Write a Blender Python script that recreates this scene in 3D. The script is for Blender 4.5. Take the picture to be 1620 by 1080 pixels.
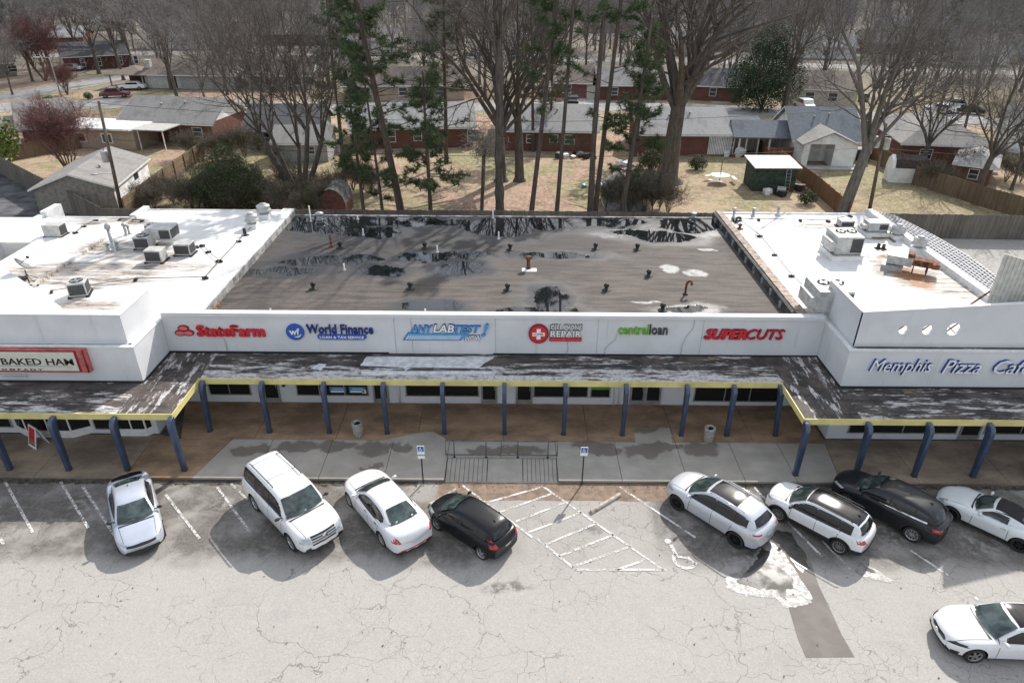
import bpy, bmesh, math, random
from math import sin, cos, pi, radians, hypot, atan2, floor
from mathutils import Vector, Matrix, noise
from mathutils.bvhtree import BVHTree

scene = bpy.context.scene
for o in list(bpy.data.objects):
    bpy.data.objects.remove(o)
COL = scene.collection

# ------------------------------------------------------------------ camera
PITCH, YAW, ROLL, CAM_Z, FPX = 29.05, 0.15, 0.33, 20.15, 1080.0
cam_data = bpy.data.cameras.new('camera')
cam_data.lens = 24.0
cam_data.sensor_width = 36.0
cam_data.clip_end = 3000
cam_data.clip_start = 0.2
cam = bpy.data.objects.new('camera', cam_data)
COL.objects.link(cam)
cam.matrix_world = (Matrix.Translation((0, 0, CAM_Z)) @ Matrix.Rotation(radians(YAW), 4, 'Z')
                    @ Matrix.Rotation(radians(90 - PITCH), 4, 'X') @ Matrix.Rotation(radians(ROLL), 4, 'Z'))
scene.camera = cam

# ------------------------------------------------------------------ light
SUN_AZ, SUN_EL = 28.0, 38.0          # azimuth to the right of +y
world = bpy.data.worlds.new('World')
scene.world = world
world.use_nodes = True
wn = world.node_tree
wn.nodes.clear()
w_out = wn.nodes.new('ShaderNodeOutputWorld')
w_bg = wn.nodes.new('ShaderNodeBackground')
w_sky = wn.nodes.new('ShaderNodeTexSky')
w_sky.sky_type = 'NISHITA'
w_sky.sun_disc = False
w_sky.sun_elevation = radians(SUN_EL)
w_sky.sun_rotation = radians(SUN_AZ)
w_sky.air_density = 1.2
w_sky.dust_density = 2.2
w_sky.ozone_density = 1.0
# thin broken cloud over the sky, the same all round
w_tc = wn.nodes.new('ShaderNodeTexCoord')
w_no = wn.nodes.new('ShaderNodeTexNoise')
w_no.inputs['Scale'].default_value = 2.6
w_no.inputs['Detail'].default_value = 7
w_no.inputs['Roughness'].default_value = 0.6
w_map = wn.nodes.new('ShaderNodeMapping')
w_map.inputs['Scale'].default_value = (1, 1, 2.6)
w_ramp = wn.nodes.new('ShaderNodeValToRGB')
w_ramp.color_ramp.elements[0].position = 0.40
w_ramp.color_ramp.elements[0].color = (0.12, 0.12, 0.12, 1)
w_ramp.color_ramp.elements[1].position = 0.62
w_ramp.color_ramp.elements[1].color = (0.85, 0.85, 0.85, 1)
w_mix = wn.nodes.new('ShaderNodeMixRGB')
w_mix.inputs['Color2'].default_value = (8.6, 8.9, 9.4, 1)
wn.links.new(w_tc.outputs['Generated'], w_map.inputs['Vector'])
wn.links.new(w_map.outputs[0], w_no.inputs['Vector'])
wn.links.new(w_no.outputs[0], w_ramp.inputs[0])
wn.links.new(w_ramp.outputs[0], w_mix.inputs[0])
wn.links.new(w_sky.outputs[0], w_mix.inputs['Color1'])
wn.links.new(w_mix.outputs[0], w_bg.inputs[0])
w_bg.inputs[1].default_value = 0.135
wn.links.new(w_bg.outputs[0], w_out.inputs[0])

sun_data = bpy.data.lights.new('sun', 'SUN')
sun_data.energy = 4.9
sun_data.angle = radians(0.53)
sun_data.color = (1.0, 0.955, 0.89)
sun = bpy.data.objects.new('sun', sun_data)
COL.objects.link(sun)
sd = Vector((sin(radians(SUN_AZ)) * cos(radians(SUN_EL)), cos(radians(SUN_AZ)) * cos(radians(SUN_EL)), sin(radians(SUN_EL))))
sun.rotation_euler = (-sd).to_track_quat('-Z', 'Y').to_euler()
sun.location = (20, 60, 60)

scene.render.engine = 'CYCLES'
scene.view_settings.view_transform = 'Standard'
scene.view_settings.look = 'None'
scene.view_settings.exposure = 0.12
scene.view_settings.gamma = 1.0
scene.view_settings.use_curve_mapping = False

# ------------------------------------------------------------------ survey helpers: where a sight line meets a level or a wall plane
_c, _s = cos(radians(PITCH)), sin(radians(PITCH))
def ray(px, py):
    a, b = (px - 810) / FPX, (540 - py) / FPX
    cr, sr = cos(radians(ROLL)), sin(radians(ROLL))
    a, b = a * cr - b * sr, a * sr + b * cr
    X, Y = a, _c + b * _s
    cy, sy = cos(radians(YAW)), sin(radians(YAW))
    return (X * cy - Y * sy, X * sy + Y * cy, -_s + b * _c)
def G(px, py, z=0.0):
    d = ray(px, py); t = (z - CAM_Z) / d[2]
    return Vector((d[0] * t, d[1] * t, z))
def GY(px, py, y):
    d = ray(px, py); t = y / d[1]
    return Vector((d[0] * t, y, CAM_Z + d[2] * t))

# ------------------------------------------------------------------ mesh helpers
class MB:
    def __init__(self):
        self.v = []; self.f = []; self.m = []; self.s = []
    def face(self, idx, m=0, s=False):
        self.f.append(idx); self.m.append(m); self.s.append(s)
    def poly(self, pts, m=0):
        b = len(self.v); self.v += [tuple(p) for p in pts]
        self.face(tuple(range(b, b + len(pts))), m)
    def box(self, x0, y0, z0, x1, y1, z1, m=0, M=None):
        b = len(self.v)
        P = [(x0, y0, z0), (x1, y0, z0), (x1, y1, z0), (x0, y1, z0), (x0, y0, z1), (x1, y0, z1), (x1, y1, z1), (x0, y1, z1)]
        if M is not None: P = [tuple(M @ Vector(p)) for p in P]
        self.v += P
        for q in ((0, 3, 2, 1), (4, 5, 6, 7), (0, 1, 5, 4), (1, 2, 6, 5), (2, 3, 7, 6), (3, 0, 4, 7)):
            self.face(tuple(b + i for i in q), m)
        return self
    def prism(self, pts, z0, z1, m=0, M=None):
        """outline in xy, extruded z0..z1"""
        b = len(self.v); n = len(pts)
        P = [(p[0], p[1], z0) for p in pts] + [(p[0], p[1], z1) for p in pts]
        if M is not None: P = [tuple(M @ Vector(p)) for p in P]
        self.v += P
        self.face(tuple(b + i for i in range(n))[::-1], m)
        self.face(tuple(b + n + i for i in range(n)), m)
        for i in range(n):
            j = (i + 1) % n
            self.face((b + i, b + j, b + n + j, b + n + i), m)
        return self
    def ring(self, c, ax, r, n, ph=0):
        ax = Vector(ax).normalized()
        u = ax.cross(Vector((0, 0, 1)))
        if u.length < 1e-3: u = Vector((1, 0, 0))
        u.normalize(); w = ax.cross(u)
        b = len(self.v)
        for i in range(n):
            a = 2 * pi * i / n + ph
            self.v.append(tuple(Vector(c) + r * (cos(a) * u + sin(a) * w)))
        return b
    def tube(self, path, rad, n=8, m=0, cap=True, smooth=True):
        P = [Vector(p) for p in path]
        if not hasattr(rad, '__len__'): rad = [rad] * len(P)
        rings = []
        for i, p in enumerate(P):
            d = P[min(i + 1, len(P) - 1)] - P[max(i - 1, 0)]
            if d.length < 1e-9: d = Vector((0, 0, 1))
            rings.append(self.ring(p, d, rad[i], n))
        for a, b in zip(rings, rings[1:]):
            for i in range(n):
                j = (i + 1) % n
                self.face((a + i, a + j, b + j, b + i), m, smooth)
        if cap:
            self.face(tuple(rings[0] + i for i in range(n))[::-1], m)
            self.face(tuple(rings[-1] + i for i in range(n)), m)
        return self
    def lathe(self, prof, n=16, m=0, c=(0, 0, 0), smooth=True, M=None, cap=True):
        """profile [(r,z)] about z"""
        rows = []
        for r, z in prof:
            b = len(self.v)
            for i in range(n):
                a = 2 * pi * i / n
                p = Vector((c[0] + r * cos(a), c[1] + r * sin(a), c[2] + z))
                if M is not None: p = M @ p
                self.v.append(tuple(p))
            rows.append(b)
        for a, b in zip(rows, rows[1:]):
            for i in range(n):
                j = (i + 1) % n
                self.face((a + i, a + j, b + j, b + i), m, smooth)
        if cap and prof[0][0] > 1e-4: self.face(tuple(rows[0] + i for i in range(n))[::-1], m)
        if cap and prof[-1][0] > 1e-4: self.face(tuple(rows[-1] + i for i in range(n)), m)
        return self
    def mesh(self, name, mats):
        me = bpy.data.meshes.new(name)
        me.from_pydata(self.v, [], self.f)
        for mt in (mats if isinstance(mats, (list, tuple)) else [mats]): me.materials.append(mt)
        me.polygons.foreach_set('material_index', self.m)
        me.polygons.foreach_set('use_smooth', self.s)
        me.update()
        return me
    def build(self, name, mats, parent=None, loc=None, rot=None):
        o = bpy.data.objects.new(name, self.mesh(name, mats))
        COL.objects.link(o)
        if parent is not None: o.parent = parent
        if loc is not None: o.location = loc
        if rot is not None: o.rotation_euler = rot
        return o

def tag(o, label=None, cat=None, group=None, kind=None):
    if label: o['label'] = label
    if cat: o['category'] = cat
    if group: o['group'] = group
    if kind: o['kind'] = kind
    return o
def thing(name, label, cat, loc=(0, 0, 0), rz=0.0, group=None):
    o = bpy.data.objects.new(name, None)
    COL.objects.link(o)
    o.empty_display_size = 0.2
    o.location = loc; o.rotation_euler = (0, 0, rz)
    return tag(o, label, cat, group)
def dup(root, loc, rz=None, scale=None, label=None, group=None):
    def cp(o, par):
        c = o.copy(); COL.objects.link(c)
        if par is not None: c.parent = par
        for ch in o.children: cp(ch, c)
        return c
    r = cp(root, None)
    r.location = loc
    if rz is not None: r.rotation_euler = (0, 0, rz)
    if scale is not None: r.scale = scale if hasattr(scale, '__len__') else (scale,) * 3
    if label: r['label'] = label
    if group: r['group'] = group
    return r
def bevel(o, w=0.02, seg=1):
    """bevel the mesh of an object once, in place"""
    bm = bmesh.new(); bm.from_mesh(o.data)
    bmesh.ops.remove_doubles(bm, verts=bm.verts, dist=1e-5)
    es = [e for e in bm.edges if len(e.link_faces) == 2 and e.calc_face_angle(0) > 0.5]
    bmesh.ops.bevel(bm, geom=es, offset=w, segments=seg, affect='EDGES', profile=0.5, clamp_overlap=True)
    bm.to_mesh(o.data); bm.free()
    return o
def Rz(a): return Matrix.Rotation(a, 4, 'Z')
def T(x, y, z): return Matrix.Translation((x, y, z))

# ------------------------------------------------------------------ material helpers
class N:
    """small node builder"""
    def __init__(self, name):
        self.mat = bpy.data.materials.new(name); self.mat.use_nodes = True
        self.t = self.mat.node_tree; self.b = self.t.nodes['Principled BSDF']
        self.out = [n for n in self.t.nodes if n.type == 'OUTPUT_MATERIAL'][0]
    def n(self, kind, **kw):
        nd = self.t.nodes.new('ShaderNode' + kind)
        for k, v in kw.items(): setattr(nd, k, v)
        return nd
    def l(self, a, b): self.t.links.new(a, b)
    def pos(self, obj=False):
        if obj: return self.n('TexCoord').outputs['Object']
        return self.n('NewGeometry').outputs['Position']
    def mapp(self, v, scale=(1, 1, 1), rot=(0, 0, 0), loc=(0, 0, 0)):
        m = self.n('Mapping'); m.inputs['Scale'].default_value = scale; m.inputs['Rotation'].default_value = rot; m.inputs['Location'].default_value = loc
        self.l(v, m.inputs['Vector']); return m.outputs[0]
    def noise(self, v, scale, detail=4, rough=0.55, dist=0.0):
        m = self.n('TexNoise'); m.inputs['Scale'].default_value = scale; m.inputs['Detail'].default_value = detail
        m.inputs['Roughness'].default_value = rough; m.inputs['Distortion'].default_value = dist
        self.l(v, m.inputs['Vector']); return m.outputs[0]
    def vec_noise(self, v, scale, amp, detail=3):
        m = self.n('TexNoise'); m.inputs['Scale'].default_value = scale; m.inputs['Detail'].default_value = detail
        self.l(v, m.inputs['Vector'])
        s = self.n('VectorMath', operation='SUBTRACT'); self.l(m.outputs[1], s.inputs[0]); s.inputs[1].default_value = (.5, .5, .5)
        k = self.n('VectorMath', operation='SCALE'); self.l(s.outputs[0], k.inputs[0]); k.inputs['Scale'].default_value = amp
        a = self.n('VectorMath', operation='ADD'); self.l(v, a.inputs[0]); self.l(k.outputs[0], a.inputs[1])
        return a.outputs[0]
    def voro(self, v, scale, feature='F1', out='Distance'):
        m = self.n('TexVoronoi', feature=feature); m.inputs['Scale'].default_value = scale
        self.l(v, m.inputs['Vector']); return m.outputs[out]
    def ramp(self, f, a, b, lo=0.0, hi=1.0, smooth=True):
        m = self.n('MapRange'); m.interpolation_type = 'SMOOTHSTEP' if smooth else 'LINEAR'
        m.inputs['From Min'].default_value = a; m.inputs['From Max'].default_value = b
        m.inputs['To Min'].default_value = lo; m.inputs['To Max'].default_value = hi
        self.l(f, m.inputs['Value']); return m.outputs['Result']
    def math(self, op, a, b=0.0, clamp=False):
        m = self.n('Math', operation=op); m.use_clamp = clamp
        for i, x in enumerate((a, b)):
            if isinstance(x, (int, float)): m.inputs[i].default_value = x
            else: self.l(x, m.inputs[i])
        return m.outputs[0]
    def mix(self, f, a, b, mode='MIX'):
        m = self.n('MixRGB', blend_type=mode)
        for i, x in enumerate((f, a, b)):
            if isinstance(x, (int, float)): m.inputs[i].default_value = x
            elif isinstance(x, tuple): m.inputs[i].default_value = (x[0], x[1], x[2], 1)
            else: self.l(x, m.inputs[i])
        return m.outputs[0]
    def ells(self, v, lst):
        """smallest normalised distance to a list of ellipses (cx,cy,rx,ry)"""
        best = None
        for cx, cy, rx, ry in lst:
            s = self.n('VectorMath', operation='SUBTRACT'); self.l(v, s.inputs[0]); s.inputs[1].default_value = (cx, cy, 0)
            k = self.n('VectorMath', operation='MULTIPLY'); self.l(s.outputs[0], k.inputs[0]); k.inputs[1].default_value = (1 / rx, 1 / ry, 0)
            d = self.n('VectorMath', operation='LENGTH'); self.l(k.outputs[0], d.inputs[0])
            best = d.outputs['Value'] if best is None else self.math('MINIMUM', best, d.outputs['Value'])
        return best
    def sep(self, v):
        m = self.n('SeparateXYZ'); self.l(v, m.inputs[0]); return m.outputs
    def bump(self, h, strength=0.3, dist=0.02):
        m = self.n('Bump'); m.inputs['Strength'].default_value = strength; m.inputs['Distance'].default_value = dist
        self.l(h, m.inputs['Height']); self.l(m.outputs[0], self.b.inputs['Normal'])
    def set(self, col=None, rough=None, metal=None, spec=None, coat=None):
        for k, x in (('Base Color', col), ('Roughness', rough), ('Metallic', metal), ('Specular IOR Level', spec), ('Coat Weight', coat)):
            if x is None: continue
            if isinstance(x, (int, float)): self.b.inputs[k].default_value = x
            elif isinstance(x, tuple): self.b.inputs[k].default_value = (x[0], x[1], x[2], 1)
            else: self.l(x, self.b.inputs[k])
        return self.mat
_mc = {}
def M(name, col, rough=0.6, metal=0.0, var=0.12, scale=3.0, spec=0.4, coat=0.0, bump=0.0, stretch=(1, 1, 1), obj=False, col2=None):
    if name in _mc: return _mc[name]
    k = N(name)
    if var > 0:
        v = k.mapp(k.pos(obj), stretch)
        f = k.noise(v, scale, 5, 0.6)
        c2 = col2 or tuple(x * (1 - 2.2 * var) for x in col)
        c1 = tuple(min(1, x * (1 + var * 0.6)) for x in col)
        c = k.mix(k.ramp(f, 0.35, 0.68), c1, c2)
        k.set(c, rough, metal, spec, coat)
        if bump: k.bump(f, bump, 0.02)
    else:
        k.set(col, rough, metal, spec, coat)
    if coat: k.b.inputs['Coat Roughness'].default_value = 0.06
    _mc[name] = k.mat
    return k.mat
# ------------------------------------------------------------------ materials of the large surfaces
def mk_asphalt():
    k = N('aged_asphalt'); v = k.pos()
    big = k.noise(v, 0.16, 4, 0.6); mid = k.noise(v, 1.4, 6, 0.65); fine = k.noise(v, 55, 3, 0.7)
    c = k.mix(k.ramp(big, .3, .7), (.42, .397, .365), (.375, .355, .33))
    c = k.mix(k.ramp(mid, .35, .7), c, (.41, .385, .355))
    c = k.mix(k.ramp(fine, .3, .75, 0, .5), c, (.33, .31, .285))
    ag = k.voro(v, 26, out='Color'); c = k.mix(k.math('MULTIPLY', k.ramp(k.sep(ag)[0], .55, 1.0), .26), c, (.20, .19, .175))
    c = k.mix(k.math('MULTIPLY', k.ramp(k.sep(ag)[1], .75, 1.0), .20), c, (.66, .63, .58))
    blot = k.ramp(k.noise(k.mapp(v, (1, 1, 1), loc=(12, 4, 0)), .55, 7, .7), .52, .68); c = k.mix(k.math('MULTIPLY', blot, .28), c, (.30, .28, .26))
    # cracks: wandering cell edges, some of them left out
    wv = k.vec_noise(k.vec_noise(v, 0.5, 1.6), 3.0, 0.35)
    e1 = k.voro(wv, 0.26, 'DISTANCE_TO_EDGE')
    wv2 = k.vec_noise(v, 1.3, 0.8); e2 = k.voro(wv2, 0.95, 'DISTANCE_TO_EDGE')
    wv3 = k.vec_noise(v, 3, 0.25); e3 = k.voro(wv3, 2.6, 'DISTANCE_TO_EDGE')
    gate1 = k.ramp(k.noise(v, 0.22, 2), .45, .52)
    gate2 = k.ramp(k.noise(k.mapp(v, (1, 1, 1), loc=(7, 3, 0)), 0.30, 3), .50, .55)
    gate3 = k.ramp(k.noise(k.mapp(v, (1, 1, 1), loc=(31, 9, 0)), 0.32, 3), .565, .60)
    cr1 = k.math('MULTIPLY', k.ramp(e1, .0012, .0045, 1, 0), gate1)
    cr2 = k.math('MULTIPLY', k.ramp(e2, .003, .011, 1, 0), gate2)
    cr3 = k.math('MULTIPLY', k.ramp(e3, .005, .022, .8, 0), gate3)
    cr = k.math('MAXIMUM', k.math('MAXIMUM', cr1, cr2), cr3)
    # oil and tyre dirt in the parking bays, worn by noise
    sv = k.vec_noise(v, 0.9, 1.1)
    st = k.ells(sv, [(-18.6, 21.6, 1.2, 1.3), (-16.2, 21.8, .8, 1.2), (-20.7, 21.4, 1.6, 1.1), (-12.3, 21.8, 1.1, .8), (-9.6, 20.2, 1.1, 1.3), (-6.0, 20.4, .9, 1.1), (-2.5, 19.5, 1.2, .9),
                     (6.4, 21.0, .55, 1.4), (7.4, 19.9, .8, .8), (9.2, 19.4, 1.0, .8), (12.6, 20.8, 1.3, .8), (15.4, 20.6, 1.7, .9), (18.4, 20.0, 1.8, .9), (3.2, 20.6, .6, .25), (-.2, 17.6, 1.1, .25), (-21.5, 17.9, .35, 1.0), (-18.6, 19.5, .6, .3)])
    stain = k.math('MULTIPLY', k.ramp(st, .35, 1.25, 1, 0), k.ramp(k.noise(v, 2.6, 7, .7), .40, .56))
    c = k.mix(k.math('MULTIPLY', stain, .85), c, (.075, .07, .065))
    yy = k.sep(k.vec_noise(v, .6, 1.2))[1]
    xb = k.sep(v)[0]; mid_ = k.math('MULTIPLY', k.ramp(xb, -2.2, -1.0), k.ramp(xb, 5.2, 6.6, 1, 0))
    band = k.math('MULTIPLY', k.math('MULTIPLY', k.ramp(yy, 18.2, 19.4), k.ramp(mid_, 0, 1, 1, .18)), k.ramp(yy, 24.5, 26, 1, 0))
    band = k.math('MULTIPLY', band, k.ramp(k.noise(k.mapp(v, (1, 1, 1), loc=(3, 5, 0)), .7, 5, .62), .35, .60, .35, 1))
    c = k.mix(k.math('MULTIPLY', band, .85), c, k.mix(k.ramp(k.noise(v, 7, 6, .75), .35, .65), (.165, .145, .125), (.08, .072, .065)))
    c = k.mix(k.math('MULTIPLY', cr, .5), c, (.075, .07, .06))
    sp = k.ramp(k.voro(v, 1.1), .02, .035, .6, 0)
    c = k.mix(sp, c, (.12, .11, .10))
    k.set(c, k.ramp(stain, 0, 1, .88, .55), 0, .35)
    h = k.math('SUBTRACT', k.math('MULTIPLY', fine, .35), cr)
    k.bump(h, .35, .015)
    return k.mat
def mk_concrete(name, c1, c2, stain, samt, wet=None):
    k = N(name); v = k.pos()
    c = k.mix(k.ramp(k.noise(v, 1.1, 6, .62), .33, .68), c1, c2)
    f = k.noise(k.mapp(v, (.5, 1, 1)), .7, 7, .68)
    c = k.mix(k.ramp(f, .36, .66, 0, samt), c, stain)
    f2 = k.noise(v, 30, 3); c = k.mix(k.ramp(f2, .3, .8, 0, .25), c, tuple(x * .6 for x in c1))
    r = .85
    if wet:
        wv = k.vec_noise(v, 1.6, 1.3, 6)
        d = k.ells(wv, wet)
        w = k.ramp(d, .70, 1.0, 1, 0)
        c = k.mix(k.math('MULTIPLY', w, .66), c, (.10, .08, .055)); r = k.ramp(w, 0, 1, .85, .55)
    sp = k.ramp(k.voro(v, 1.7), .02, .04, .7, 0); c = k.mix(sp, c, tuple(x * .3 for x in c1))
    k.set(c, r, 0, .35); k.bump(f2, .15, .01); return k.mat
WET = [tuple(G(a, b, .15)[:2]) + (rx, ry) for a, b, rx, ry in ((400, 712, 1.15, .55), (470, 706, 1.2, .5), (530, 705, 1.2, .55), (590, 708, .9, .75), (630, 706, .8, .4), (940, 704, 1.1, .5), (960, 712, .8, .4), (1020, 712, 1.2, .65), (1110, 710, 1.15, .6), (1050, 706, 1.0, .35), (800, 712, 2.2, .42), (1025, 680, .8, .35), (590, 740, .6, .25))]
MAT_ASPHALT = mk_asphalt()
MAT_CONC = mk_concrete('sidewalk_concrete', (.44, .405, .355), (.36, .335, .295), (.28, .25, .21), .5, WET)
MAT_CONC_BROWN = mk_concrete('stained_concrete', (.45, .295, .18), (.33, .225, .145), (.15, .105, .07), .85)
MAT_CONC_TAN = mk_concrete('stained_concrete_pale', (.42, .33, .24), (.31, .24, .18), (.15, .12, .09), .85)
def mk_patch():
    k = N('patched_asphalt'); v = k.pos()
    c = k.mix(k.ramp(k.noise(v, 1.3, 5), .35, .65), (.235, .21, .19), (.19, .17, .155))
    c = k.mix(k.ramp(k.noise(v, 45, 3), .35, .7, 0, .4), c, (.13, .12, .11))
    k.set(c, .9, 0, .3); return k.mat
MAT_PATCH = mk_patch()
def mk_brownstrip():
    k = N('stained_asphalt'); v = k.pos()
    c = k.mix(k.ramp(k.noise(v, 2.2, 6, .65), .3, .7), (.33, .235, .17), (.17, .125, .095))
    c = k.mix(k.ramp(k.noise(v, 50, 2), .3, .8, 0, .4), c, (.10, .085, .07))
    k.set(c, .9, 0, .3); return k.mat
MAT_STRIP = mk_brownstrip()
def mk_paint():
    k = N('worn_line_paint'); v = k.pos()
    f = k.noise(v, 9, 6, .75); g = k.noise(v, 1.2, 3)
    w = k.ramp(k.math('ADD', f, k.math('MULTIPLY', g, .55)), .71, .90)
    c = k.mix(k.ramp(k.noise(v, 3, 3), .3, .7), (.72, .71, .68), (.60, .59, .56))
    k.set(c, .8, 0, .3)
    tr = k.n('BsdfTransparent'); ms = k.n('MixShader')
    k.l(w, ms.inputs[0]); k.l(k.b.outputs[0], ms.inputs[1]); k.l(tr.outputs[0], ms.inputs[2]); k.l(ms.outputs[0], k.out.inputs[0])
    return k.mat
MAT_LINE = mk_paint()
def mk_wet(name, col, rough, bumpy=0.0):
    k = N(name); v = k.pos()
    k.set(col, k.ramp(k.noise(v, 1.4, 3), .40, .60, rough, rough * 1.45), 0, .5)
    if bumpy: k.bump(k.noise(v, 9, 4), bumpy, .01)
    return k.mat
MAT_PUDDLE = mk_wet('puddle_water', (.05, .047, .043), .085, .02)
def mk_margin():
    k = N('wet_asphalt_margin'); v = k.pos()
    f = k.noise(v, 5, 7, .72)
    c = k.mix(k.ramp(f, .4, .6), (.16, .15, .14), (.30, .285, .265))
    k.set(c, k.ramp(f, .36, .66, .30, .66), 0, .42); k.bump(k.noise(v, 60, 3), .12, .004)
    return k.mat
MAT_MARGIN = mk_margin()

def mk_darkroof():
    k = N('built_up_roofing'); v = k.pos()
    wv = k.vec_noise(k.vec_noise(v, .55, 2.4, 5), 3.2, .5, 5)
    pools = [G(a, b, 4.5) for a, b in ()]
    def E(a, b, rx, ry):
        p = G(a, b, 4.5); return (p.x, p.y, rx, ry)
    PUD = [E(500, 355, 3.4, 1.6), E(590, 368, 2.2, 1.1), E(560, 350, 3.0, 1.1), E(505, 412, 2.3, .8), E(560, 411, 1.6, .6), E(603, 430, 1.5, .85), E(450, 428, 2.0, .6), E(410, 432, 1.0, .4),
           E(725, 424, 1.5, 1.1), E(668, 407, 1.9, .6), E(685, 485, 1.5, .65), E(735, 404, 1.4, .4), E(865, 474, 1.0, 1.5), E(850, 492, 2.3, .45), E(785, 360, 2.4, 1.8), E(850, 352, 3.6, 1.3),
           E(960, 352, 2.8, 1.1), E(880, 405, 2.2, .5), E(1050, 374, 2.0, 1.1), E(1090, 355, 2.2, 1.5), E(1010, 368, 2.4, .8), E(650, 350, 2.8, 1.0), E(1085, 490, 1.3, .4), E(710, 352, 1.8, .8)]
    d = k.ells(wv, PUD)
    base_n = k.noise(k.mapp(v, (.35, 2.2, 1)), 1.1, 6, .65)
    c = k.mix(k.ramp(base_n, .33, .68), (.150, .127, .112), (.070, .060, .054))
    # laps of the felt run along the building
    lap = k.math('FRACT', k.math('MULTIPLY', k.math('ADD', k.sep(k.vec_noise(v, .8, .10))[1], 0), 1.1))
    lap = k.ramp(lap, .0, .06, 1, 0)
    c = k.mix(k.math('MULTIPLY', lap, .42), c, (.07, .06, .055))
    big = k.noise(k.mapp(v, (1, 1, 1), loc=(4, 2, 0)), .22, 4, .6)
    yy = k.sep(k.vec_noise(v, .35, 5))[1]; xx = k.sep(k.vec_noise(v, .35, 5))[0]
    dark = k.math('MULTIPLY', k.ramp(yy, 36, 40), k.ramp(k.math('ADD', xx, 0), 4, 9, 1, .15))
    dark = k.math('MAXIMUM', dark, k.ramp(big, .56, .66, 0, .7))
    c = k.mix(k.math('MULTIPLY', dark, .62), c, (.05, .052, .056))
    c = k.mix(k.ramp(k.noise(k.mapp(v, (.6, 1.6, 1)), 12, 6, .75), .42, .66, 0, .6), c, (.06, .052, .048))
    c = k.mix(k.ramp(k.noise(k.mapp(v, (.5, 2.0, 1), loc=(3, 8, 0)), 9, 6, .75), .56, .70, 0, .4), c, (.27, .24, .22))
    # chalk white residue round some pools
    WH = [E(1080, 362, 2.9, 1.7), E(1000, 370, 2.6, .9), E(1085, 490, 1.5, .5), E(1060, 425, .5, .6), E(1100, 432, .7, .45), E(850, 352, 3.2, 1.1), E(850, 345, 1.5, .9), E(1120, 395, .5, .3), E(1025, 478, .7, .12)]
    dw = k.ells(k.vec_noise(v, 1.5, .8, 5), WH)
    wm = k.math('MULTIPLY', k.ramp(dw, .8, 1.25, 1, 0), k.ramp(k.noise(v, 2.0, 7, .75), .33, .52))
    c = k.mix(k.math('MULTIPLY', wm, .78), c, (.55, .54, .52))
    damp = k.ramp(d, 1.0, 2.1, 1, 0)
    c = k.mix(k.math('MULTIPLY', damp, .72), c, (.055, .058, .062))
    # small pale scrapes
    sc = k.math('MULTIPLY', k.ramp(k.noise(k.mapp(v, (.7, 5, 1)), 2.2, 6, .8), .64, .70), k.ramp(k.noise(v, .5, 2), .45, .6))
    c = k.mix(k.math('MULTIPLY', sc, .5), c, (.42, .41, .39))
    pm = k.ramp(d, .96, 1.0, 1, 0)
    c = k.mix(pm, c, (.012, .014, .016))
    r = k.mix(pm, k.mix(damp, (.8, .8, .8), (.33, .33, .33)), (.03, .03, .03))
    k.set(c, r, 0, k.ramp(pm, 0, 1, .3, .8))
    k.bump(k.math('MULTIPLY', k.math('ADD', k.noise(v, 26, 4), lap), k.ramp(pm, 0, 1, 1, .0)), .3, .02)
    return k.mat
MAT_DARKROOF = mk_darkroof()
def mk_whiteroof():
    k = N('white_roof_membrane'); v = k.pos()
    def E(a, b, rx, ry):
        p = G(a, b, 4.8); return (p.x, p.y, rx, ry)
    wv = k.vec_noise(v, .5, 2.0, 5)
    d1 = k.ells(wv, [E(130, 432, 5.0, 1.5), E(215, 424, 4.5, .9), E(190, 395, 2.6, 1.5), E(140, 485, 1.6, .8), E(250, 405, 2.0, .8), E(120, 445, 4.0, 1.0), E(1440, 432, 2.2, 3.0), E(1490, 455, 1.6, 1.6), E(1370, 372, 1.8, .8), E(1300, 358, 2.0, .7), E(180, 352, 3.0, .6)])
    streak = k.noise(k.mapp(v, (.28, 2.0, 1)), 1.6, 6, .7)
    m1 = k.math('MULTIPLY', k.ramp(d1, .6, 1.4, 1, 0), k.ramp(streak, .33, .55))
    c = k.mix(k.ramp(k.noise(v, .5, 5, .6), .4, .7), (.80, .79, .77), (.70, .69, .67))
    seam = k.ramp(k.math('FRACT', k.math('MULTIPLY', k.sep(v)[1], .33)), .0, .012, 1, 0)
    c = k.mix(k.math('MULTIPLY', seam, .22), c, (.4, .39, .37))
    c = k.mix(k.math('MULTIPLY', m1, .85), c, (.34, .275, .22))
    m2 = k.math('MULTIPLY', m1, k.ramp(k.noise(k.mapp(v, (.5, 2.0, 1)), 1.7, 7, .78), .47, .60))
    c = k.mix(k.math('MULTIPLY', m2, .85), c, (.05, .048, .045))
    gr = k.math('MULTIPLY', k.ramp(k.noise(k.mapp(v, (1, 1, 1), loc=(9, 4, 0)), .30, 5, .6), .52, .68), .28)
    c = k.mix(gr, c, (.42, .42, .42))
    rust = k.ells(k.vec_noise(v, 1.5, 1.0, 5), [E(1440, 436, .9, 1.5), E(1450, 445, .7, 1.2), E(1410, 408, .8, .5)])
    c = k.mix(k.math('MULTIPLY', k.ramp(rust, .6, 1.4, .95, 0), k.ramp(k.noise(v, 2.4, 6, .7), .28, .50)), c, (.30, .13, .05))
    k.set(c, .7, 0, .4); return k.mat
MAT_WHITEROOF = mk_whiteroof()
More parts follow.
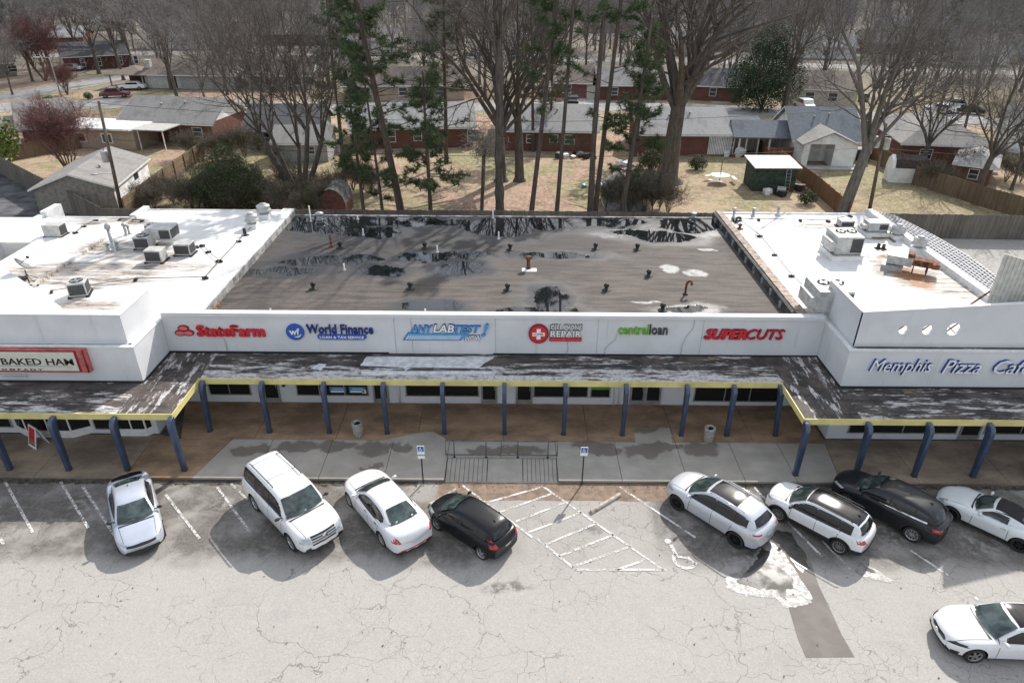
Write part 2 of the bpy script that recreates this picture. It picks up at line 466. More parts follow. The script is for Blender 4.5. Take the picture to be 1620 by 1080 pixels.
def mk_canopy():
    k = N('weathered_canopy_felt'); v = k.pos()
    c = k.mix(k.ramp(k.noise(v, 1.1, 5, .6), .35, .65), (.050, .045, .043), (.12, .098, .086))
    # white coating worn off in streaks: along x on the long runs, across on the returns
    x, y, z = k.sep(v)
    side = k.math('LESS_THAN', k.math('ABSOLUTE', k.math('SUBTRACT', k.math('ABSOLUTE', k.math('ADD', x, 1.05)), 14.9)), 1.25)
    a = k.noise(k.mapp(v, (.55, 3.2, 1)), 1.15, 7, .72)
    b = k.noise(k.mapp(v, (2.6, .6, 1), rot=(0, 0, .25)), 1.15, 7, .72)
    s = k.mix(side, a, b)
    # more coating is left toward the fascia
    inner = k.math('LESS_THAN', k.math('ABSOLUTE', k.math('ADD', x, 1.05)), 13.9)
    edge = k.mix(inner, k.ramp(y, 24.1, 26.3, .075, -.01), k.ramp(y, 27.0, 28.9, .16, -.005))
    edge = k.mix(side, edge, (.03, .03, .03))
    s2 = k.math('ADD', s, edge)
    m = k.math('MULTIPLY', k.ramp(s2, .55, .61), k.ramp(k.noise(v, 5, 6, .75), .33, .55, .35, 1))
    c = k.mix(k.math('MULTIPLY', m, .85), c, (.70, .68, .66))
    m3 = k.ramp(k.noise(k.mapp(v, (.4, 2.2, 1), loc=(5, 1, 0)), 1.3, 6, .7), .54, .62)
    c = k.mix(k.math('MULTIPLY', m3, .65), c, (.022, .021, .022))
    sheet = k.ramp(k.math('FRACT', k.math('MULTIPLY', y, 1.15)), .0, .04, 1, 0)
    c = k.mix(k.math('MULTIPLY', sheet, .35), c, (.04, .038, .036))
    c = k.mix(k.ramp(k.noise(v, 30, 4), .4, .8, 0, .25), c, (.03, .03, .03))
    k.set(c, .8, 0, .3); k.bump(a, .25, .02); return k.mat
MAT_CANOPY = mk_canopy()
def mk_wall():
    k = N('painted_stucco'); v = k.pos()
    x, y, z = k.sep(v)
    c = k.mix(k.ramp(k.noise(v, .8, 5), .35, .7), (.66, .67, .68), (.60, .61, .62))
    drip = k.math('MULTIPLY', k.ramp(k.noise(k.mapp(v, (2.0, 2.0, .12)), 1.6, 5, .7), .58, .72), .35)
    c = k.mix(drip, c, (.40, .39, .37))
    k.set(c, .8, 0, .35); k.bump(k.noise(v, 40, 3), .08, .01); return k.mat
MAT_WALL = mk_wall()
def mk_yard():
    k = N('yard_ground'); v = k.pos()
    leaf = k.voro(v, 2.6, out='Color'); lf = k.sep(leaf)[0]
    litter = k.mix(lf, (.40, .26, .185), (.23, .14, .095))
    litter = k.mix(k.ramp(k.noise(v, 3.5, 4, .7), .45, .6), litter, (.46, .33, .26))
    grass = k.mix(k.ramp(k.noise(v, 2.2, 5, .7), .35, .65), (.19, .20, .08), (.34, .29, .18))
    straw = k.mix(k.ramp(k.noise(v, .9, 5, .7), .35, .65), (.38, .275, .18), (.42, .34, .235))
    n1 = k.noise(v, .085, 4, .6)
    c = k.mix(k.ramp(n1, .46, .56), litter, grass)
    x, y, z = k.sep(v)
    right = k.ramp(k.math('ADD', x, k.math('MULTIPLY', k.noise(v, .12, 3), 22)), 24, 34)
    c = k.mix(k.math('MULTIPLY', right, .75), c, grass)
    n2 = k.noise(k.mapp(v, (1, 1, 1), loc=(50, 20, 0)), .07, 4, .6)
    c = k.mix(k.ramp(n2, .5, .58, 0, .9), c, straw)
    c = k.mix(k.ramp(k.noise(v, .40, 7, .72), .47, .66, 0, .75), c, (.20, .145, .10))
    c = k.mix(k.ramp(k.noise(k.mapp(v, (1, 1, 1), loc=(5, 9, 0)), .9, 7, .75), .52, .66, 0, .55), c, (.11, .105, .05))
    c = k.mix(k.ramp(k.sep(k.voro(v, 4.5, out='Color'))[0], .72, .9, 0, .5), c, (.50, .38, .29))
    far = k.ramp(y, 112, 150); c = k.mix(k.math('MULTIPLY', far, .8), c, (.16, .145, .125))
    k.set(c, .95, 0, .2); k.bump(k.noise(v, 7, 4, .7), .5, .05); return k.mat
MAT_YARD = mk_yard()
MAT_STREET = M('street_asphalt', (.30, .29, .28), .9, var=.12, scale=.8)
MAT_DRIVE = M('driveway_concrete', (.48, .46, .43), .9, var=.1, scale=.9)
MAT_YELLOW = M('pale_yellow_fascia', (.66, .58, .24), .6, var=.08, scale=1.2)
MAT_BLUE = M('blue_column_paint', (.042, .064, .118), .33, var=.12, scale=2.0, spec=.6, coat=.3)
MAT_WHITE = M('white_paint', (.76, .76, .75), .6, var=.06)
MAT_FRAME = M('aluminium_frame', (.45, .45, .44), .4, .6, var=.1)
MAT_DARKGLASS = M('shop_glass', (.014, .015, .016), .04, 0, var=0, spec=.6)
MAT_BLACK = M('black_rubber', (.02, .02, .02), .7, var=0)
MAT_GALV = M('galvanized_sheet', (.42, .43, .43), .5, .35, var=.15, scale=4)
MAT_UNIT = M('hvac_cabinet_paint', (.50, .49, .46), .55, .1, var=.12, scale=3)
MAT_UNITW = M('pale_hvac_cabinet', (.50, .50, .485), .55, .1, var=.12, scale=3)
MAT_COIL = M('condenser_coil', (.10, .105, .11), .6, .3, var=.25, scale=14, stretch=(1, 1, 6))
MAT_RUST = M('rusty_steel', (.22, .09, .045), .85, .2, var=.4, scale=6)
MAT_CAST = M('dark_vent_metal', (.035, .033, .032), .6, .2, var=.2)
MAT_FLASH = M('weathered_flashing', (.44, .43, .41), .7, .1, var=.3, scale=2.5)
MAT_FLASHD = M('black_parapet_felt', (.07, .07, .072), .75, 0, var=.35, scale=2.2)
MAT_COPE = M('clay_coping', (.42, .33, .27), .8, var=.25, scale=4)
MAT_SOFFIT = M('canopy_soffit', (.45, .44, .42), .8, var=.1)
# ------------------------------------------------------------------ ground, lot, streets
def sheet(name, pts, z, mat, kind='structure', parent=None, sub=0):
    mb = MB(); mb.poly([(p[0], p[1], z) for p in pts])
    o = mb.build(name, mat, parent)
    if parent is None: tag(o, kind=kind)
    return o
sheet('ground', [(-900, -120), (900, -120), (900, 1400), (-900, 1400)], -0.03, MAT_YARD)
FA = G(7, 278); FB = G(126, 342)
fd = (FB - FA).normalized()
FC = FB + fd * ((55.1 - FB.y) / fd.y)        # corner of the rear fence
FA0 = FA - fd * 30
sheet('parking_lot', [(-140, -60), (140, -60), (140, 54.6), (FC.x, 55.1), (FA.x, FA.y), (FA0.x, FA0.y), (-140, FA0.y)], 0.0, MAT_ASPHALT)
def rib(name, a, b, w, z, mat, kind='structure'):
    a = Vector((a[0], a[1], 0)); b = Vector((b[0], b[1], 0)); d = (b - a).normalized(); n = Vector((-d.y, d.x, 0)) * w / 2
    return sheet(name, [a - n, b - n, b + n, a + n], z, mat, kind)
# side street at left, its branch and the far street across the picture
def road(name, pts, w, z=0.0, mat=None):
    mb = MB(); P = [Vector((p[0], p[1], 0)) for p in pts]
    L = []; R = []
    for i, p in enumerate(P):
        d = (P[min(i + 1, len(P) - 1)] - P[max(0, i - 1)]).normalized(); n = Vector((-d.y, d.x, 0)) * w / 2
        L.append(p + n); R.append(p - n)
    b = len(mb.v)
    mb.v += [(q.x, q.y, z) for q in L] + [(q.x, q.y, z) for q in R]
    n_ = len(P)
    for i in range(n_ - 1): mb.face((b + i, b + n_ + i, b + n_ + i + 1, b + i + 1))
    return tag(mb.build(name, mat or MAT_STREET), kind='structure')
road('street', [G(-60, 165), G(30, 150), G(95, 139), G(180, 124), G(260, 117), G(330, 112)], 8.0)
road('street', [G(-300, 178), G(-20, 172), G(60, 168), G(150, 165), G(240, 163), G(420, 168), G(600, 172), G(800, 168), G(1000, 168), G(1200, 176), G(1420, 186), G(1640, 196), G(1900, 206)], 8.0, -.004)
road('street', [G(-100, 92), G(300, 84), G(700, 92), G(1100, 96), G(1500, 112), G(1800, 122)], 7.5, -.004)
for a, b, w in ((G(1142, 164), G(1122, 148), 3.0), (G(930, 166), G(915, 152), 4.0), (G(150, 168), G(190, 146), 3.4), (G(1530, 186), G(1505, 168), 5.0), (G(640, 168), G(630, 148), 4)):
    rib('driveway', a, b, w, .0, MAT_DRIVE)
rib('driveway', G(1205, 240), G(1175, 182), 4.5, 0.0, MAT_DRIVE)

ad = Vector((-fd.y, fd.x, 0)); ad = ad if ad.y < 0 else -ad
sheet('alley', [FA0, FA0 + ad * 8.5, FC + ad * 8.5 + fd * 2, FC], .004, M('dark_alley_asphalt', (.115, .115, .118), .9, var=.3, scale=.6))
# ------------------------------------------------------------------ pavement in front of the shops
side = MB()
side.box(-45, 23.42, 0.0, -3.02, 29.35, 0.120)
side.box(-3.02, 24.95, 0.0, 2.02, 29.35, 0.120)
side.box(2.02, 23.42, 0.0, 45, 29.35, 0.120)
pavement = tag(side.build('pavement', M('slab_joint_dirt', (.11, .10, .085), .95, var=.2)), kind='structure')
def slab(pts, mat, z1=.15, z0=.05, name='concrete_slab'):
    P = [Vector((p[0], p[1], 0)) for p in pts]; c = sum(P, Vector()) / len(P)
    Q = []
    for p in P:
        d = p - c; Q.append(p - Vector((math.copysign(.012, d.x), math.copysign(.012, d.y), 0)))
    if sum((Q[i].x * Q[(i + 1) % len(Q)].y - Q[(i + 1) % len(Q)].x * Q[i].y) for i in range(len(Q))) < 0: Q.reverse()
    mb = MB(); mb.prism([(q.x, q.y) for q in Q], z0, z1 + random.uniform(-.003, .003), 0)
    return mb.build(name, mat, pavement)
random.seed(5)
Y0, Y1, Y2 = 23.40, 26.22, 29.37
jx = [-11.45, -8.6, -5.7, -3.02, 2.02, 4.85, 7.75, 10.3, 12.6]
slab([(-14.2, Y0), (-11.45, Y0), (-11.45, Y1), (-13.4, Y1)], MAT_CONC)
for a, b in zip(jx, jx[1:]):
    if abs(a + 3.02) < .01:
        slab([(-3.02, 24.92), (-.55, 24.92), (-.55, Y1), (-3.02, Y1)], MAT_CONC)
        slab([(-.55, 24.92), (2.02, 24.92), (2.02, Y1), (-.55, Y1)], MAT_CONC)
    else:
        slab([(a, Y0), (b, Y0), (b, Y1), (a, Y1)], MAT_CONC)
slab([(12.6, Y0), (14.5, Y0), (14.9, Y1), (12.6, Y1)], MAT_CONC)
for a, b in zip([-15.9, -12.4, -8.5, -4.6, -.45, 3.6, 7.75, 11.5], [-12.4, -8.5, -4.6, -.45, 3.6, 7.75, 11.5, 14.95]):
    slab([(a, Y1), (b, Y1), (b, Y2), (a if a > -15 else -17.0, Y2)], MAT_CONC_BROWN)
slab([(-17.2, Y0), (-14.2, Y0), (-13.4, Y1), (-15.9, Y1), (-16.9, 26.5), (-17.2, 26.5)], MAT_CONC_BROWN)
for i in range(7):
    slab([(-17.2 - 4 * i - 4, Y0), (-17.2 - 4 * i, Y0), (-17.2 - 4 * i, 26.5), (-17.2 - 4 * i - 4, 26.5)], MAT_CONC_TAN)
slab([(14.5, Y0), (18.0, Y0), (18.0, 26.5), (14.9, 26.5), (14.9, Y1)], MAT_CONC_TAN)
for i in range(7):
    slab([(18.0 + 4 * i, Y0), (22.0 + 4 * i, Y0), (22.0 + 4 * i, 26.5), (18.0 + 4 * i, 26.5)], MAT_CONC_TAN)
# paler repaired corners let into the brown strip
a = MB(); a.poly([(-6.3, 26.16, .157), (-3.1, 26.1, .157), (-3.3, 26.42, .157), (-3.9, 26.92, .157), (-4.6, 26.80, .157)]); a.build('repair_patch', MAT_CONC, pavement)
a = MB(); a.poly([(5.85, 26.16, .157), (7.6, 26.16, .157), (7.72, 27.35, .157), (5.95, 27.35, .157)]); a.build('repair_patch', MAT_CONC, pavement)
a = MB(); a.poly([(-14.3, 24.3, .157), (-14.15, Y0 + .02, .157), (-13.2, Y0 + .02, .157), (-13.6, 24.6, .157)]); 
# kerb ramp: flat middle, grooved sides, falling to the lot
rm = MB()
def rz(y): return .012 + (y - 23.40) / 1.5 * .135
def rampbox(mb, x0, x1, y0=23.41, y1=24.90, dz=0.0):
    b = len(mb.v)
    mb.v += [(x0, y0, -.02), (x1, y0, -.02), (x1, y1, -.02), (x0, y1, -.02), (x0, y0, rz(y0) + dz), (x1, y0, rz(y0) + dz), (x1, y1, rz(y1) + dz), (x0, y1, rz(y1) + dz)]
    for q in ((0, 3, 2, 1), (4, 5, 6, 7), (0, 1, 5, 4), (1, 2, 6, 5), (2, 3, 7, 6), (3, 0, 4, 7)): mb.face(tuple(b + i for i in q))
rampbox(rm, -1.13, .44)
rm.build('ramp_slab', MAT_CONC, pavement)
gb = MB(); rampbox(gb, -3.0, -1.15, dz=-.02); rampbox(gb, .46, 2.0, dz=-.02); gb.build('ramp_bed', M('slab_joint_dirt', (.07, .06, .05)), pavement)
for s0, s1, n in ((-3.0, -1.16, 9), (.47, 2.0, 8)):
    w = (s1 - s0) / n
    for i in range(n):
        g = MB(); rampbox(g, s0 + i * w + .011, s0 + (i + 1) * w - .011); g.build('ramp_strip', MAT_CONC, pavement)
# dirt line along the kerb foot and brown strip of asphalt in front of the ramp
def rough_strip(name, x0, x1, y0, y1, z, mat, amp, seed, step=.35):
    rnd = random.Random(seed); top = []; bot = []
    x = x0
    while x <= x1:
        bot.append((x, y0 + rnd.uniform(-amp, amp))); top.append((x, y1)); x += step
    return sheet(name, bot + top[::-1], z, mat)
rough_strip('asphalt_strip', G(690, 790).x, G(1075, 790).x, G(800, 791).y, 23.40, .004, MAT_STRIP, .03, 3)
rough_strip('gutter_dirt', -24, -4.2, 23.12, 23.40, .004, M('gutter_dirt', (.10, .09, .075), .95, var=.35, scale=5), .08, 8, .2)
rough_strip('gutter_dirt', 6.9, 30, 23.15, 23.40, .004, M('gutter_dirt', (.10, .09, .075)), .06, 9, .2)
# asphalt patch running to the front at right
PT = [(1214, 862), (1232, 905), (1246, 955), (1262, 1010), (1275, 1040), (1352, 1039), (1330, 1000), (1312, 960), (1295, 925), (1283, 890), (1272, 858)]
sheet('asphalt_patch', [G(*p) for p in PT][::-1], .004, MAT_PATCH)
# puddle with its wet margin
def blob(name, pts, z, mat, amp=.06, seed=1, sub=5):
    rnd = random.Random(seed); P = [G(*p) for p in pts]; Q = []
    for i, p in enumerate(P):
        q = P[(i + 1) % len(P)]
        for j in range(sub):
            t = j / sub; r = p.lerp(q, t); Q.append((r.x + rnd.uniform(-amp, amp), r.y + rnd.uniform(-amp, amp)))
    if sum((Q[i][0] * Q[(i + 1) % len(Q)][1] - Q[(i + 1) % len(Q)][0] * Q[i][1]) for i in range(len(Q))) < 0: Q.reverse()
    return sheet(name, Q, z, mat)
blob('wet_margin', [(1206, 850), (1228, 862), (1250, 888), (1270, 920), (1286, 948), (1275, 958), (1244, 962), (1225, 946), (1180, 942), (1150, 930), (1148, 915), (1170, 902), (1192, 880), (1200, 862)], .008, MAT_MARGIN, .05, 2)
blob('puddle', [(1205, 866), (1216, 872), (1222, 884), (1236, 898), (1246, 908), (1254, 916), (1255, 928), (1243, 934), (1243, 948), (1234, 942), (1229, 932), (1200, 931), (1180, 925), (1164, 920), (1178, 906), (1196, 886)], .012, MAT_PUDDLE, .045, 3, 6)
blob('wet_margin', [(1362, 890), (1385, 900), (1412, 918), (1408, 922), (1380, 917), (1352, 905)], .008, MAT_MARGIN, .05, 6)
blob('puddle', [(1366, 894), (1382, 901), (1384, 906), (1370, 903)], .012, MAT_PUDDLE, .03, 7)
blob('wet_patch', [(1222, 838), (1250, 842), (1272, 872), (1282, 900), (1268, 905), (1250, 880), (1232, 862)], .0085, M('damp_asphalt', (.055, .05, .045), .35, var=.3, scale=3, spec=.6), .06, 5)
# ------------------------------------------------------------------ painted bay lines
def line(a, b, w=.105, name='bay_line'):
    rib(name, G(*a), G(*b), w, .016, MAT_LINE)
for a, b in (((8, 762), (52, 842)), ((96, 762), (140, 835)), ((130, 768), (190, 860)), ((262, 782), (316, 852)), ((342, 768), (396, 842)), ((365, 765), (392, 790)), ((498, 783), (520, 800)),
             ((732, 768), (842, 850)), ((847, 850), (912, 902)), ((860, 770), (1050, 902)), ((980, 770), (1100, 850)), ((1192, 770), (1300, 880)),
             ((858, 770), (766, 796)), ((872, 781), (788, 811)), ((893, 795), (816, 825)), ((921, 810), (836, 842)), ((943, 828), (861, 862)), ((972, 845), (884, 880)), ((1003, 862), (905, 897)), ((1022, 885), (973, 902)), ((908, 901), (1054, 901)),
             ((1300, 855), (1345, 900)), ((1440, 870), (1500, 910)), ((0, 851), (6, 861))):
    line(a, b)
lf = MB(); rl = random.Random(31)
for i in range(1500):
    if i < 900: x, y, z = rl.uniform(-24, 26), 23.38 - abs(rl.gauss(0, .22)), .02
    elif i < 1150: x, y, z = rl.uniform(-24, 26), rl.uniform(13, 23), .02
    else: x, y, z = rl.uniform(-17, 15), 29.2 - abs(rl.gauss(0, .5)), .165
    a = rl.uniform(0, 6.3); q = rl.uniform(.015, .045)
    lf.poly([(x + q * cos(a + w_), y + q * sin(a + w_), z + rl.uniform(0, .01)) for w_ in (0, 1.9, 4.0)])
tag(lf.build('blown_leaves', M('dry_leaf_dark', (.20, .12, .07), .9, var=.4, scale=9)), kind='stuff')
# faded wheelchair symbol on the bay
sy = MB()
c0 = G(1078, 882)
def arc(mb, c, r, a0, a1, w, n=14, z=.016):
    for i in range(n):
        t0 = a0 + (a1 - a0) * i / n; t1 = a0 + (a1 - a0) * (i + 1) / n
        mb.poly([(c[0] + (r - w / 2) * cos(t0), c[1] + (r - w / 2) * sin(t0), z), (c[0] + (r + w / 2) * cos(t0), c[1] + (r + w / 2) * sin(t0), z),
                 (c[0] + (r + w / 2) * cos(t1), c[1] + (r + w / 2) * sin(t1), z), (c[0] + (r - w / 2) * cos(t1), c[1] + (r - w / 2) * sin(t1), z)])
arc(sy, (c0.x + .1, c0.y - .1), .42, pi * .75, pi * 1.9, .13)
sy.poly([(c0.x - .25, c0.y + .1, .016), (c0.x - .1, c0.y + .1, .016), (c0.x - .22, c0.y + .7, .016), (c0.x - .36, c0.y + .66, .016)])
sy.poly([(c0.x - .15, c0.y + .1, .016), (c0.x + .3, c0.y + .05, .016), (c0.x + .5, c0.y - .3, .016), (c0.x + .4, c0.y - .35, .016), (c0.x + .2, c0.y - .05, .016), (c0.x - .15, c0.y - .0, .016)])
arc(sy, (c0.x - .36, c0.y + .86), .07, 0, 2 * pi, .13)
tag(sy.build('bay_symbol', MAT_LINE), kind='structure')

# ------------------------------------------------------------------ the shopping strip
strip = thing('shopping_strip', 'long low grey white shopping strip with a yellow edged canopy and flat roofs', 'building', (0, 0, 0))
def part(name, mb, mat, parent=strip): return mb.build(name, mat, parent)
XL, XR = -17.12, 15.10
b = MB()
b.box(XL + .01, 29.40, 0, XR - .01, 29.64, 5.14)
part('front_wall', b, MAT_WALL)
b = MB(); b.box(XL + .1, 29.30, 5.13, XR - .1, 29.68, 5.31); part('wall_cap', b, MAT_WALL)  # cap raised and set forward, shaped to lengthen the wall's shadow
for x in (-5.83, -5.0, -.9, 4.1, 9.2):     # panel joints on the band
    b = MB(); b.box(x, 29.385, 3.12, x + .025, 29.40, 5.13); part('wall_joint', b, M('panel_joint_grey', (.46, .46, .46), .8, var=.1))
# blocks at the two ends: lower box
b = MB(); b.box(-44, 26.64, 0, XL, 29.9, 4.90); b.box(-44, 26.9, 4.90, XL - .35, 27.3, 4.93); part('block_wall', b, MAT_WALL)
b = MB(); b.box(XR, 26.64, 0, 44, 29.9, 4.98); part('block_wall', b, MAT_WALL)
b = MB(); b.box(-44, 26.60, 4.90, XL + .03, 26.80, 4.95); b.box(XL - .18, 26.80, 4.90, XL + .03, 29.9, 4.95); part('wall_cap', b, MAT_WHITE)
b = MB(); b.box(XR - .03, 26.60, 4.98, 44, 26.80, 5.03); b.box(XR - .03, 26.80, 4.98, XR + .18, 29.9, 5.03); part('wall_cap', b, MAT_WHITE)
b = MB(); b.box(-44, 26.80, 4.885, XL - .18, 27.02, 4.925); part('ledge_felt', b, MAT_CANOPY)
b = MB(); b.box(XR + .18, 26.80, 4.965, 44, 27.02, 5.005); part('ledge_felt', b, MAT_CANOPY)
# upper boxes set back from the lower ones
b = MB()
b.box(-44, 27.02, 4.92, -17.54, 27.22, 6.32); b.box(-17.74, 27.22, 4.92, -17.54, 29.75, 6.32)
part('upper_wall', b, MAT_WALL)
b = MB(); b.box(-44, 27.0, 6.32, -17.52, 27.24, 6.36); b.box(-17.76, 27.24, 6.32, -17.52, 29.77, 6.36); part('wall_cap', b, MAT_WHITE)
# right upper wall: thin, its top rising to the right, three round openings
def holed_wall():
    bm = bmesh.new()
    out = [(15.42, 4.99), (40, 4.99), (40, 8.4), (15.42, 6.70)]
    holes = [(17.42, 5.87, .21), (18.50, 5.88, .24), (19.66, 5.92, .31)]
    # front face: fan of quads between a box round each hole and the hole
    xs = [15.42, 16.9, 17.95, 19.05, 20.3, 40]
    def top(x): return 6.70 + (x - 15.42) / (40 - 15.42) * 1.7
    def V(x, z, y): return bm.verts.new((x, y, z))
    for y, flip in ((27.02, False), (27.14, True)):
        for i in range(len(xs) - 1):
            x0, x1 = xs[i], xs[i + 1]
            if 1 <= i <= 3:
                cx, cz, r = holes[i - 1]; n = 24
                sq = []; ci = []
                for j in range(n):
                    a = 2 * pi * j / n; dx, dz = cos(a), sin(a)
                    tx = ((x1 - cx) if dx > 0 else (cx - x0)) / abs(dx) if abs(dx) > 1e-6 else 1e9
                    tz = ((top(cx) - cz) if dz > 0 else (cz - 4.99)) / abs(dz) if abs(dz) > 1e-6 else 1e9
                    t = min(tx, tz); px, pz = cx + dx * t, cz + dz * t
                    if dz > 0 and tz < tx: pz = top(px)
                    sq.append((px, pz)); ci.append((cx + r * dx, cz + r * dz))
                # corners
                for j in range(n):
                    k = (j + 1) % n
                    pts = [ci[j], sq[j]]
                    a, c = sq[j], sq[k]
                    for co in ((x1, top(x1)), (x0, top(x0)), (x0, 4.99), (x1, 4.99)):
                        ang = lambda q: atan2(q[1] - cz, q[0] - cx) % (2 * pi)
                        aj, ak, ac = ang(a), ang(c), ang(co)
                        if ak < aj: ak += 2 * pi
                        if ac < aj: ac += 2 * pi
                        if aj + 1e-5 < ac < ak - 1e-5: pts.append(co)
                    pts += [c, ci[k]]
                    vs = [V(p[0], p[1], y) for p in pts]
                    if not flip: vs.reverse()
                    bm.faces.new(vs)
                if not flip:
                    for j in range(n):
                        k = (j + 1) % n
                        bm.faces.new([V(ci[j][0], ci[j][1], 27.02), V(ci[k][0], ci[k][1], 27.02), V(ci[k][0], ci[k][1], 27.14), V(ci[j][0], ci[j][1], 27.14)])
            else:
                vs = [V(x0, 4.99, y), V(x1, 4.99, y), V(x1, top(x1), y), V(x0, top(x0), y)]
                if flip: vs.reverse()
                bm.faces.new(vs)
    bm.faces.new([V(15.42, 6.70, 27.02), V(40, 8.4, 27.02), V(40, 8.4, 27.14), V(15.42, 6.70, 27.14)])
    bmesh.ops.remove_doubles(bm, verts=bm.verts, dist=1e-4)
    bmesh.ops.recalc_face_normals(bm, faces=bm.faces)
    me = bpy.data.meshes.new('upper_wall'); bm.to_mesh(me); bm.free()
    me.materials.append(MAT_WALL)
    o = bpy.data.objects.new('upper_wall', me); COL.objects.link(o); o.parent = strip
holed_wall()
b = MB(); b.box(15.42, 27.14, 4.99, 15.56, 30.6, 6.68); part('upper_wall', b, MAT_WALL)
b = MB(); b.box(0, -.02, 0, 24.64, .16, .05, M=T(15.40, 27.02, 6.705) @ Matrix.Rotation(-math.atan(1.7 / 24.58), 4, 'Y')); b.box(15.40, 27.18, 6.685, 15.58, 30.62, 6.735); part('wall_cap', b, MAT_WHITE)
for x in (17.42, 18.50, 19.66):            # struts seen through the openings
    b = MB(); b.tube([(x - .33, 27.22, 5.52), (x + .33, 27.22, 6.22)], .03, 6); part('wall_strut', b, MAT_RUST)

# roofs
b = MB(); b.box(-15.42, 29.64, 3.9, 13.92, 46.1, 4.5); part('middle_roof', b, MAT_DARKROOF)
b = MB(); b.box(-15.42, 46.1, 4.3, 13.92, 46.22, 4.56); part('roof_edge', b, MAT_FLASH)
# white patches of coating turned down behind the front band
rnd = random.Random(4)
for x0, x1, w in ((-10.7, -8.2, .35), (-6.2, -2.3, .28), (-2.0, .4, .18), (4.1, 9.4, .45), (9.8, 13.3, .25)):
    pts = [(x0, 29.70)] + [(x1, 29.70)] + [(x1 - (x1 - x0) * i / 12, 29.70 + w * (.55 + .6 * rnd.random())) for i in range(13)]
    b = MB(); b.poly([(p[0], p[1], 4.506) for p in pts]); part('roof_coating_patch', b, MAT_WHITEROOF)
b = MB(); b.box(-44, 29.9, 3.5, -31.8, 39.5, 3.6); part('lower_roof', b, MAT_STREET)
b = MB()
b.box(-25.55, 27.25, 4.5, -17.2, 29.66, 4.84); b.box(-25.55, 29.66, 4.5, -16.22, 46.1, 4.84)
part('left_roof', b, MAT_WHITEROOF)
b = MB(); b.box(-31.4, 39.6, 4.0, -25.75, 44.3, 4.88); b.box(-29.0, 33.2, 4.0, -25.75, 39.6, 4.88); b.box(-44, 39.65, 3.4, -31.4, 44.3, 4.88); part('left_roof', b, MAT_WHITEROOF)
b = MB(); b.box(-25.75, 33.2, 4.5, -25.55, 44.3, 5.02); part('roof_step', b, MAT_WHITEROOF)
for q in ((-32.0, 44.3, 4.0, -31.55, 46.0, 5.3), (-32.1, 36.5, 4.0, -31.75, 44.28, 5.12), (-26.0, 44.3, 4.4, -25.6, 46.3, 5.1), (-29.3, 33.2, 3.6, -29.0, 39.6, 5.1)):
    b = MB(); b.box(*q); part('parapet', b, MAT_WHITE)
b = MB(); b.box(-31.4, 44.3, 4.2, -26.0, 44.45, 4.93); b.box(-25.6, 46.1, 4.3, -16.25, 46.22, 4.9); part('roof_edge', b, MAT_WHITE)
b = MB(); b.prism([(-44, 27.24), (-21.8, 27.24), (-21.8, 29.4), (-29.1, 35.3), (-44, 35.3)], 4.0, 5.55); part('raised_roof', b, M('clean_white_membrane', (.80, .80, .79), .7, var=.03))
b = MB(); b.box(-16.22, 29.68, 4.4, -15.42, 46.3, 4.97); part('parapet', b, MAT_WHITEROOF)
yy = 29.75; rnd = random.Random(3)
while yy < 46.0:
    L = 1.25 + rnd.uniform(-.15, .2)
    b = MB(); b.box(-15.42, yy + .02, 4.47, -15.385, min(yy + L, 46.2), 4.93 + rnd.uniform(-.02, .02)); part('flashing_panel', b, MAT_FLASH)
    yy += L
# leaves blown into the corner
b = MB(); rnd = random.Random(2)
for i in range(420):
    y = 29.75 + abs(rnd.gauss(0, 1.0)); x = -15.37 + abs(rnd.gauss(0, .22)) * max(.15, 1 - (y - 29.75) / 2.6)
    a = rnd.uniform(0, 6.28); r = rnd.uniform(.04, .09); z = 4.51 + rnd.uniform(0, .05)
    b.poly([(x + r * cos(a + k * 2.1), y + r * sin(a + k * 2.1), z + rnd.uniform(0, .03)) for k in range(3)])
tag(b.build('leaf_litter', M('dry_leaf', (.42, .22, .11), .9, var=.3, scale=9)), kind='stuff')
# right roof
b = MB(); b.box(15.2, 27.2, 3.6, 24.6, 29.66, 4.84); b.box(14.42, 29.66, 3.6, 24.6, 46.1, 4.84); part('right_roof', b, MAT_WHITEROOF)
b = MB(); b.box(24.6, 29.5, 4.0, 25.05, 46.4, 5.18); part('parapet', b, MAT_WHITE)
b = MB(); b.box(14.42, 46.1, 4.2, 24.6, 46.25, 4.93); part('roof_edge', b, MAT_WHITE)
b = MB(); b.box(13.92, 29.68, 3.9, 14.42, 46.2, 4.98); part('parapet', b, MAT_FLASHD)
yy = 29.72
while yy < 46.1:
    L = .62 + rnd.uniform(-.05, .06)
    b = MB(); b.box(14.05, yy + .012, 4.98, 14.50, min(yy + L, 46.3), 5.05 + rnd.uniform(-.012, .012)); part('coping_tile', b, MAT_COPE)
    yy += L
yy = 29.8
while yy < 45.6:
    L = 1.5 + rnd.uniform(-.2, .3)
    b = MB(); b.box(13.86, yy, 4.46, 13.92, yy + L - .04, 4.96); part('felt_flap', b, MAT_FLASHD)
    b = MB(); b.box(13.80, yy + L * .35, 4.50, 13.865, yy + L * .5, 4.86); part('felt_flap', b, M('pale_flashing_streak', (.30, .30, .29), .7, var=.3))
    yy += L
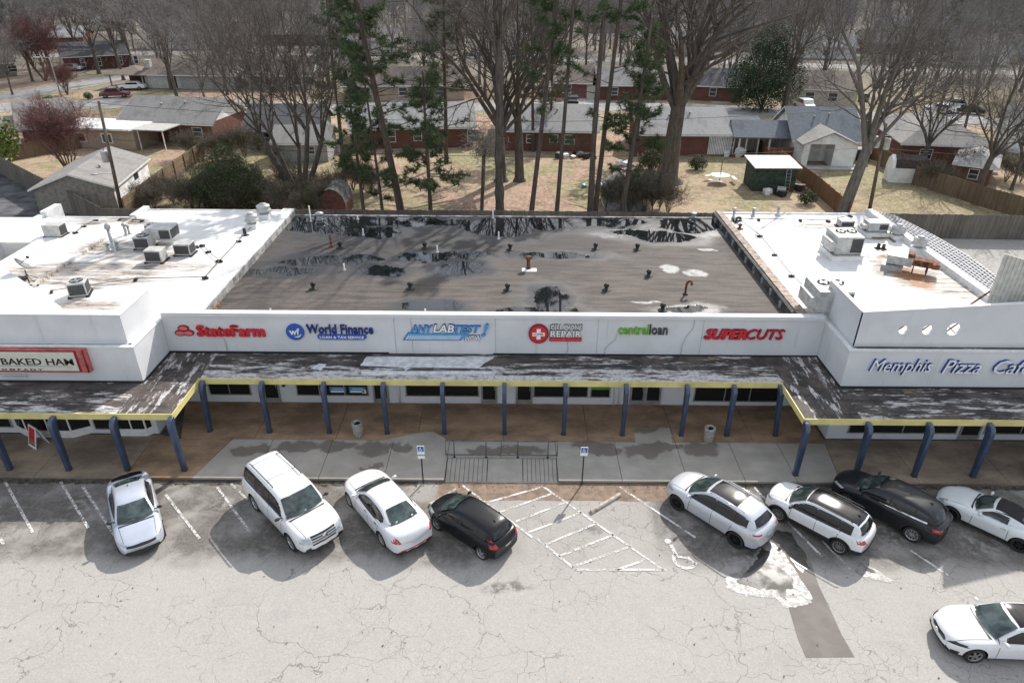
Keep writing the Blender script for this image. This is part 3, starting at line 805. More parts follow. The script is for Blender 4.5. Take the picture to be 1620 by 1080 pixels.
# tiled mansard on the far side of the right roof
b = MB()
def mxo(u): return 26.6 + .9 * sin(pi * min(1, max(0, (u - 31.4) / 14.8)))
us = [31.4 + 14.8 * i / 12 for i in range(13)]
for u0, u1 in zip(us, us[1:]):
    w0 = (mxo(u0) - 25.07) * min(1, (u0 - 31.3) / 1.8) + 25.07; w1 = (mxo(u1) - 25.07) * min(1, (u1 - 31.3) / 1.8) + 25.07
    b.poly([(25.05, u0, 5.05), (w0, u0, 4.72), (w1, u1, 4.72), (25.05, u1, 5.05)]); b.poly([(w0, u0, 4.72), (w0, u0, 4.3), (w1, u1, 4.3), (w1, u1, 4.72)])
part('mansard_deck', b, M('mansard_dark_deck', (.05, .055, .065), .7, var=.1))  # dark deck colour between the pale slats
b = MB()
import itertools
def mans(u, v):      # u along y, v down the slope
    xo = 26.6 + .9 * sin(pi * min(1, max(0, (u - 31.4) / 14.8)))
    return Vector((25.07 + (xo - 25.07) * v, u, 5.12 - .34 * v))
u = 31.6
while u < 46.0:
    for j in range(7):
        v0 = j / 7; v1 = v0 + .085
        lim = min(1, (u - 31.2) / 1.6)
        if v0 > lim: continue
        p = [mans(u, v0), mans(u + .24, v0), mans(u + .24, v1), mans(u, v1)]
        b.poly([tuple(q + Vector((0, 0, .05))) for q in p][::-1]); b.poly([tuple(p[3] + Vector((0, 0, .05))), tuple(p[2] + Vector((0, 0, .05))), tuple(p[2] - Vector((0, 0, .03))), tuple(p[3] - Vector((0, 0, .03)))])
    u += .34
tag(part('mansard_tiles', b, M('mansard_slats', (.52, .53, .56), .6, var=.1)), kind='stuff')
# corrugated back of the sign tower beyond the right block, propped with rusty steel
b = MB()
for i in range(44):
    x = 21.42 + i * .2
    b.box(x, 28.0, 4.9, x + .1, 28.05, 9.12 - i * .055); b.box(x + .1, 28.03, 4.9, x + .2, 28.09, 9.09 - i * .055)
tag(part('tower_cladding', b, M('cream_corrugated', (.55, .54, .49), .6, var=.08)), kind='stuff')
for x0, x1, z1 in ((20.9, 22.15, 8.0), (23.0, 24.4, 7.6)):
    b = MB(); b.tube([(x0, 29.6, 4.9), (x1, 28.1, z1)], .05, 6); b.box(x1 - .12, 28.09, z1 - .12, x1 + .12, 28.16, z1 + .16); part('tower_brace', b, MAT_RUST)

# ------------------------------------------------------------------ canopy and fascia
path = [(-44, 24.22), (-14.78, 24.22), (-14.78, 27.12), (12.60, 27.12), (12.60, 24.22), (44, 24.22)]
b = MB()
b.poly([(-44, 24.24, 2.965), (-14.80, 24.24, 2.965), (-14.80, 27.14, 2.965), (-17.12, 29.40, 3.10), (-17.12, 26.64, 3.08), (-44, 26.64, 3.08)])
b.poly([(-14.80, 27.14, 2.965), (12.62, 27.14, 2.965), (15.10, 29.40, 3.10), (-17.12, 29.40, 3.10)])
b.poly([(12.62, 27.14, 2.965), (12.62, 24.24, 2.965), (44, 24.24, 2.965), (44, 26.64, 3.08), (15.10, 26.64, 3.08), (15.10, 29.40, 3.10)])
canopy = part('canopy', b, MAT_CANOPY)
b = MB()
b.poly([(-44, 24.24, 2.70), (-44, 26.64, 2.70), (-17.12, 26.64, 2.70), (-17.12, 29.4, 2.70), (-14.80, 27.14, 2.70), (-14.80, 24.24, 2.70)])
b.poly([(-14.80, 27.14, 2.70), (-17.12, 29.40, 2.70), (15.10, 29.40, 2.70), (12.62, 27.14, 2.70)])
b.poly([(12.62, 27.14, 2.70), (15.10, 29.40, 2.70), (15.10, 26.64, 2.70), (44, 26.64, 2.70), (44, 24.24, 2.70), (12.62, 24.24, 2.70)])
b.build('soffit', MAT_SOFFIT, canopy)
for i in range(5):
    (x0, y0), (x1, y1) = path[i], path[i + 1]
    b = MB(); t = .045
    if y0 == y1: b.box(x0 - (t if i == 2 else 0) , y0 - t, 2.70, x1 + (t if i != 2 else t), y0, 3.0)
    else: b.box(min(x0, x1) - (0 if i == 1 else t), 24.22, 2.70, x0 + (t if i == 1 else 0), 27.12 - t, 2.998)
    b.build('fascia', MAT_YELLOW, canopy)
def thin(name, pts, z, mat, par): 
    b = MB(); b.poly([(p[0], p[1], z) for p in pts]); return b.build(name, mat, par)
MAT_COAT = M('white_coating_patch', (.68, .68, .69), .7, var=.12, scale=3)
def coat(pxs):
    P = [G(a, c, 3.04) for a, c in pxs]; rnd = random.Random(len(pxs) * 7 + int(pxs[0][0])); Q = []
    for i, p in enumerate(P):
        q = P[(i + 1) % len(P)]
        for j in range(6):
            r = p.lerp(q, j / 6); Q.append((r.x + rnd.uniform(-.03, .03), r.y + rnd.uniform(-.02, .02)))
    bb = MB()
    bb.poly([(x, y, 2.965 + max(0, (y - 27.14)) / 2.26 * .135 + .006) for x, y in Q][::-1]); bb.build('coating_patch', MAT_COAT, canopy)
coat([(570, 578), (580, 565), (783, 566), (755, 582), (650, 581), (641, 586), (640, 581)])
coat([(491, 582), (505, 575), (517, 576), (508, 585)])
coat([(570, 592), (572, 586), (780, 586), (778, 590)])
b = MB(); b.box(-17.2, 29.30, 3.10, -6.2, 29.40, 3.16); b.box(-1, 29.32, 3.10, 15.1, 29.40, 3.15); b.box(-44, 26.54, 3.08, -17.1, 26.64, 3.13); b.box(15.1, 26.54, 3.08, 44, 26.64, 3.13)
b.box(-17.12, 26.64, 3.09, -17.04, 29.30, 3.14); b.box(15.03, 26.64, 3.09, 15.10, 29.30, 3.14)
b.build('base_flashing', M('tar_flashing', (.015, .015, .016), .6, var=.1), canopy)
# scraps on the canopy
for px, py in ((1126, 566), (1126, 567), (1436, 619)):
    c = G(px, py, 3.1); b = MB(); b.box(c.x - .2, c.y - .1, 3.06, c.x + .2, c.y - .05, 3.14); b.box(c.x - .2, c.y + .05, 3.06, c.x + .2, c.y + .1, 3.12); b.build('timber_scrap', M('old_timber', (.25, .2, .12), .9), canopy)

# ------------------------------------------------------------------ blue columns: head arches out of the fascia, leg tapers to the pavement
def column(x, y, dx=0.0, dy=-1.0, lean=0.0, hx=0.0):
    """x,y of the foot; the head joins the fascia behind it in direction -d"""
    root = MB()
    prof = []      # (offset outwards from foot centre line, z, depth)
    d = Vector((dx, dy, 0)).normalized(); n = Vector((-d.y, d.x, 0))
    pts = []
    for i in range(8):
        a = i / 7 * pi / 2
        pts.append((-.02 - .36 * (1 - sin(a)), 2.50 + .34 * cos(a) - .0, None))
    W = .10
    outer = [(-.30, 2.90), (-.16, 2.905), (-.02, 2.86), (.08, 2.78), (.14, 2.66), (.155, 2.5), (.15, 2.2), (.10, .15)]
    inner = [(-.30, 2.64), (-.28, 2.62), (-.26, 2.60), (-.24, 2.56), (-.215, 2.5), (-.20, 2.4), (-.185, 2.2), (-.10, .15)]
    V = []
    for (o, z), (q, w) in zip(outer, inner):
        for s, off, zz in ((-1, o, z), (1, o, z), (1, q, w), (-1, q, w)):
            k = (2.6 - zz) / 2.45
            p = Vector((hx * (1 - k), 0, 0)) + d * off + n * s * (W - .012 * 0)
            V.append((x + p.x, y + p.y, zz))
    root.v = V
    for i in range(len(outer) - 1):
        for j in range(4):
            a = i * 4 + j; bb = i * 4 + (j + 1) % 4
            root.face((a, bb, bb + 4, a + 4), 0, False)
    root.face((0, 3, 2, 1)); m = (len(outer) - 1) * 4; root.face((m, m + 1, m + 2, m + 3))
    o = root.build('column', MAT_BLUE, strip)
    me = o.data; bm = bmesh.new(); bm.from_mesh(me); bmesh.ops.recalc_face_normals(bm, faces=bm.faces)
    es = [e for e in bm.edges if len(e.link_faces) == 2 and e.calc_face_angle(0) > .6]
    bmesh.ops.bevel(bm, geom=es, offset=.03, segments=2, affect='EDGES', profile=.6); bm.to_mesh(me); bm.free()
    for p in me.polygons: p.use_smooth = True
    f = MB(); f.box(x - .12, y - .12, .148, x + .12, y + .12, .165); f.build('foot_plate', M('foot_plate_steel', (.10, .10, .11), .6, .4), o)
CY_, CB_ = 26.78, 23.88
for x in (-11.8, -8.9, -6.1, -3.32, -.41, 2.45, 5.3, 8.15): column(x, CY_)
column(10.35, CY_)
column(12.72, CY_ + .05, hx=-.18); column(-14.72, CY_ + .05, hx=.12)
column(-14.72, CB_ + .03, hx=-.06); column(12.66, CB_ + .03, hx=.0)
for i in range(9): column(-17.25 - 2.65 * i, CB_)
for i in range(9): column(15.33 + 2.62 * i, CB_)

# ------------------------------------------------------------------ shop fronts
def win(x0, x1, z0, z1, y, mull=(), name='window', mat=MAT_FRAME):
    f = MB(); t = .05
    xs = [x0] + list(mull) + [x1]
    f.box(x0 - t, y - .05, z0 - t, x1 + t, y, z0); f.box(x0 - t, y - .05, z1, x1 + t, y, z1 + t)
    for x in xs: f.box(x - t / 2, y - .055, z0, x + t / 2, y, z1)
    o = f.build(name, mat, strip)
    for a, c in zip(xs, xs[1:]):
        g = MB(); g.box(a + t / 2, y - .02, z0, c - t / 2, y - .002, z1); g.build('pane', MAT_DARKGLASS, o)
    return o
def door(x0, x1, y, name='shop_door'):
    f = MB(); t = .09
    f.box(x0, y - .06, .15, x1, y - .003, .42); f.box(x0, y - .06, .42, x0 + t, y - .003, 2.3); f.box(x1 - t, y - .06, .42, x1, y - .003, 2.3); f.box(x0, y - .06, 2.3, x1, y - .003, 2.4)
    o = f.build(name, MAT_FRAME, strip)
    g = MB(); g.box(x0 + t, y - .035, .42, x1 - t, y - .004, 2.3); g.build('pane', MAT_DARKGLASS, o)
    h = MB(); h.tube([(x1 - .14, y - .10, 1.0), (x1 - .14, y - .10, 1.35)], .018, 6); h.build('handle', MAT_FRAME, o)
yw = 29.40
win(-15.6, -13.5, .62, 2.5, yw, (-14.58,)); door(-13.05, -12.0, yw)
win(-11.1, -7.45, .62, 2.5, yw, (-9.95, -8.66)); door(-7.2, -6.4, yw)
win(-5.5, -1.78, .62, 2.5, yw, (-3.63,)); door(-1.65, -.82, yw)
door(.14, .99, yw); win(1.06, 2.62, .62, 2.5, yw); win(2.85, 3.82, .62, 2.5, yw); win(3.98, 4.95, .62, 2.5, yw)
door(6.0, 6.76, yw); door(6.78, 7.6, yw)
win(9.31, 13.8, .42, 2.5, yw, (10.86, 12.15))
b = MB(); b.box(3.98, yw - .03, 1.05, 4.95, yw - .022, 2.5); b.build('window_film', M('green_window_film', (.12, .32, .04), .4, var=.1), strip)
b = MB(); b.tube([(-5.86, yw - .07, .15), (-5.86, yw - .07, 2.7)], .04, 8); part('downpipe', b, MAT_WHITE)
b = MB(); b.tube([(5.45, yw - .07, .15), (5.45, yw - .07, 2.7)], .04, 8); part('downpipe', b, MAT_WHITE)
b = MB(); b.tube([(5.2, yw - .07, .15), (5.2, yw - .07, 2.7)], .03, 8); part('downpipe', b, MAT_WHITE)
for x in (-9.0, -8.0):
    b = MB(); b.box(x - .42, yw - .035, .75, x + .42, yw - .025, 1.12); o = b.build('window_notice', M('blue_notice', (.05, .22, .45), .5, var=.0), strip)
    c = MB(); c.box(x - .36, yw - .04, .78, x + .36, yw - .036, .90); c.box(x - .28, yw - .04, .98, x + .3, yw - .036, 1.02); c.build('notice_print', M('notice_white', (.75, .75, .75), .6, var=0), o)
b = MB(); b.box(-7.75, yw - .04, .72, -7.55, yw - .025, .95); b.build('window_notice', M('notice_white', (.75, .75, .75)), strip)
b = MB(); b.lathe([(.09, 0), (.11, .12), (.05, .2)], 10, c=(-11.7, yw - .15, 1.2)); part('wall_lamp', b, MAT_BLACK)
yb = 26.64
win(-26, -24.1, .5, 2.5, yb); 
# two shallow bays at the left block
def bay(x0, x1, c, dep=.42):
    f = MB(); f.prism([(x0, yb - .002), (x0 + c, yb - dep), (x1 - c, yb - dep), (x1, yb - .002)], .15, .55); f.prism([(x0, yb - .002), (x0 + c, yb - dep), (x1 - c, yb - dep), (x1, yb - .002)], 2.5, 2.62)
    for p, q in ((x0 + c, 0), ((x0 + x1) / 2, 0), (x1 - c, 0)): f.box(p - .03, yb - dep, .55, p + .03, yb - dep + .06, 2.5)
    o = f.build('bay_window', MAT_WHITE, strip)
    g = MB(); g.prism([(x0 + .02, yb - .004), (x0 + c, yb - dep + .03), (x1 - c, yb - dep + .03), (x1 - .02, yb - .004)], .55, 2.5); g.build('pane', MAT_DARKGLASS, o)
bay(-23.9, -20.3, .75); win(-20.1, -19.2, .42, 2.5, yb)
bay(-19.1, -17.2 - .15, .2, .25)
win(16.07, 21.23, .52, 2.5, yb, (18.65,)); door(21.4, 22.4, yb); win(22.6, 26.0, .52, 2.5, yb, (24.3,))
# ------------------------------------------------------------------ lettering
def text_islands(body, bold=0.0, shear=0.0, extrude=0.05, spacing=1.0):
    cu = bpy.data.curves.new('t', 'FONT'); cu.body = body; cu.size = 1.0; cu.extrude = extrude / 2; cu.offset = bold; cu.shear = shear
    cu.space_character = spacing; cu.resolution_u = 2; cu.fill_mode = 'BOTH'
    o = bpy.data.objects.new('t', cu); COL.objects.link(o)
    dg = bpy.context.evaluated_depsgraph_get(); dg.update()
    me = bpy.data.meshes.new_from_object(o.evaluated_get(dg))
    bpy.data.objects.remove(o); bpy.data.curves.remove(cu)
    bm = bmesh.new(); bm.from_mesh(me); bmesh.ops.remove_doubles(bm, verts=bm.verts, dist=1e-5); bm.verts.ensure_lookup_table()
    bpy.data.meshes.remove(me)
    seen = set(); isl = []
    for v in bm.verts:
        if v.index in seen: continue
        st = [v]; comp = []; seen.add(v.index)
        while st:
            q = st.pop(); comp.append(q)
            for e in q.link_edges:
                w = e.other_vert(q)
                if w.index not in seen: seen.add(w.index); st.append(w)
        vs = {q.index: i for i, q in enumerate(comp)}
        fs = {f for q in comp for f in q.link_faces}
        isl.append(([tuple(q.co) for q in comp], [tuple(vs[w.index] for w in f.verts) for f in fs]))
    bm.free()
    isl.sort(key=lambda s: min(p[0] for p in s[0]))
    # join dots to their stems
    out = []
    for V, F in isl:
        a, b = min(p[0] for p in V), max(p[0] for p in V)
        if out:
            V0, F0 = out[-1]; a0, b0 = min(p[0] for p in V0), max(p[0] for p in V0)
            ov = min(b, b0) - max(a, a0)
            if ov > .7 * min(b - a, b0 - a0):
                n = len(V0); out[-1] = (V0 + V, F0 + [tuple(i + n for i in f) for f in F]); continue
        out.append((V, F))
    return out
def lettering(body, x0, x1, z0, z1, y, mat, parent, depth=.07, bold=0.0, shear=0.0, face_mat=None, name='letter', spacing=1.0, single=False, dx=0.0):
    """letters standing on a wall that faces -y, filling x0..x1, z0..z1"""
    isl = text_islands(body, bold, shear, depth, spacing)
    X0 = min(p[0] for V, F in isl for p in V); X1 = max(p[0] for V, F in isl for p in V)
    Z0 = min(p[1] for V, F in isl for p in V); Z1 = max(p[1] for V, F in isl for p in V)
    sx, sz = (x1 - x0) / (X1 - X0), (z1 - z0) / (Z1 - Z0)
    if single:
        VV = []; FF = []
        for V, F in isl:
            n = len(VV); VV += V; FF += [tuple(i + n for i in f) for f in F]
        isl = [(VV, FF)]
    for V, F in isl:
        me = bpy.data.meshes.new(name)
        P = [(x0 + dx + (p[0] - X0) * sx, y - depth / 2 - p[2], z0 + (p[1] - Z0) * sz) for p in V]
        me.from_pydata(P, [], F); me.materials.append(mat)
        if face_mat:
            me.materials.append(face_mat)
            for p in me.polygons:
                if abs(p.normal.y) > .9 and p.center.y < y - depth * .9: p.material_index = 1
        o = bpy.data.objects.new(name, me); COL.objects.link(o); o.parent = parent
def outlined(body, x0, x1, z0, z1, y, back, face, parent, depth=.06, bold=.02, shear=0.0, spacing=1.0, m=.035):
    lettering(body, x0 - m, x1 + m, z0 - m, z1 + m, y, back, parent, depth, bold + .03, shear, spacing=spacing)
    lettering(body, x0, x1, z0, z1, y - depth - .002, face, parent, .015, bold, shear, spacing=spacing)
def flat(pts, y, depth, mat, name, parent):
    """outline in x,z extruded towards the viewer"""
    b = MB(); n = len(pts)
    b.v = [(p[0], y, p[1]) for p in pts] + [(p[0], y - depth, p[1]) for p in pts]
    b.face(tuple(range(n))); b.face(tuple(range(n, 2 * n))[::-1])
    for i in range(n):
        j = (i + 1) % n; b.face((i, i + n, j + n, j))
    o = b.build(name, mat, parent)
    bm = bmesh.new(); bm.from_mesh(o.data); bmesh.ops.recalc_face_normals(bm, faces=bm.faces); bm.to_mesh(o.data); bm.free()
    return o
def ell(cx, cz, rx, rz, n=28, a0=0, a1=2 * pi): return [(cx + rx * cos(a0 + (a1 - a0) * i / n), cz + rz * sin(a0 + (a1 - a0) * i / n)) for i in range(n)]
C_RED = M('sign_red', (.56, .02, .035), .45, var=.05, spec=.5)
C_DRED = M('sign_dark_red', (.25, .01, .02), .5, var=.05)
C_PINK = M('sign_pale_red', (.75, .16, .17), .45, var=.05)
C_NAVY = M('sign_navy', (.018, .035, .19), .45, var=.05)
C_BLUE = M('sign_blue', (.03, .10, .42), .45, var=.05)
C_SKY = M('sign_sky_blue', (.08, .33, .62), .45, var=.05)
C_WH = M('sign_white', (.82, .82, .82), .5, var=.02)
C_GREEN = M('sign_green', (.16, .42, .03), .45, var=.05)
C_DG = M('sign_charcoal', (.06, .065, .06), .5, var=.05)
C_BK = M('sign_black', (.015, .013, .012), .5, var=0)
C_CREAM = M('sign_cream', (.60, .60, .52), .5, var=.04)
C_FRAME = M('sign_salmon_red', (.50, .13, .12), .5, var=.2)
yS = 29.395
s = thing('shop_sign', 'red channel letter sign with three joined ovals, leftmost on the long grey wall', 'sign', (0, 0, 0))
for cx, cz in ((-16.12, 4.46), (-16.32, 4.20), (-15.92, 4.20)):
    o = flat(ell(cx, cz, .27, .16), yS, .08, C_DRED, 'oval', s); flat(ell(cx, cz, .21, .11), yS - .082, .012, C_PINK, 'oval_face', o)
lettering('StateFarm', -15.5, -12.2, 4.02, 4.64, yS, C_RED, s, .12, .02)
lettering('StateFarm', -15.46, -12.16, 4.02, 4.64, yS, C_RED, s, .118, .02)
s = thing('shop_sign', 'navy blue letters with a round blue disc and a small blue strip below', 'sign')
flat(ell(-10.68, 4.30, .44, .44), yS, .10, C_BLUE, 'disc', s); 
lettering('wf', -10.95, -10.45, 4.16, 4.52, yS - .10, C_WH, s, .02, .02, single=True, name='disc_lettering')
flat([(-10.75, 4.06), (-10.5, 4.1), (-10.36, 4.25), (-10.42, 4.12), (-10.52, 4.02)], yS - .10, .02, C_WH, 'disc_swoosh', s)
lettering('World Finance', -10.1, -6.85, 4.22, 4.72, yS, C_NAVY, s, .11, .012)
flat([(-9.62, 4.00), (-9.52, 3.88), (-7.35, 3.88), (-7.22, 4.0), (-7.22, 4.12), (-7.3, 4.17), (-9.55, 4.17), (-9.62, 4.1)], yS, .07, C_BLUE, 'strip', s)
lettering('LOAN & TAX SERVICE', -9.5, -7.34, 3.95, 4.10, yS - .07, C_WH, s, .015, .015, single=True, name='strip_lettering')
s = thing('shop_sign', 'slanted blue and white letters over a striped blue swoosh in the middle of the wall', 'sign')
outlined('ANY', -5.02, -3.95, 4.34, 4.70, yS, C_BLUE, C_SKY, s, .07, .012, .28)
outlined('LAB', -3.92, -2.9, 4.34, 4.76, yS, C_NAVY, C_WH, s, .08, .02, .22)
outlined('TEST', -2.88, -1.62, 4.34, 4.70, yS, C_BLUE, C_SKY, s, .07, .01, .28)
lettering('!', -1.55, -1.22, 4.12, 4.84, yS, C_BLUE, s, .12, .03, .3, face_mat=C_SKY)
flat([(-5.15, 4.31), (-5.42, 3.92), (-5.44, 3.88), (-2.6, 3.88), (-2.45, 4.06), (-4.6, 4.24)], yS, .05, C_NAVY, 'swoosh_back', s)
o = flat([(-5.13, 4.30), (-5.40, 3.92), (-2.62, 3.92), (-2.5, 4.03), (-2.3, 4.1), (-2.2, 4.26), (-4.6, 4.26)], yS - .05, .02, C_SKY, 'swoosh', s)
for i in range(22):
    x = -5.15 + i * .12
    flat([(x - .14, 3.93), (x - .09, 3.93), (x + .05, 4.16), (x, 4.16)], yS - .07, .006, C_WH, 'swoosh_stripe', o)
outlined('NOW', -2.4, -1.55, 3.90, 4.17, yS, C_NAVY, C_WH, s, .05, .015, .25)
s = thing('shop_sign', 'round red disc with white cross beside white capital letters and a red strip', 'sign')
o = flat(ell(1.22, 4.30, .49, .52, 36), yS, .12, C_DRED, 'disc', s); flat(ell(1.22, 4.30, .43, .46, 36), yS - .12, .012, C_RED, 'disc_face', o)
flat([(1.12, 4.02), (1.32, 4.02), (1.32, 4.2), (1.52, 4.2), (1.52, 4.4), (1.32, 4.4), (1.32, 4.6), (1.12, 4.6), (1.12, 4.4), (.92, 4.4), (.92, 4.2), (1.12, 4.2)], yS - .132, .015, C_WH, 'cross', o)
lettering('CPR', .97, 1.47, 4.24, 4.37, yS - .147, C_RED, s, .008, .015, single=True, name='cross_lettering')
outlined('CELL PHONE', 1.80, 3.30, 4.54, 4.79, yS, C_DG, C_WH, s, .05, .008, 0, 1.1)
outlined('REPAIR', 1.80, 3.30, 4.13, 4.46, yS, C_DG, C_WH, s, .05, .018, 0, 1.05)
flat([(1.76, 3.88), (3.34, 3.88), (3.34, 4.06), (1.76, 4.06)], yS, .07, C_RED, 'strip', s)
lettering('TABLETS + PHONES + LAPTOPS + GAMES', 1.82, 3.28, 3.93, 4.01, yS - .07, C_PINK, s, .006, .0, single=True, name='strip_lettering')
s = thing('shop_sign', 'thin lower case sign with green first word and charcoal second word', 'sign')
lettering('central', 5.10, 6.58, 4.28, 4.82, yS, C_GREEN, s, .09, .014)
lettering('loan', 6.62, 7.5, 4.28, 4.84, yS, C_DG, s, .09, .006)
s = thing('shop_sign', 'slanted red capital letters, rightmost on the long grey wall', 'sign')
lettering('SUPER', 9.30, 11.32, 4.06, 4.62, yS, C_DRED, s, .14, .02, .25, face_mat=C_RED)
lettering('SUPER', 9.36, 11.38, 4.06, 4.62, yS, C_DRED, s, .138, .02, .25, face_mat=C_RED)
lettering('CUTS', 11.36, 13.2, 4.06, 4.62, yS, C_DRED, s, .14, .008, .25, face_mat=C_RED)
yS2 = 26.635
s = thing('shop_sign', 'slanted blue letters with white faces on the right hand block', 'sign')
C_MB = M('letter_side_blue', (.02, .07, .30), .4, var=.05)
lettering('Memphis', 16.15, 18.95, 3.78, 4.62, yS2, C_MB, s, .13, .0, .28, face_mat=C_WH)
lettering('Pizza', 19.45, 21.15, 3.92, 4.62, yS2, C_MB, s, .13, .0, .28, face_mat=C_WH)
lettering('Cafe', 21.75, 23.4, 3.92, 4.62, yS2, C_MB, s, .13, .0, .28, face_mat=C_WH)
s = thing('shop_sign', 'salmon red framed light box with black capitals on cream, on the left block', 'sign')
yF = yS2 - .26
xr_ = GY(137, 571, yF).x; xp = GY(121, 571, yF).x; zt_ = GY(60, 553, yF).z; zb_ = GY(60, 589, yF).z
b = MB(); b.box(-28.5, yF, zb_, xr_, yS2, zt_); b.build('cabinet', C_FRAME, s)
b = MB(); b.box(-28.4, yF - .02, zb_ + .06, xp + .10, yF, zt_ - .06); b.build('frame', C_DRED, s)
b = MB(); b.box(-28.3, yF - .03, zb_ + .11, xp, yF - .02, zt_ - .11); b.build('sign_panel', C_CREAM, s)
b = MB(); b.tube([(xr_ - .05, yF - .03, zb_ + .03), (xr_ - .05, yF - .03, zt_ - .03)], .03, 6); b.build('side_frame', C_DRED, s)
xm_ = GY(116, 572, yF).x; z1_ = GY(60, 566.5, yF).z; z0_ = GY(60, 576.5, yF).z
xh_ = GY(3, 572, yF).x
for q in (0, .02): lettering('BAKED HAM', xh_ + q, xm_ + q, z0_, z1_, yF - .03 - q * .03, C_BK, s, .012, .003)
lettering('HONEY', xh_ - (xm_ - xh_) * .60, xh_ - .05, z0_, z1_, yF - .03, C_BK, s, .012, .02)
b = MB()
for i in range(110): b.box(xm_ - .1 - i * .05, yF - .037, z0_ - .075, xm_ - .075 - i * .05, yF - .03, z0_ - .055)
b.build('dotted_rule', C_BK, s)
lettering('C O M P A N Y', GY(-10, 580, yF).x, GY(67, 580, yF).x, zb_ + .13, zb_ + .22, yF - .03, C_BK, s, .01, .02)
# cables hanging from the signs
for pts, lb in (([(5.05, 4.3), (5.0, 4.0), (4.75, 3.75), (4.55, 3.5), (4.52, 3.2), (4.65, 3.05)], 'grey cable trailing down the wall below the green sign'),
                ([(8.75, 5.16), (8.72, 4.6), (8.45, 4.2), (8.32, 3.7), (8.3, 3.15)], 'grey cable hanging from the wall top left of the slanted red letters'),
                ([(2.65, 3.88), (2.7, 3.4), (2.62, 3.2)], 'short cable hanging under the round red disc sign')):
    b = MB(); b.tube([(p[0], 29.36, p[1]) for p in pts], .012, 5); tag(b.build('cable', M('cable_grey', (.40, .40, .40), .7, var=0)), lb, 'cable')
b = MB(); b.box(-24.5, 26.56, 3.42, -22.4, 26.64, 3.47); b.box(-23.5, 26.5, 3.35, -22.4, 26.64, 3.38); tag(b.build('conduit', MAT_WALL), 'white conduit on the wall below the salmon framed light box', 'conduit')
b = MB(); b.tube([(-14.25, 29.34, 3.9), (-14.2, 29.34, 3.5), (-14.22, 29.34, 3.1)], .018, 5); tag(b.build('cable', M('cable_grey', (.25, .25, .25))), 'thin cable running down below the leftmost red letters', 'cable')

# ------------------------------------------------------------------ street furniture
MAT_RAIL = M('grey_rail_paint', (.13, .14, .16), .5, .3, var=.2)
h = thing('ramp_handrail', 'dark grey steel handrail behind the kerb ramp', 'handrail', (-.5, 24.98, .15))
b = MB(); b.tube([(-2.58, 0, .10), (-2.58, 0, .93), (2.54, 0, .93), (2.54, 0, .10)], .026, 6); b.build('top_rail', MAT_RAIL, h)
b = MB(); b.tube([(-2.58, 0, .14), (2.54, 0, .14)], .024, 6); b.build('bottom_rail', MAT_RAIL, h)
for x in (-2.2, -.73, .73, 2.12):
    b = MB(); b.tube([(x, 0, 0), (x, 0, .93)], .024, 6); b.build('post', MAT_RAIL, h)
    b = MB(); b.lathe([(.06, 0), (.06, .02)], 8, c=(x, 0, 0)); b.build('base_plate', MAT_BLACK, h)
def bay_sign(px, py, lab, extra):
    p = G(px, py); h = thing('parking_sign', lab, 'sign', (p.x, 23.33, 0))
    b = MB(); b.box(-.028, -.02, 0, .028, .02, 2.05); b.build('post', M('green_steel_post', (.05, .06, .05), .6, .3), h)
    b = MB(); b.box(-.155, -.04, 1.62, .155, -.025, 2.08); pl = b.build('sign_plate', C_WH, h)
    b = MB(); b.box(-.13, -.044, 1.78, .13, -.0405, 2.05); o = b.build('sign_panel', C_BLUE, pl)
    b = MB(); b.lathe([(.018, 0), (.018, .006)], 8, M=T(-.02, -.045, 2.0) @ Matrix.Rotation(pi / 2, 4, 'X')); 
    b.box(-.035, -.05, 1.90, -.005, -.0445, 1.98); b.box(-.035, -.05, 1.89, .05, -.0445, 1.915); b.box(.03, -.05, 1.82, .06, -.0445, 1.90)
    for i in range(10):
        t0 = pi * .6 + i * pi * .14; t1 = t0 + pi * .14
        b.poly([(-.01 + .05 * cos(t0), -.047, 1.865 + .05 * sin(t0)), (-.01 + .072 * cos(t0), -.047, 1.865 + .072 * sin(t0)), (-.01 + .072 * cos(t1), -.047, 1.865 + .072 * sin(t1)), (-.01 + .05 * cos(t1), -.047, 1.865 + .05 * sin(t1))])
    b.build('wheelchair_symbol', C_WH, pl)
    if extra:
        b = MB(); b.box(-.15, -.04, 1.40, .15, -.025, 1.57); b.box(-.15, -.045, 1.565, .15, -.025, 1.60, 1); q = b.build('lower_plate', [C_WH, M('sign_teal', (.03, .25, .22), .5)], h)
bay_sign(669, 768, 'wheelchair bay sign with a second small plate below, near the white sedan', True)
bay_sign(921, 770, 'single plate white and blue wheelchair bay sign right of the kerb ramp', False)
def wheel_stop(a, c, lab):
    A, B = G(*a), G(*c); L = (B - A).length; h = MB()
    pr = [(-.09, 0), (-.09, .09), (-.05, .14), (.05, .14), (.09, .09), (.09, 0)]
    h.v = [(0, p[0], p[1]) for p in pr] + [(L, p[0], p[1]) for p in pr]; n = 6
    for i in range(n): h.face((i, i + n, (i + 1) % n + n, (i + 1) % n))
    h.face(tuple(range(n))); h.face(tuple(range(n, 2 * n))[::-1])
    o = h.build('wheel_stop', M('precast_concrete', (.47, .42, .35), .9, var=.25, scale=4), None, A, (0, 0, atan2(B.y - A.y, B.x - A.x)))
    bevel(o, .015); tag(o, lab, 'wheel stop')
wheel_stop((935, 811), (981, 783), 'concrete wheel stop lying loose right of the hatched bay')
wheel_stop((680, 800), (722, 776), 'concrete wheel stop half hidden by the black hatchback nose')
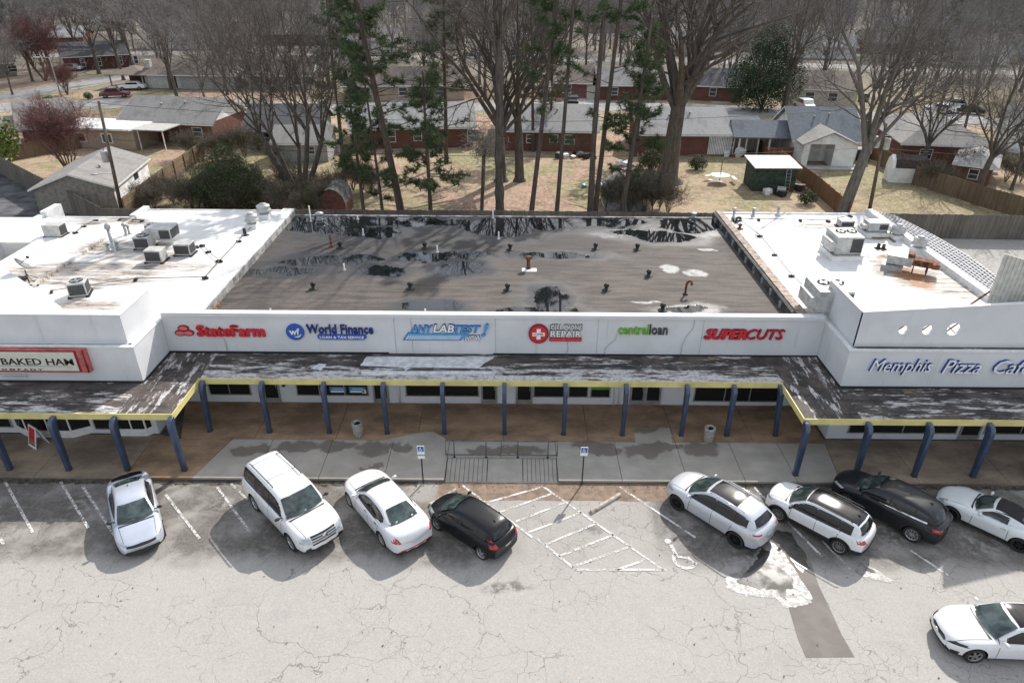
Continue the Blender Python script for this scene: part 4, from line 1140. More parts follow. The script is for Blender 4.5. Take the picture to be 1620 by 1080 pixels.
def bin_(px, py, lab, tilt=0):
    p = G(px, py, .15); h = thing('litter_bin', lab, 'bin', (p.x, p.y, .15)); h.scale = (.85, .85, .9)
    b = MB(); b.lathe([(.25, 0), (.27, .03), (.29, .78), (.27, .80), (.26, .70), (.24, .15), (0, .15)], 20); b.build('body', M('pebble_concrete', (.42, .39, .33), .9, var=.4, scale=40, bump=.4), h)
    b = MB(); b.lathe([(.31, .76), (.32, .80), (.31, .86), (.24, .88), (.22, .84), (.21, .74)], 20); b.build('rim', M('grey_rim', (.36, .35, .33), .8, var=.2), h)
    b = MB(); b.lathe([(0, .62), (.23, .66)], 14); b.prism([(-.14, -.1), (.12, -.14), (.16, .05), (0, .16)], .66, .84); b.build('bin_bag', M('black_bag', (.012, .012, .012), .35, var=0), h)
bin_(567, 689, 'round pebble concrete litter bin under the canopy at left of centre')
bin_(1120, 697, 'round pebble concrete litter bin under the canopy toward the right')
p = G(62, 702, .15)
h = thing('pavement_board', 'white framed folding board with a red and tan poster', 'signboard', (p.x, p.y, .15), radians(-32))
def aboard(sgn):
    Mx = Matrix.Rotation(radians(16) * sgn, 4, 'X')
    Mx = T(0, -.30 * sgn, 0) @ Matrix.Rotation(radians(-16) * sgn, 4, 'X')
    b = MB(); b.box(-.33, -.015, 0, .33, .015, 1.08, 0, Mx); b.build('frame', C_WH, h)
    b = MB(); y = -.02 * sgn
    b.box(-.27, min(y, y * .7), .38, .27, max(y, y * .7), 1.0, 0, Mx); o = b.build('poster', C_RED, h)
    b = MB(); b.box(-.27, min(y, y * .7), .10, .27, max(y, y * .7), .38, 0, Mx); b.build('poster_foot', M('poster_tan', (.30, .17, .10), .6, var=.3, scale=8), h)
    return Mx
aboard(1); aboard(-1)

# ------------------------------------------------------------------ roof equipment
ZR = 4.84
def grille_box(mb, x0, y0, z0, x1, y1, z1, m=1, n=8):
    pass
def condenser(px, py, lab, w=.95, d=.95, hgt=.85, rz=0.0, z=ZR, coil=('f', 'r'), feet=True, top_fan=True, mat=None):
    p = G(px, py, z); h = thing('condenser_unit', lab, 'air conditioner', (p.x, p.y, z), rz)
    mat = mat or MAT_UNIT
    for q in (-w / 2 - .08, w / 2 - .1): b = MB(); b.box(q, -d / 2 - .05, 0, q + .18, d / 2 + .05, .08); b.build('skid', MAT_CAST, h)
    b = MB(); b.box(-w / 2, -d / 2, .08, w / 2, d / 2, hgt); o = b.build('cabinet', mat, h); bevel(o, .015)
    for c in coil:
        b = MB(); n = 9
        if c == 'f':
            b.box(-w / 2 + .06, -d / 2 - .012, .16, w / 2 - .06, -d / 2 - .002, hgt - .08)
            for i in range(n): z_ = .18 + (hgt - .3) * i / n; b.box(-w / 2 + .06, -d / 2 - .03, z_, w / 2 - .06, -d / 2 - .012, z_ + .018)
        if c == 'r':
            b.box(w / 2 + .002, -d / 2 + .06, .16, w / 2 + .012, d / 2 - .06, hgt - .08)
            for i in range(n): z_ = .18 + (hgt - .3) * i / n; b.box(w / 2 + .012, -d / 2 + .06, z_, w / 2 + .03, d / 2 - .06, z_ + .018)
        if c == 'l':
            b.box(-w / 2 - .012, -d / 2 + .06, .16, -w / 2 - .002, d / 2 - .06, hgt - .08)
        b.build('coil_grille', MAT_COIL, h)
    if top_fan:
        b = MB(); b.lathe([(.36 * w, hgt + .003), (.37 * w, hgt + .03), (.34 * w, hgt + .03), (.34 * w, hgt + .008), (0, hgt + .008)], 18); b.build('fan_ring', MAT_CAST, h)
        b = MB()
        for i in range(4): b.box(.04, -.05, hgt + .012, .32 * w, .07, hgt + .02, 0, Rz(i * pi / 2 + .3))
        b.build('fan', MAT_GALV, h)
    return h
condenser(90, 373, 'grey side discharge condenser near the far left parapet', 1.05, .8, .8, 0, coil=('r',), top_fan=False)
h = condenser(128, 466, 'round cornered grey condenser with a top fan on the stained white roof', .85, .85, .8, radians(18), coil=('f', 'r'))
condenser(249, 413, 'square grey condenser in front of the cluster on the left roof', .95, .8, .78, 0, coil=('f',), top_fan=False)
condenser(294, 402, 'square grey condenser at the right end of the cluster', .95, .8, .75, 0, coil=('f', 'r'), top_fan=False)
condenser(231, 392, 'dark condenser with a top fan behind the square condensers', .95, .8, .8, 0, coil=('f',))
condenser(242, 366, 'small grey condenser behind the pale rooftop unit', .7, .6, .5, 0, coil=('f',), top_fan=True)
def rtu(px, py, lab, w, d, hgt, rz=0, fans=2, curb=True, cat='air conditioner', mat=None):
    p = G(px, py, ZR); h = thing('rooftop_unit', lab, cat, (p.x, p.y, ZR), rz); mat = mat or MAT_UNITW
    if curb:
        b = MB(); b.box(-w / 2 - .12, -d / 2 - .12, 0, w / 2 + .12, d / 2 + .12, .34); b.build('curb', MAT_WHITE, h)
        b = MB(); b.box(-w / 2 - .16, -d / 2 - .16, .34, w / 2 + .16, d / 2 + .16, .40); b.build('curb_cap', MAT_GALV, h)
    z0 = .40
    b = MB(); b.box(-w / 2, -d / 2, z0, w / 2, d / 2, z0 + hgt); o = b.build('cabinet', mat, h); bevel(o, .02)
    b = MB(); b.box(-w / 2 + .55 * w, -d / 2 - .014, z0 + .12, w / 2 - .06, -d / 2 - .003, z0 + hgt - .1)
    for i in range(10): z_ = z0 + .16 + (hgt - .3) * i / 10; b.box(-w / 2 + .55 * w, -d / 2 - .03, z_, w / 2 - .06, -d / 2 - .014, z_ + .02)
    b.build('coil_grille', MAT_COIL, h)
    b = MB(); b.box(w / 2 + .003, -d / 2 + .06, z0 + .12, w / 2 + .014, d / 2 - .06, z0 + hgt - .1); b.build('coil_grille', MAT_COIL, h)
    b = MB(); b.box(-w / 2 + .06, -d / 2 - .02, z0 + .08, -w / 2 + .5 * w, -d / 2 - .003, z0 + hgt - .08); b.build('access_panel', mat, h)
    b = MB(); b.box(-w / 2 - .3, -d / 2 + .1, z0 + .15, -w / 2 - .003, d / 2 - .3, z0 + hgt * .7); b.build('intake_hood', mat, h)
    for i in range(fans):
        x = -w / 2 + w * (.35 + .42 * i); y = d * .1
        b = MB(); b.lathe([(.29, z0 + hgt + .003), (.30, z0 + hgt + .05), (.26, z0 + hgt + .05), (.26, z0 + hgt + .01), (0, z0 + hgt + .01)], 18, c=(x, y, 0)); b.build('fan_ring', MAT_CAST, h)
        b = MB()
        for k in range(4): b.box(.03, -.05, 0, .25, .05, .01, 0, T(x, y, z0 + hgt + .025) @ Rz(k * pi / 2 + .4))
        b.build('fan', MAT_GALV, h)
    return h
rtu(262, 385, 'pale boxy rooftop unit at the back of the left roof cluster', 1.5, 1.2, .75, 0, 0, False)
rtu(1329, 404, 'big grey packaged unit with two top fans in the middle of the right roof', 1.55, 1.75, 1.05, 0, 2)
rtu(1302, 494, 'tall grey packaged unit with two top fans next to the right block wall', 1.7, 1.9, 1.15, 0, 2, False)
condenser(1336, 359, 'small low condenser at the back of the right roof', .9, .7, .5, 0, coil=('f',), top_fan=False, mat=MAT_UNITW)
h = rtu(1381, 372, 'pale hooded unit on a white curb by the far right parapet', 1.25, .9, .55, 0, 0, True)
b = MB(); b.box(-.35, -.62, 0, 1.9, -.5, .08); b.box(.7, -1.3, 0, .85, .4, .07); b.build('wood_sleeper', M('old_timber', (.25, .2, .12)), h)
# turbine and mushroom fans
def exhaust(px, py, lab, r=.42, z=ZR):
    p = G(px, py, z); h = thing('exhaust_fan', lab, 'roof fan', (p.x, p.y, z))
    b = MB(); b.box(-r * .8, -r * .8, 0, r * .8, r * .8, .3); b.build('curb', MAT_WHITE, h)
    b = MB(); b.lathe([(r * .6, .3), (r * .62, .42), (r * 1.05, .46), (r * 1.08, .56), (r * .95, .60), (r * .9, .72), (r * .98, .76), (r * .95, .86), (r * .55, .93), (0, .95)], 22); b.build('hood', MAT_UNITW, h)
    b = MB(); b.lathe([(r * .5, .93), (r * .5, .98), (0, 1.0)], 16); b.build('cap', MAT_UNITW, h)
exhaust(400, 360, 'white ribbed roof fan, nearer of the pair at the left roof corner', .42)
exhaust(419, 344, 'white ribbed roof fan, farther of the pair at the left roof corner', .46)
exhaust(1417, 378, 'white round roof fan beside the right parapet, farther one', .42)
exhaust(1451, 398, 'white round roof fan behind the rusty duct unit', .42)
# rusty duct unit
p = G(1436, 428, ZR)
h = thing('duct_unit', 'grey and rust brown kitchen duct unit standing over a rust stain', 'duct', (p.x, p.y, ZR), radians(-28))
b = MB(); b.box(-1.2, -.35, .35, .1, .35, .85); b.build('duct_box', MAT_GALV, h)
b = MB(); b.box(.1, -.35, .45, 1.1, .35, .8); b.prism([(1.1, -.35), (1.45, -.28), (1.45, .28), (1.1, .35)], .42, .7); b.build('rusty_box', MAT_RUST, h)
b = MB(); b.box(-1.4, -.5, .0, -.3, .5, .3); b.build('curb', MAT_GALV, h)
b = MB(); b.box(-.2, -.2, .85, .15, .2, 1.05); b.build('motor_cover', MAT_RUST, h)
for x, y in ((.9, -.3), (.9, .3), (.2, -.3)):
    b = MB(); b.box(x - .03, y - .03, 0, x + .03, y + .03, .42); b.build('leg', MAT_CAST, h)
# satellite dish
p = G(45, 443, 5.05)
h = thing('satellite_dish', 'small grey satellite dish on a tripod mast on the left roof', 'dish', (p.x, p.y, 4.88))
b = MB(); b.tube([(0, 0, 0), (0, 0, .75)], .03, 6); b.tube([(-.6, -.2, .03), (0, 0, .5)], .018, 5); b.tube([(.6, -.3, .03), (0, 0, .5)], .018, 5); b.tube([(.1, .6, .03), (0, 0, .5)], .018, 5); b.box(-.7, -.35, 0, .7, -.25, .04); b.build('tripod', MAT_CAST, h)
Md = T(-.1, .05, 1.0) @ Matrix.Rotation(radians(40), 4, 'Y') @ Matrix.Rotation(radians(-25), 4, 'X')
b = MB(); b.lathe([(0, 0), (.2, .02), (.36, .07), (.46, .13), (.48, .125), (.37, .055), (.2, .0), (0, -.02)], 22, M=Md); b.build('reflector', M('dish_grey', (.20, .20, .20), .6, .2, var=.3), h)
b = MB(); b.tube([Md @ Vector((0, -.45, .1)), Md @ Vector((0, -.1, .55))], .015, 5); b.box(-.06, -.16, .5, .06, -.02, .6, 0, Md); b.build('feed_arm', MAT_CAST, h)
p = G(33, 440, 5.0); b = MB(); b.box(p.x - .25, p.y - .2, 4.88, p.x + .25, p.y + .2, 5.05); tag(b.build('ballast_block', MAT_CAST), 'dark ballast block beside the satellite dish', 'block')
# stacks and pipes: base px, height, radius, look
def stack(px, py, hgt, r, mat, lab, z=ZR, kind='cap', name='vent_pipe', group=None):
    p = G(px, py, z); h = thing(name, lab, 'vent', (p.x, p.y, z), 0, group)
    if kind == 'cap':
        b = MB(); b.lathe([(r * 2.2, 0), (r * 1.4, .05), (r, .10), (r, hgt * .85)], 10); b.build('pipe', mat, h)
        b = MB(); b.lathe([(r * 1.0, hgt * .8), (r * 1.9, hgt * .82), (r * 1.9, hgt * .93), (r * .8, hgt), (0, hgt)], 12); b.build('cap', mat, h)
    elif kind == 'plain':
        b = MB(); b.lathe([(r * 2.4, 0), (r * 1.3, .06), (r, .1), (r, hgt), (r * .7, hgt), (r * .7, hgt - .05)], 10); b.build('pipe', mat, h)
    elif kind == 'goose':
        b = MB(); b.lathe([(r * 2.2, 0), (r * 1.6, .06), (r, .1)], 10); b.build('flashing', MAT_CAST, h)
        b = MB(); b.tube([(0, 0, 0), (0, 0, hgt * .75), (.05, 0, hgt * .93), (.16, 0, hgt), (.26, 0, hgt * .93), (.28, 0, hgt * .72)], r, 8); b.build('pipe', mat, h)
    elif kind == 'low':
        b = MB(); b.lathe([(.26, 0), (.2, .03), (r, .06), (r, hgt)], 12); b.build('flashing', mat, h)
        b = MB(); b.lathe([(r * 1.45, hgt * .7), (r * 1.5, hgt), (r * .5, hgt * 1.2), (0, hgt * 1.22)], 12); b.build('cap', mat, h)
    return h
ZD = 4.5
for i, (px, py, lb) in enumerate(((649, 457, 'small black roof vent in front of the branchy puddle, left of centre'), (803, 459, 'small black roof vent in the middle of the dark roof front half'), (959, 459, 'small black roof vent right of the forked puddle'), (1026, 437, 'small black roof vent beside a white smear'),
                                  (942, 394, 'small black roof vent behind the thin puddle, on the dark roof'), (1008, 395, 'small black roof vent at the edge of the large white residue'), (807, 395, 'small black roof vent behind the pipe on a white patch'),
                                  (672, 393, 'small black roof vent between two far puddles'), (1048, 491, 'black roof vent in the white rimmed puddle near the front wall'), (496, 457, 'small black roof vent near the left front of the dark roof'), (538, 392, 'small black roof vent beside the rust red pipe'))):
    stack(px, py, .34, .10, MAT_CAST, lb, ZD, 'low', 'roof_vent')
stack(524, 390, .75, .07, MAT_RUST, 'rust red vent pipe standing at the back left of the dark roof', ZD, 'plain')
stack(836, 425, .8, .11, MAT_RUST, 'short rust red vent with cap on a white patch in the dark roof', ZD, 'cap')
p = G(838, 428, ZD); b = MB(); b.box(p.x - .45, p.y - .2, ZD + .002, p.x + .4, p.y + .3, ZD + .03); tag(b.build('flashing_sheet', MAT_WHITEROOF), 'white flashing sheet under the short rusty vent', 'flashing')
h = stack(1084, 466, .8, .07, MAT_RUST, 'rust red gooseneck pipe at the right end of the dark roof', ZD, 'goose')
for px, py, hh, lb in ((492, 350, 1.1, 'tall pale vent pipe at the back left corner of the dark roof'), (575, 372, .45, 'thin white vent pipe beside a far left puddle'), (692, 399, .45, 'thin white pipe at the end of a long thin puddle'), (545, 427, .4, 'short white pipe in the dark part of the left roof'),
                       (789, 378, .5, 'thin white pipe in front of the big mirror puddle'), (429, 496, .3, 'white pipe stub just behind the front wall at left'), (673, 497, .3, 'white pipe stub just behind the front wall near centre'), (780, 345, .6, 'white pipe at the back edge of the dark roof, centre'), (566, 347, .25, 'tiny white pipe on the far edge of the dark roof')):
    stack(px, py, hh, .045, MAT_WHITE, lb, ZD, 'plain')
stack(506, 347, .45, .2, MAT_GALV, 'galvanised turbine vent at the back left of the dark roof', ZD, 'low', 'turbine_vent')
stack(181, 398, 1.75, .09, MAT_GALV, 'tall galvanised flue with a round cap on the left roof', ZR, 'cap', 'flue_pipe')
stack(172, 396, .5, .10, MAT_GALV, 'short grey vent left of the tall flue', ZR, 'cap'); stack(187, 394, .55, .11, MAT_GALV, 'short grey vent right of the tall flue', ZR, 'cap')
stack(200, 372, .8, .08, MAT_GALV, 'white tee vent behind the tall flue', ZR, 'cap'); stack(205, 370, .6, .07, MAT_GALV, 'slim grey vent beside the white tee vent', ZR, 'cap')
stack(388, 372, .45, .11, MAT_CAST, 'short dark pipe in front of the ribbed roof fans', ZR, 'plain')
for px, py, hh, k, m, lb in ((1160, 345, .75, 'cap', MAT_UNITW, 'white capped vent at the back left of the right roof'), (1191, 342, .6, 'cap', MAT_GALV, 'grey capped vent along the back edge of the right roof'), (1230, 341, .7, 'cap', MAT_UNITW, 'slim white capped vent along the back edge of the right roof'),
                             (1170, 362, .3, 'low', MAT_RUST, 'low rusty vent beside the brick coping of the right roof'), (1164, 352, .35, 'goose', MAT_CAST, 'black gooseneck pipe at the back left of the right roof')):
    stack(px, py, hh, .09, m, lb, ZR, k)
stack(1097, 344, .35, .12, MAT_GALV, 'small grey vent at the right end of the back roof edge', ZD, 'cap'); stack(1094, 358, .3, .1, MAT_CAST, 'black vent in the far right puddle', ZD, 'low', 'roof_vent')
stack(1389, 393, .3, .1, MAT_CAST, 'left of two small dark flues near the white round fan', ZR, 'plain'); stack(1397, 394, .3, .1, MAT_RUST, 'right of two small dark flues near the white round fan', ZR, 'plain')
# gas lines on blocks
def gas(pts, lab, z=ZR, r=.022):
    P = [G(a, c, z) for a, c in pts]; h = thing('gas_line', lab, 'pipe', P[0])
    o = P[0]
    b = MB(); b.tube([(p.x - o.x, p.y - o.y, .13) for p in P], r, 6); b.build('pipe', M('grey_iron_pipe', (.16, .15, .14), .7, .2, var=.2), h)
    for a, c in zip(P, P[1:]):
        L = (c - a).length; n = max(1, int(L / 2.4)); d = (c - a).normalized(); nn = Vector((-d.y, d.x, 0))
        for i in range(n + 1):
            q = a + (c - a) * (i / n) - o; b = MB(); M2 = T(q.x, q.y, 0) @ Rz(atan2(nn.y, nn.x)); b.box(-.16, -.06, 0, .16, .06, .11, 0, M2); b.build('pipe_block', MAT_CAST, h)
gas([(82, 463), (130, 456), (215, 444), (325, 441), (348, 415), (404, 355)], 'thin gas pipe on dark blocks crossing the stained left roof and turning back')
gas([(97, 371), (120, 370), (133, 360), (152, 350)], 'short line of pipe behind the far left condenser')
gas([(312, 392), (320, 390), (330, 400), (346, 414)], 'dark bundled line leading from the condenser cluster')
gas([(190, 349), (225, 351)], 'short black pipe lying near the back edge of the left roof', r=.04)
gas([(1170, 350), (1202, 375), (1252, 438), (1285, 470)], 'gas pipe on dark blocks running diagonally over the right roof')
gas([(1160, 349), (1200, 349), (1266, 350), (1310, 351), (1345, 343)], 'gas pipe along the back edge of the right roof')
# ------------------------------------------------------------------ cars
def paint(name, col, metal=0.0, rough=.3, coat=1.0, spec=.5):
    if name in _mc: return _mc[name]
    k = N(name); v = k.pos(True)
    k.set(k.mix(k.ramp(k.noise(v, 2.5, 4), .3, .7), col, tuple(c * .93 for c in col)), rough, metal, spec, coat)
    k.b.inputs['Coat Roughness'].default_value = .04
    _mc[name] = k.mat; return k.mat
CAR_GLASS = N('car_glass'); _v = CAR_GLASS.pos(True)
CAR_GLASS = CAR_GLASS.set(CAR_GLASS.mix(CAR_GLASS.ramp(CAR_GLASS.noise(_v, 2.2, 4), .4, .65), (.018, .03, .028), (.06, .085, .08)), .03, 0, .9)
CAR_DGLASS = M('dark_car_glass', (.012, .013, .014), .04, var=0, spec=.6)
CAR_TRIM = M('black_plastic_trim', (.025, .025, .026), .5, var=0)
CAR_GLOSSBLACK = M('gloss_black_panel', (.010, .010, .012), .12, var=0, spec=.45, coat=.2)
CAR_WELL = M('wheel_well', (.008, .008, .008), .9, var=0)
CAR_TYRE = M('tyre_rubber', (.022, .022, .022), .75, var=0)
CAR_RIM = M('alloy_rim', (.55, .55, .56), .3, .8, var=0)
CAR_DRIM = M('dark_alloy_rim', (.03, .03, .032), .3, .5, var=0)
CAR_CHROME = M('chrome_trim', (.75, .75, .75), .12, 1.0, var=0)
CAR_LAMP = M('headlight_lens', (.45, .47, .48), .06, .3, var=0, coat=1.0)
CAR_RED = M('tail_lens', (.42, .01, .018), .2, var=0, coat=1.0)
CAR_PLATE = M('number_plate', (.6, .62, .64), .5, var=.1, scale=20)
CAR_SEAM = M('panel_gap', (.03, .03, .03), .8, var=0)
def interp(pts, x):
    """piecewise cosine-free interpolation; pts sorted by descending x"""
    if x >= pts[0][0]: return pts[0][1]
    for (a, u), (b, w) in zip(pts, pts[1:]):
        if x >= b: return u + (w - u) * (a - x) / (a - b)
    return pts[-1][1]
def loft(secs, mats, lvl=2, matf=None):
    """secs: list of half sections [(x,y,z)...] from bottom centre to top centre, mirrored"""
    bm = bmesh.new(); rows = []
    for s in secs:
        half = [bm.verts.new(p) for p in s]
        oth = [bm.verts.new((p[0], -p[1], p[2])) for p in s[1:-1]]
        rows.append(half + oth[::-1])
    n = len(rows[0])
    for a, b in zip(rows, rows[1:]):
        for i in range(n):
            j = (i + 1) % n
            f = bm.faces.new((a[i], a[j], b[j], b[i])); f.smooth = True
            k = min(i, n - 1 - i)
            if matf: f.material_index = matf(k)
    bm.faces.new(rows[0][::-1]).smooth = True; bm.faces.new(rows[-1]).smooth = True
    bmesh.ops.recalc_face_normals(bm, faces=bm.faces)
    me = bpy.data.meshes.new('loft'); bm.to_mesh(me); bm.free()
    for m in mats: me.materials.append(m)
    o = bpy.data.objects.new('loft', me); COL.objects.link(o)
    md = o.modifiers.new('s', 'SUBSURF'); md.levels = lvl; md.render_levels = lvl
    return o
def evalmesh(o):
    dg = bpy.context.evaluated_depsgraph_get(); dg.update()
    return bpy.data.meshes.new_from_object(o.evaluated_get(dg))
def car(name, label, front_w, rear_w, side, S, mats, group=None):
    """front_w, rear_w: ground contact points of the wheels seen, side: which side of the car they are on (1 left, -1 right)"""
    L, W = S['L'], S['W']; k = S.get('k', .96)
    fw = Vector(front_w[:2]); rw = Vector(rear_w[:2]); d = (fw - rw).normalized(); nrm = Vector((-d.y, d.x)) * side
    xf, xr = S['xf'], S['xr']; tw = W / 2 - .02
    mid = (fw + rw) / 2 - nrm * tw * k - d * (xf + xr) / 2 * k
    root = thing(name, label, S.get('cat', 'car'), (mid.x, mid.y, 0.0), atan2(d.y, d.x), group); root.scale = (k, k, k)
    P = mats['paint']; roofm = mats.get('roof', P); rimm = mats.get('rim', CAR_RIM); low = mats.get('low', CAR_TRIM)
    zb = S.get('zb', .2); r = S.get('r', .33)
    # --- lower body
    xs = [L / 2, L / 2 - .03, L / 2 - .12, L / 2 - .3, L / 2 - .55]
    x = L / 2 - .8
    while x > -L / 2 + .75: xs.append(x); x -= .28
    xs += [-L / 2 + .5, -L / 2 + .28, -L / 2 + .12, -L / 2 + .03, -L / 2]
    fr, rr = S.get('fround', .30), S.get('rround', .20)
    def plan(x):
        a = max(0, 1 - (L / 2 - x) / .85); b = max(0, 1 - (x + L / 2) / .75)
        return 1 - fr * a ** 2.2 - rr * b ** 2.4 - .012 * ((x / (L / 2)) ** 2)
    def bow(x, y):
        a = max(0, 1 - (L / 2 - x) / 1.2); b = max(0, 1 - (x + L / 2) / 1.0); q = (y / (W / 2)) ** 2
        return -q * (S.get('fbow', .22) * a ** 1.5 - S.get('rbow', .16) * b ** 1.5)
    secs = []
    for x in xs:
        w = W / 2 * plan(x); zt = interp(S['top'], x); zs = min(interp(S['sh'], x), zt - .015)
        e = .10 * (max(0, 1 - (L / 2 - x) / .12) + max(0, 1 - (x + L / 2) / .12))
        z0 = zb + e; h = zs - z0
        pts = [(0, z0), (.80 * w, z0), (.955 * w, z0 + .05), (.985 * w, z0 + .14), (1.0 * w, z0 + .36 * h), (.998 * w, z0 + .66 * h), (.975 * w, z0 + .9 * h), (.925 * w, zs), (.86 * w, zs + (zt - zs) * .55), (.6 * w, zt - (zt - zs) * .06), (.3 * w, zt), (0, zt + .004)]
        secs.append([(x + bow(x, y), y, z) for y, z in pts])
    lower = loft(secs, [P, low], 2, lambda i: 1 if i <= (3 if S.get('clad') else 2) else 0)
    me0 = evalmesh(lower); old = lower.data; lower.modifiers.clear(); lower.data = me0
    cut = MB(); rc = r + S.get('gap', .055)
    for cx in (xf, xr):
        for s_ in (1, -1):
            cut.lathe([(rc, 0), (rc, .34)], 28, M=T(cx, s_ * (W / 2 + .08), r) @ Matrix.Rotation(pi / 2 * s_, 4, 'X'), smooth=False)
    co = cut.build('cut', [CAR_WELL])
    md = lower.modifiers.new('b', 'BOOLEAN'); md.operation = 'DIFFERENCE'; md.object = co; md.solver = 'EXACT'
    try: md.material_mode = 'TRANSFER'
    except Exception: pass
    me1 = evalmesh(lower); bpy.data.objects.remove(lower); bpy.data.objects.remove(co)
    # --- greenhouse
    g = S['gh']      # profile points (x,z) from cowl to rear glass base
    xa, xz = g[0][0], g[-1][0]
    wb_, wr_ = S['wb'], S['wr']
    gx = []
    for (x0, z0), (x1, z1) in zip(g, g[1:]):
        n = max(1, int(round((x0 - x1) / .26)))
        gx += [x0 + (x1 - x0) * i / n for i in range(n)]
    gx.append(xz)
    xm = (g[1][0] + g[-2][0]) / 2
    def gbow(x, y, z):
        t = (x - xm) / ((xa - xz) / 2); q = (y / wb_) ** 2
        return -q * .17 * max(-1, min(1, t)) * abs(t)
    zr = max(z for _, z in g)
    secs = []
    for x in gx:
        zt = interp(g, x); base = interp(S['top'], x) - .06
        taper = 1 - S.get('gtaper', .13) * max(0, (x0_ := (g[1][0] - .4 - x)) / max(.1, g[1][0] - .4 - xz)) ** 2 if x < g[1][0] - .4 else 1.0
        t = max(0.0, min(1, (zt - base) / (zr - base)))
        wt = (wb_ + (wr_ - wb_) * t) * taper; wb1 = wb_ * taper
        ztt = max(zt, base + .02)
        hh = ztt - base
        pts = [(0, base - .12), (wb1 * .9, base - .12), (wb1, base - .03), (wb1 + (wt - wb1) * .25, base + hh * .30), (wb1 + (wt - wb1) * .62, base + hh * .64), (wt, base + hh * .86), (wt - .07, ztt - .022), (wt - .2, ztt + .0), (wt * .4, ztt + .015), (0, ztt + .018)]
        secs.append([(x + gbow(x, y, z), y, z) for y, z in pts])
    top = loft(secs, [P], 1)
    me2 = evalmesh(top); bpy.data.objects.remove(top)
    bm = bmesh.new(); bm.from_mesh(me1); bm.from_mesh(me2)
    body = bpy.data.meshes.new('body')
    bm.to_mesh(body)
    for m in me1.materials: body.materials.append(m)
    bm.free()
    bo = bpy.data.objects.new('body', body); COL.objects.link(bo); bo.parent = root
    for p in body.polygons: p.use_smooth = True
    bm = bmesh.new(); bm.from_mesh(body)
    for e in bm.edges:
        if len(e.link_faces) == 2 and e.calc_face_angle(0) > .75: e.smooth = False
    bm.to_mesh(body); bvh = BVHTree.FromBMesh(bm); bm.free()
    # --- drape
    def drape(nm, poly, axis, mat, eps=.006, parent=None, step=.10, mirror=False):
        """poly: 2D outline; axis 'y+','y-' (coords x,z), 'z' (x,y), 'x+','x-' (y,z)"""
        if mirror:
            o1 = drape(nm, poly, axis, mat, eps, parent, step)
            ax2 = {'y+': 'y-', 'y-': 'y+'}.get(axis, axis)
            if axis[0] == 'y': pl2 = poly
            elif axis == 'z': pl2 = [(a, -b) for a, b in poly]
            else: pl2 = [(-a, b) for a, b in poly]
            drape(nm, pl2, ax2, mat, eps, parent, step); return o1
        bm = bmesh.new(); vs = [bm.verts.new((p[0], p[1], 0)) for p in poly]; bm.faces.new(vs)
        us = [p[0] for p in poly]; ws = [p[1] for p in poly]
        for lo, hi, nv in ((min(us), max(us), (1, 0, 0)), (min(ws), max(ws), (0, 1, 0))):
            n = int((hi - lo) / step)
            for i in range(1, n + 1):
                c = lo + (hi - lo) * i / (n + 1)
                bmesh.ops.bisect_plane(bm, geom=bm.verts[:] + bm.edges[:] + bm.faces[:], plane_co=(c, 0, 0) if nv[0] else (0, c, 0), plane_no=nv)
        bmesh.ops.triangulate(bm, faces=[f for f in bm.faces if len(f.verts) > 4])
        for v in bm.verts:
            a, b_ = v.co.x, v.co.y
            if axis == 'y+': o_, dr = Vector((a, 3, b_)), Vector((0, -1, 0))
            elif axis == 'y-': o_, dr = Vector((a, -3, b_)), Vector((0, 1, 0))
            elif axis == 'z': o_, dr = Vector((a, b_, 4)), Vector((0, 0, -1))
            elif axis == 'x+': o_, dr = Vector((5, a, b_)), Vector((-1, 0, 0))
            else: o_, dr = Vector((-5, a, b_)), Vector((1, 0, 0))
            h = bvh.ray_cast(o_, dr)
            if h[0] is None:
                h2 = bvh.find_nearest(o_ + dr * (2.2 if axis[0] != 'x' else 5 - L / 2)); v.co = h2[0] - dr * eps
            else: v.co = h[0] - dr * eps
        fdir = {'y+': Vector((0, 1, 0)), 'y-': Vector((0, -1, 0)), 'z': Vector((0, 0, 1)), 'x+': Vector((1, 0, 0)), 'x-': Vector((-1, 0, 0))}[axis]
        bm.normal_update()
        for f in bm.faces:
            f.smooth = True
            if f.normal.dot(fdir) < 0: f.normal_flip()
        me = bpy.data.meshes.new(nm); bm.to_mesh(me); bm.free(); me.materials.append(mat)
        o = bpy.data.objects.new(nm, me); COL.objects.link(o); o.parent = parent or root
        return o
    # windscreen and rear window
    belt = interp(S['top'], 0)
    x1, z1 = g[0]; x2, z2 = g[1]
    wA, wB = wb_ * .90, wr_ * .90
    ws = [(x1 - .05, -wA * .97), (x1 + .0, -wA * .5), (x1 + .01, 0), (x1, wA * .5), (x1 - .05, wA * .97)]
    ws = [(a - .03 - gsh, b) for (a, b), gsh in zip(ws, (.10, .03, 0, .03, .10))]
    ws += [(x2 + .03 - .05, wB), (x2 + .045, wB * .5), (x2 + .05, 0), (x2 + .045, -wB * .5), (x2 + .03 - .05, -wB)]
    drape('windscreen', ws, 'z', mats.get('glass', CAR_GLASS), .038, step=.07)
    cw = [(x1 + .02, -wA * .9), (x1 + .05, 0), (x1 + .02, wA * .9), (x1 - .08, wA * .99), (x1 - .02, wA * .5), (x1 - .015, 0), (x1 - .02, -wA * .5), (x1 - .08, -wA * .99)]
    drape('wiper_cowl', [(a - .0, b) for a, b in cw], 'z', CAR_TRIM, .006)
    x3, z3 = g[-2]; x4, z4 = g[-1]
    tp = 1 - S.get('gtaper', .13)
    rwt, rwb = wr_ * (tp + .03) * .86, wb_ * tp * .86
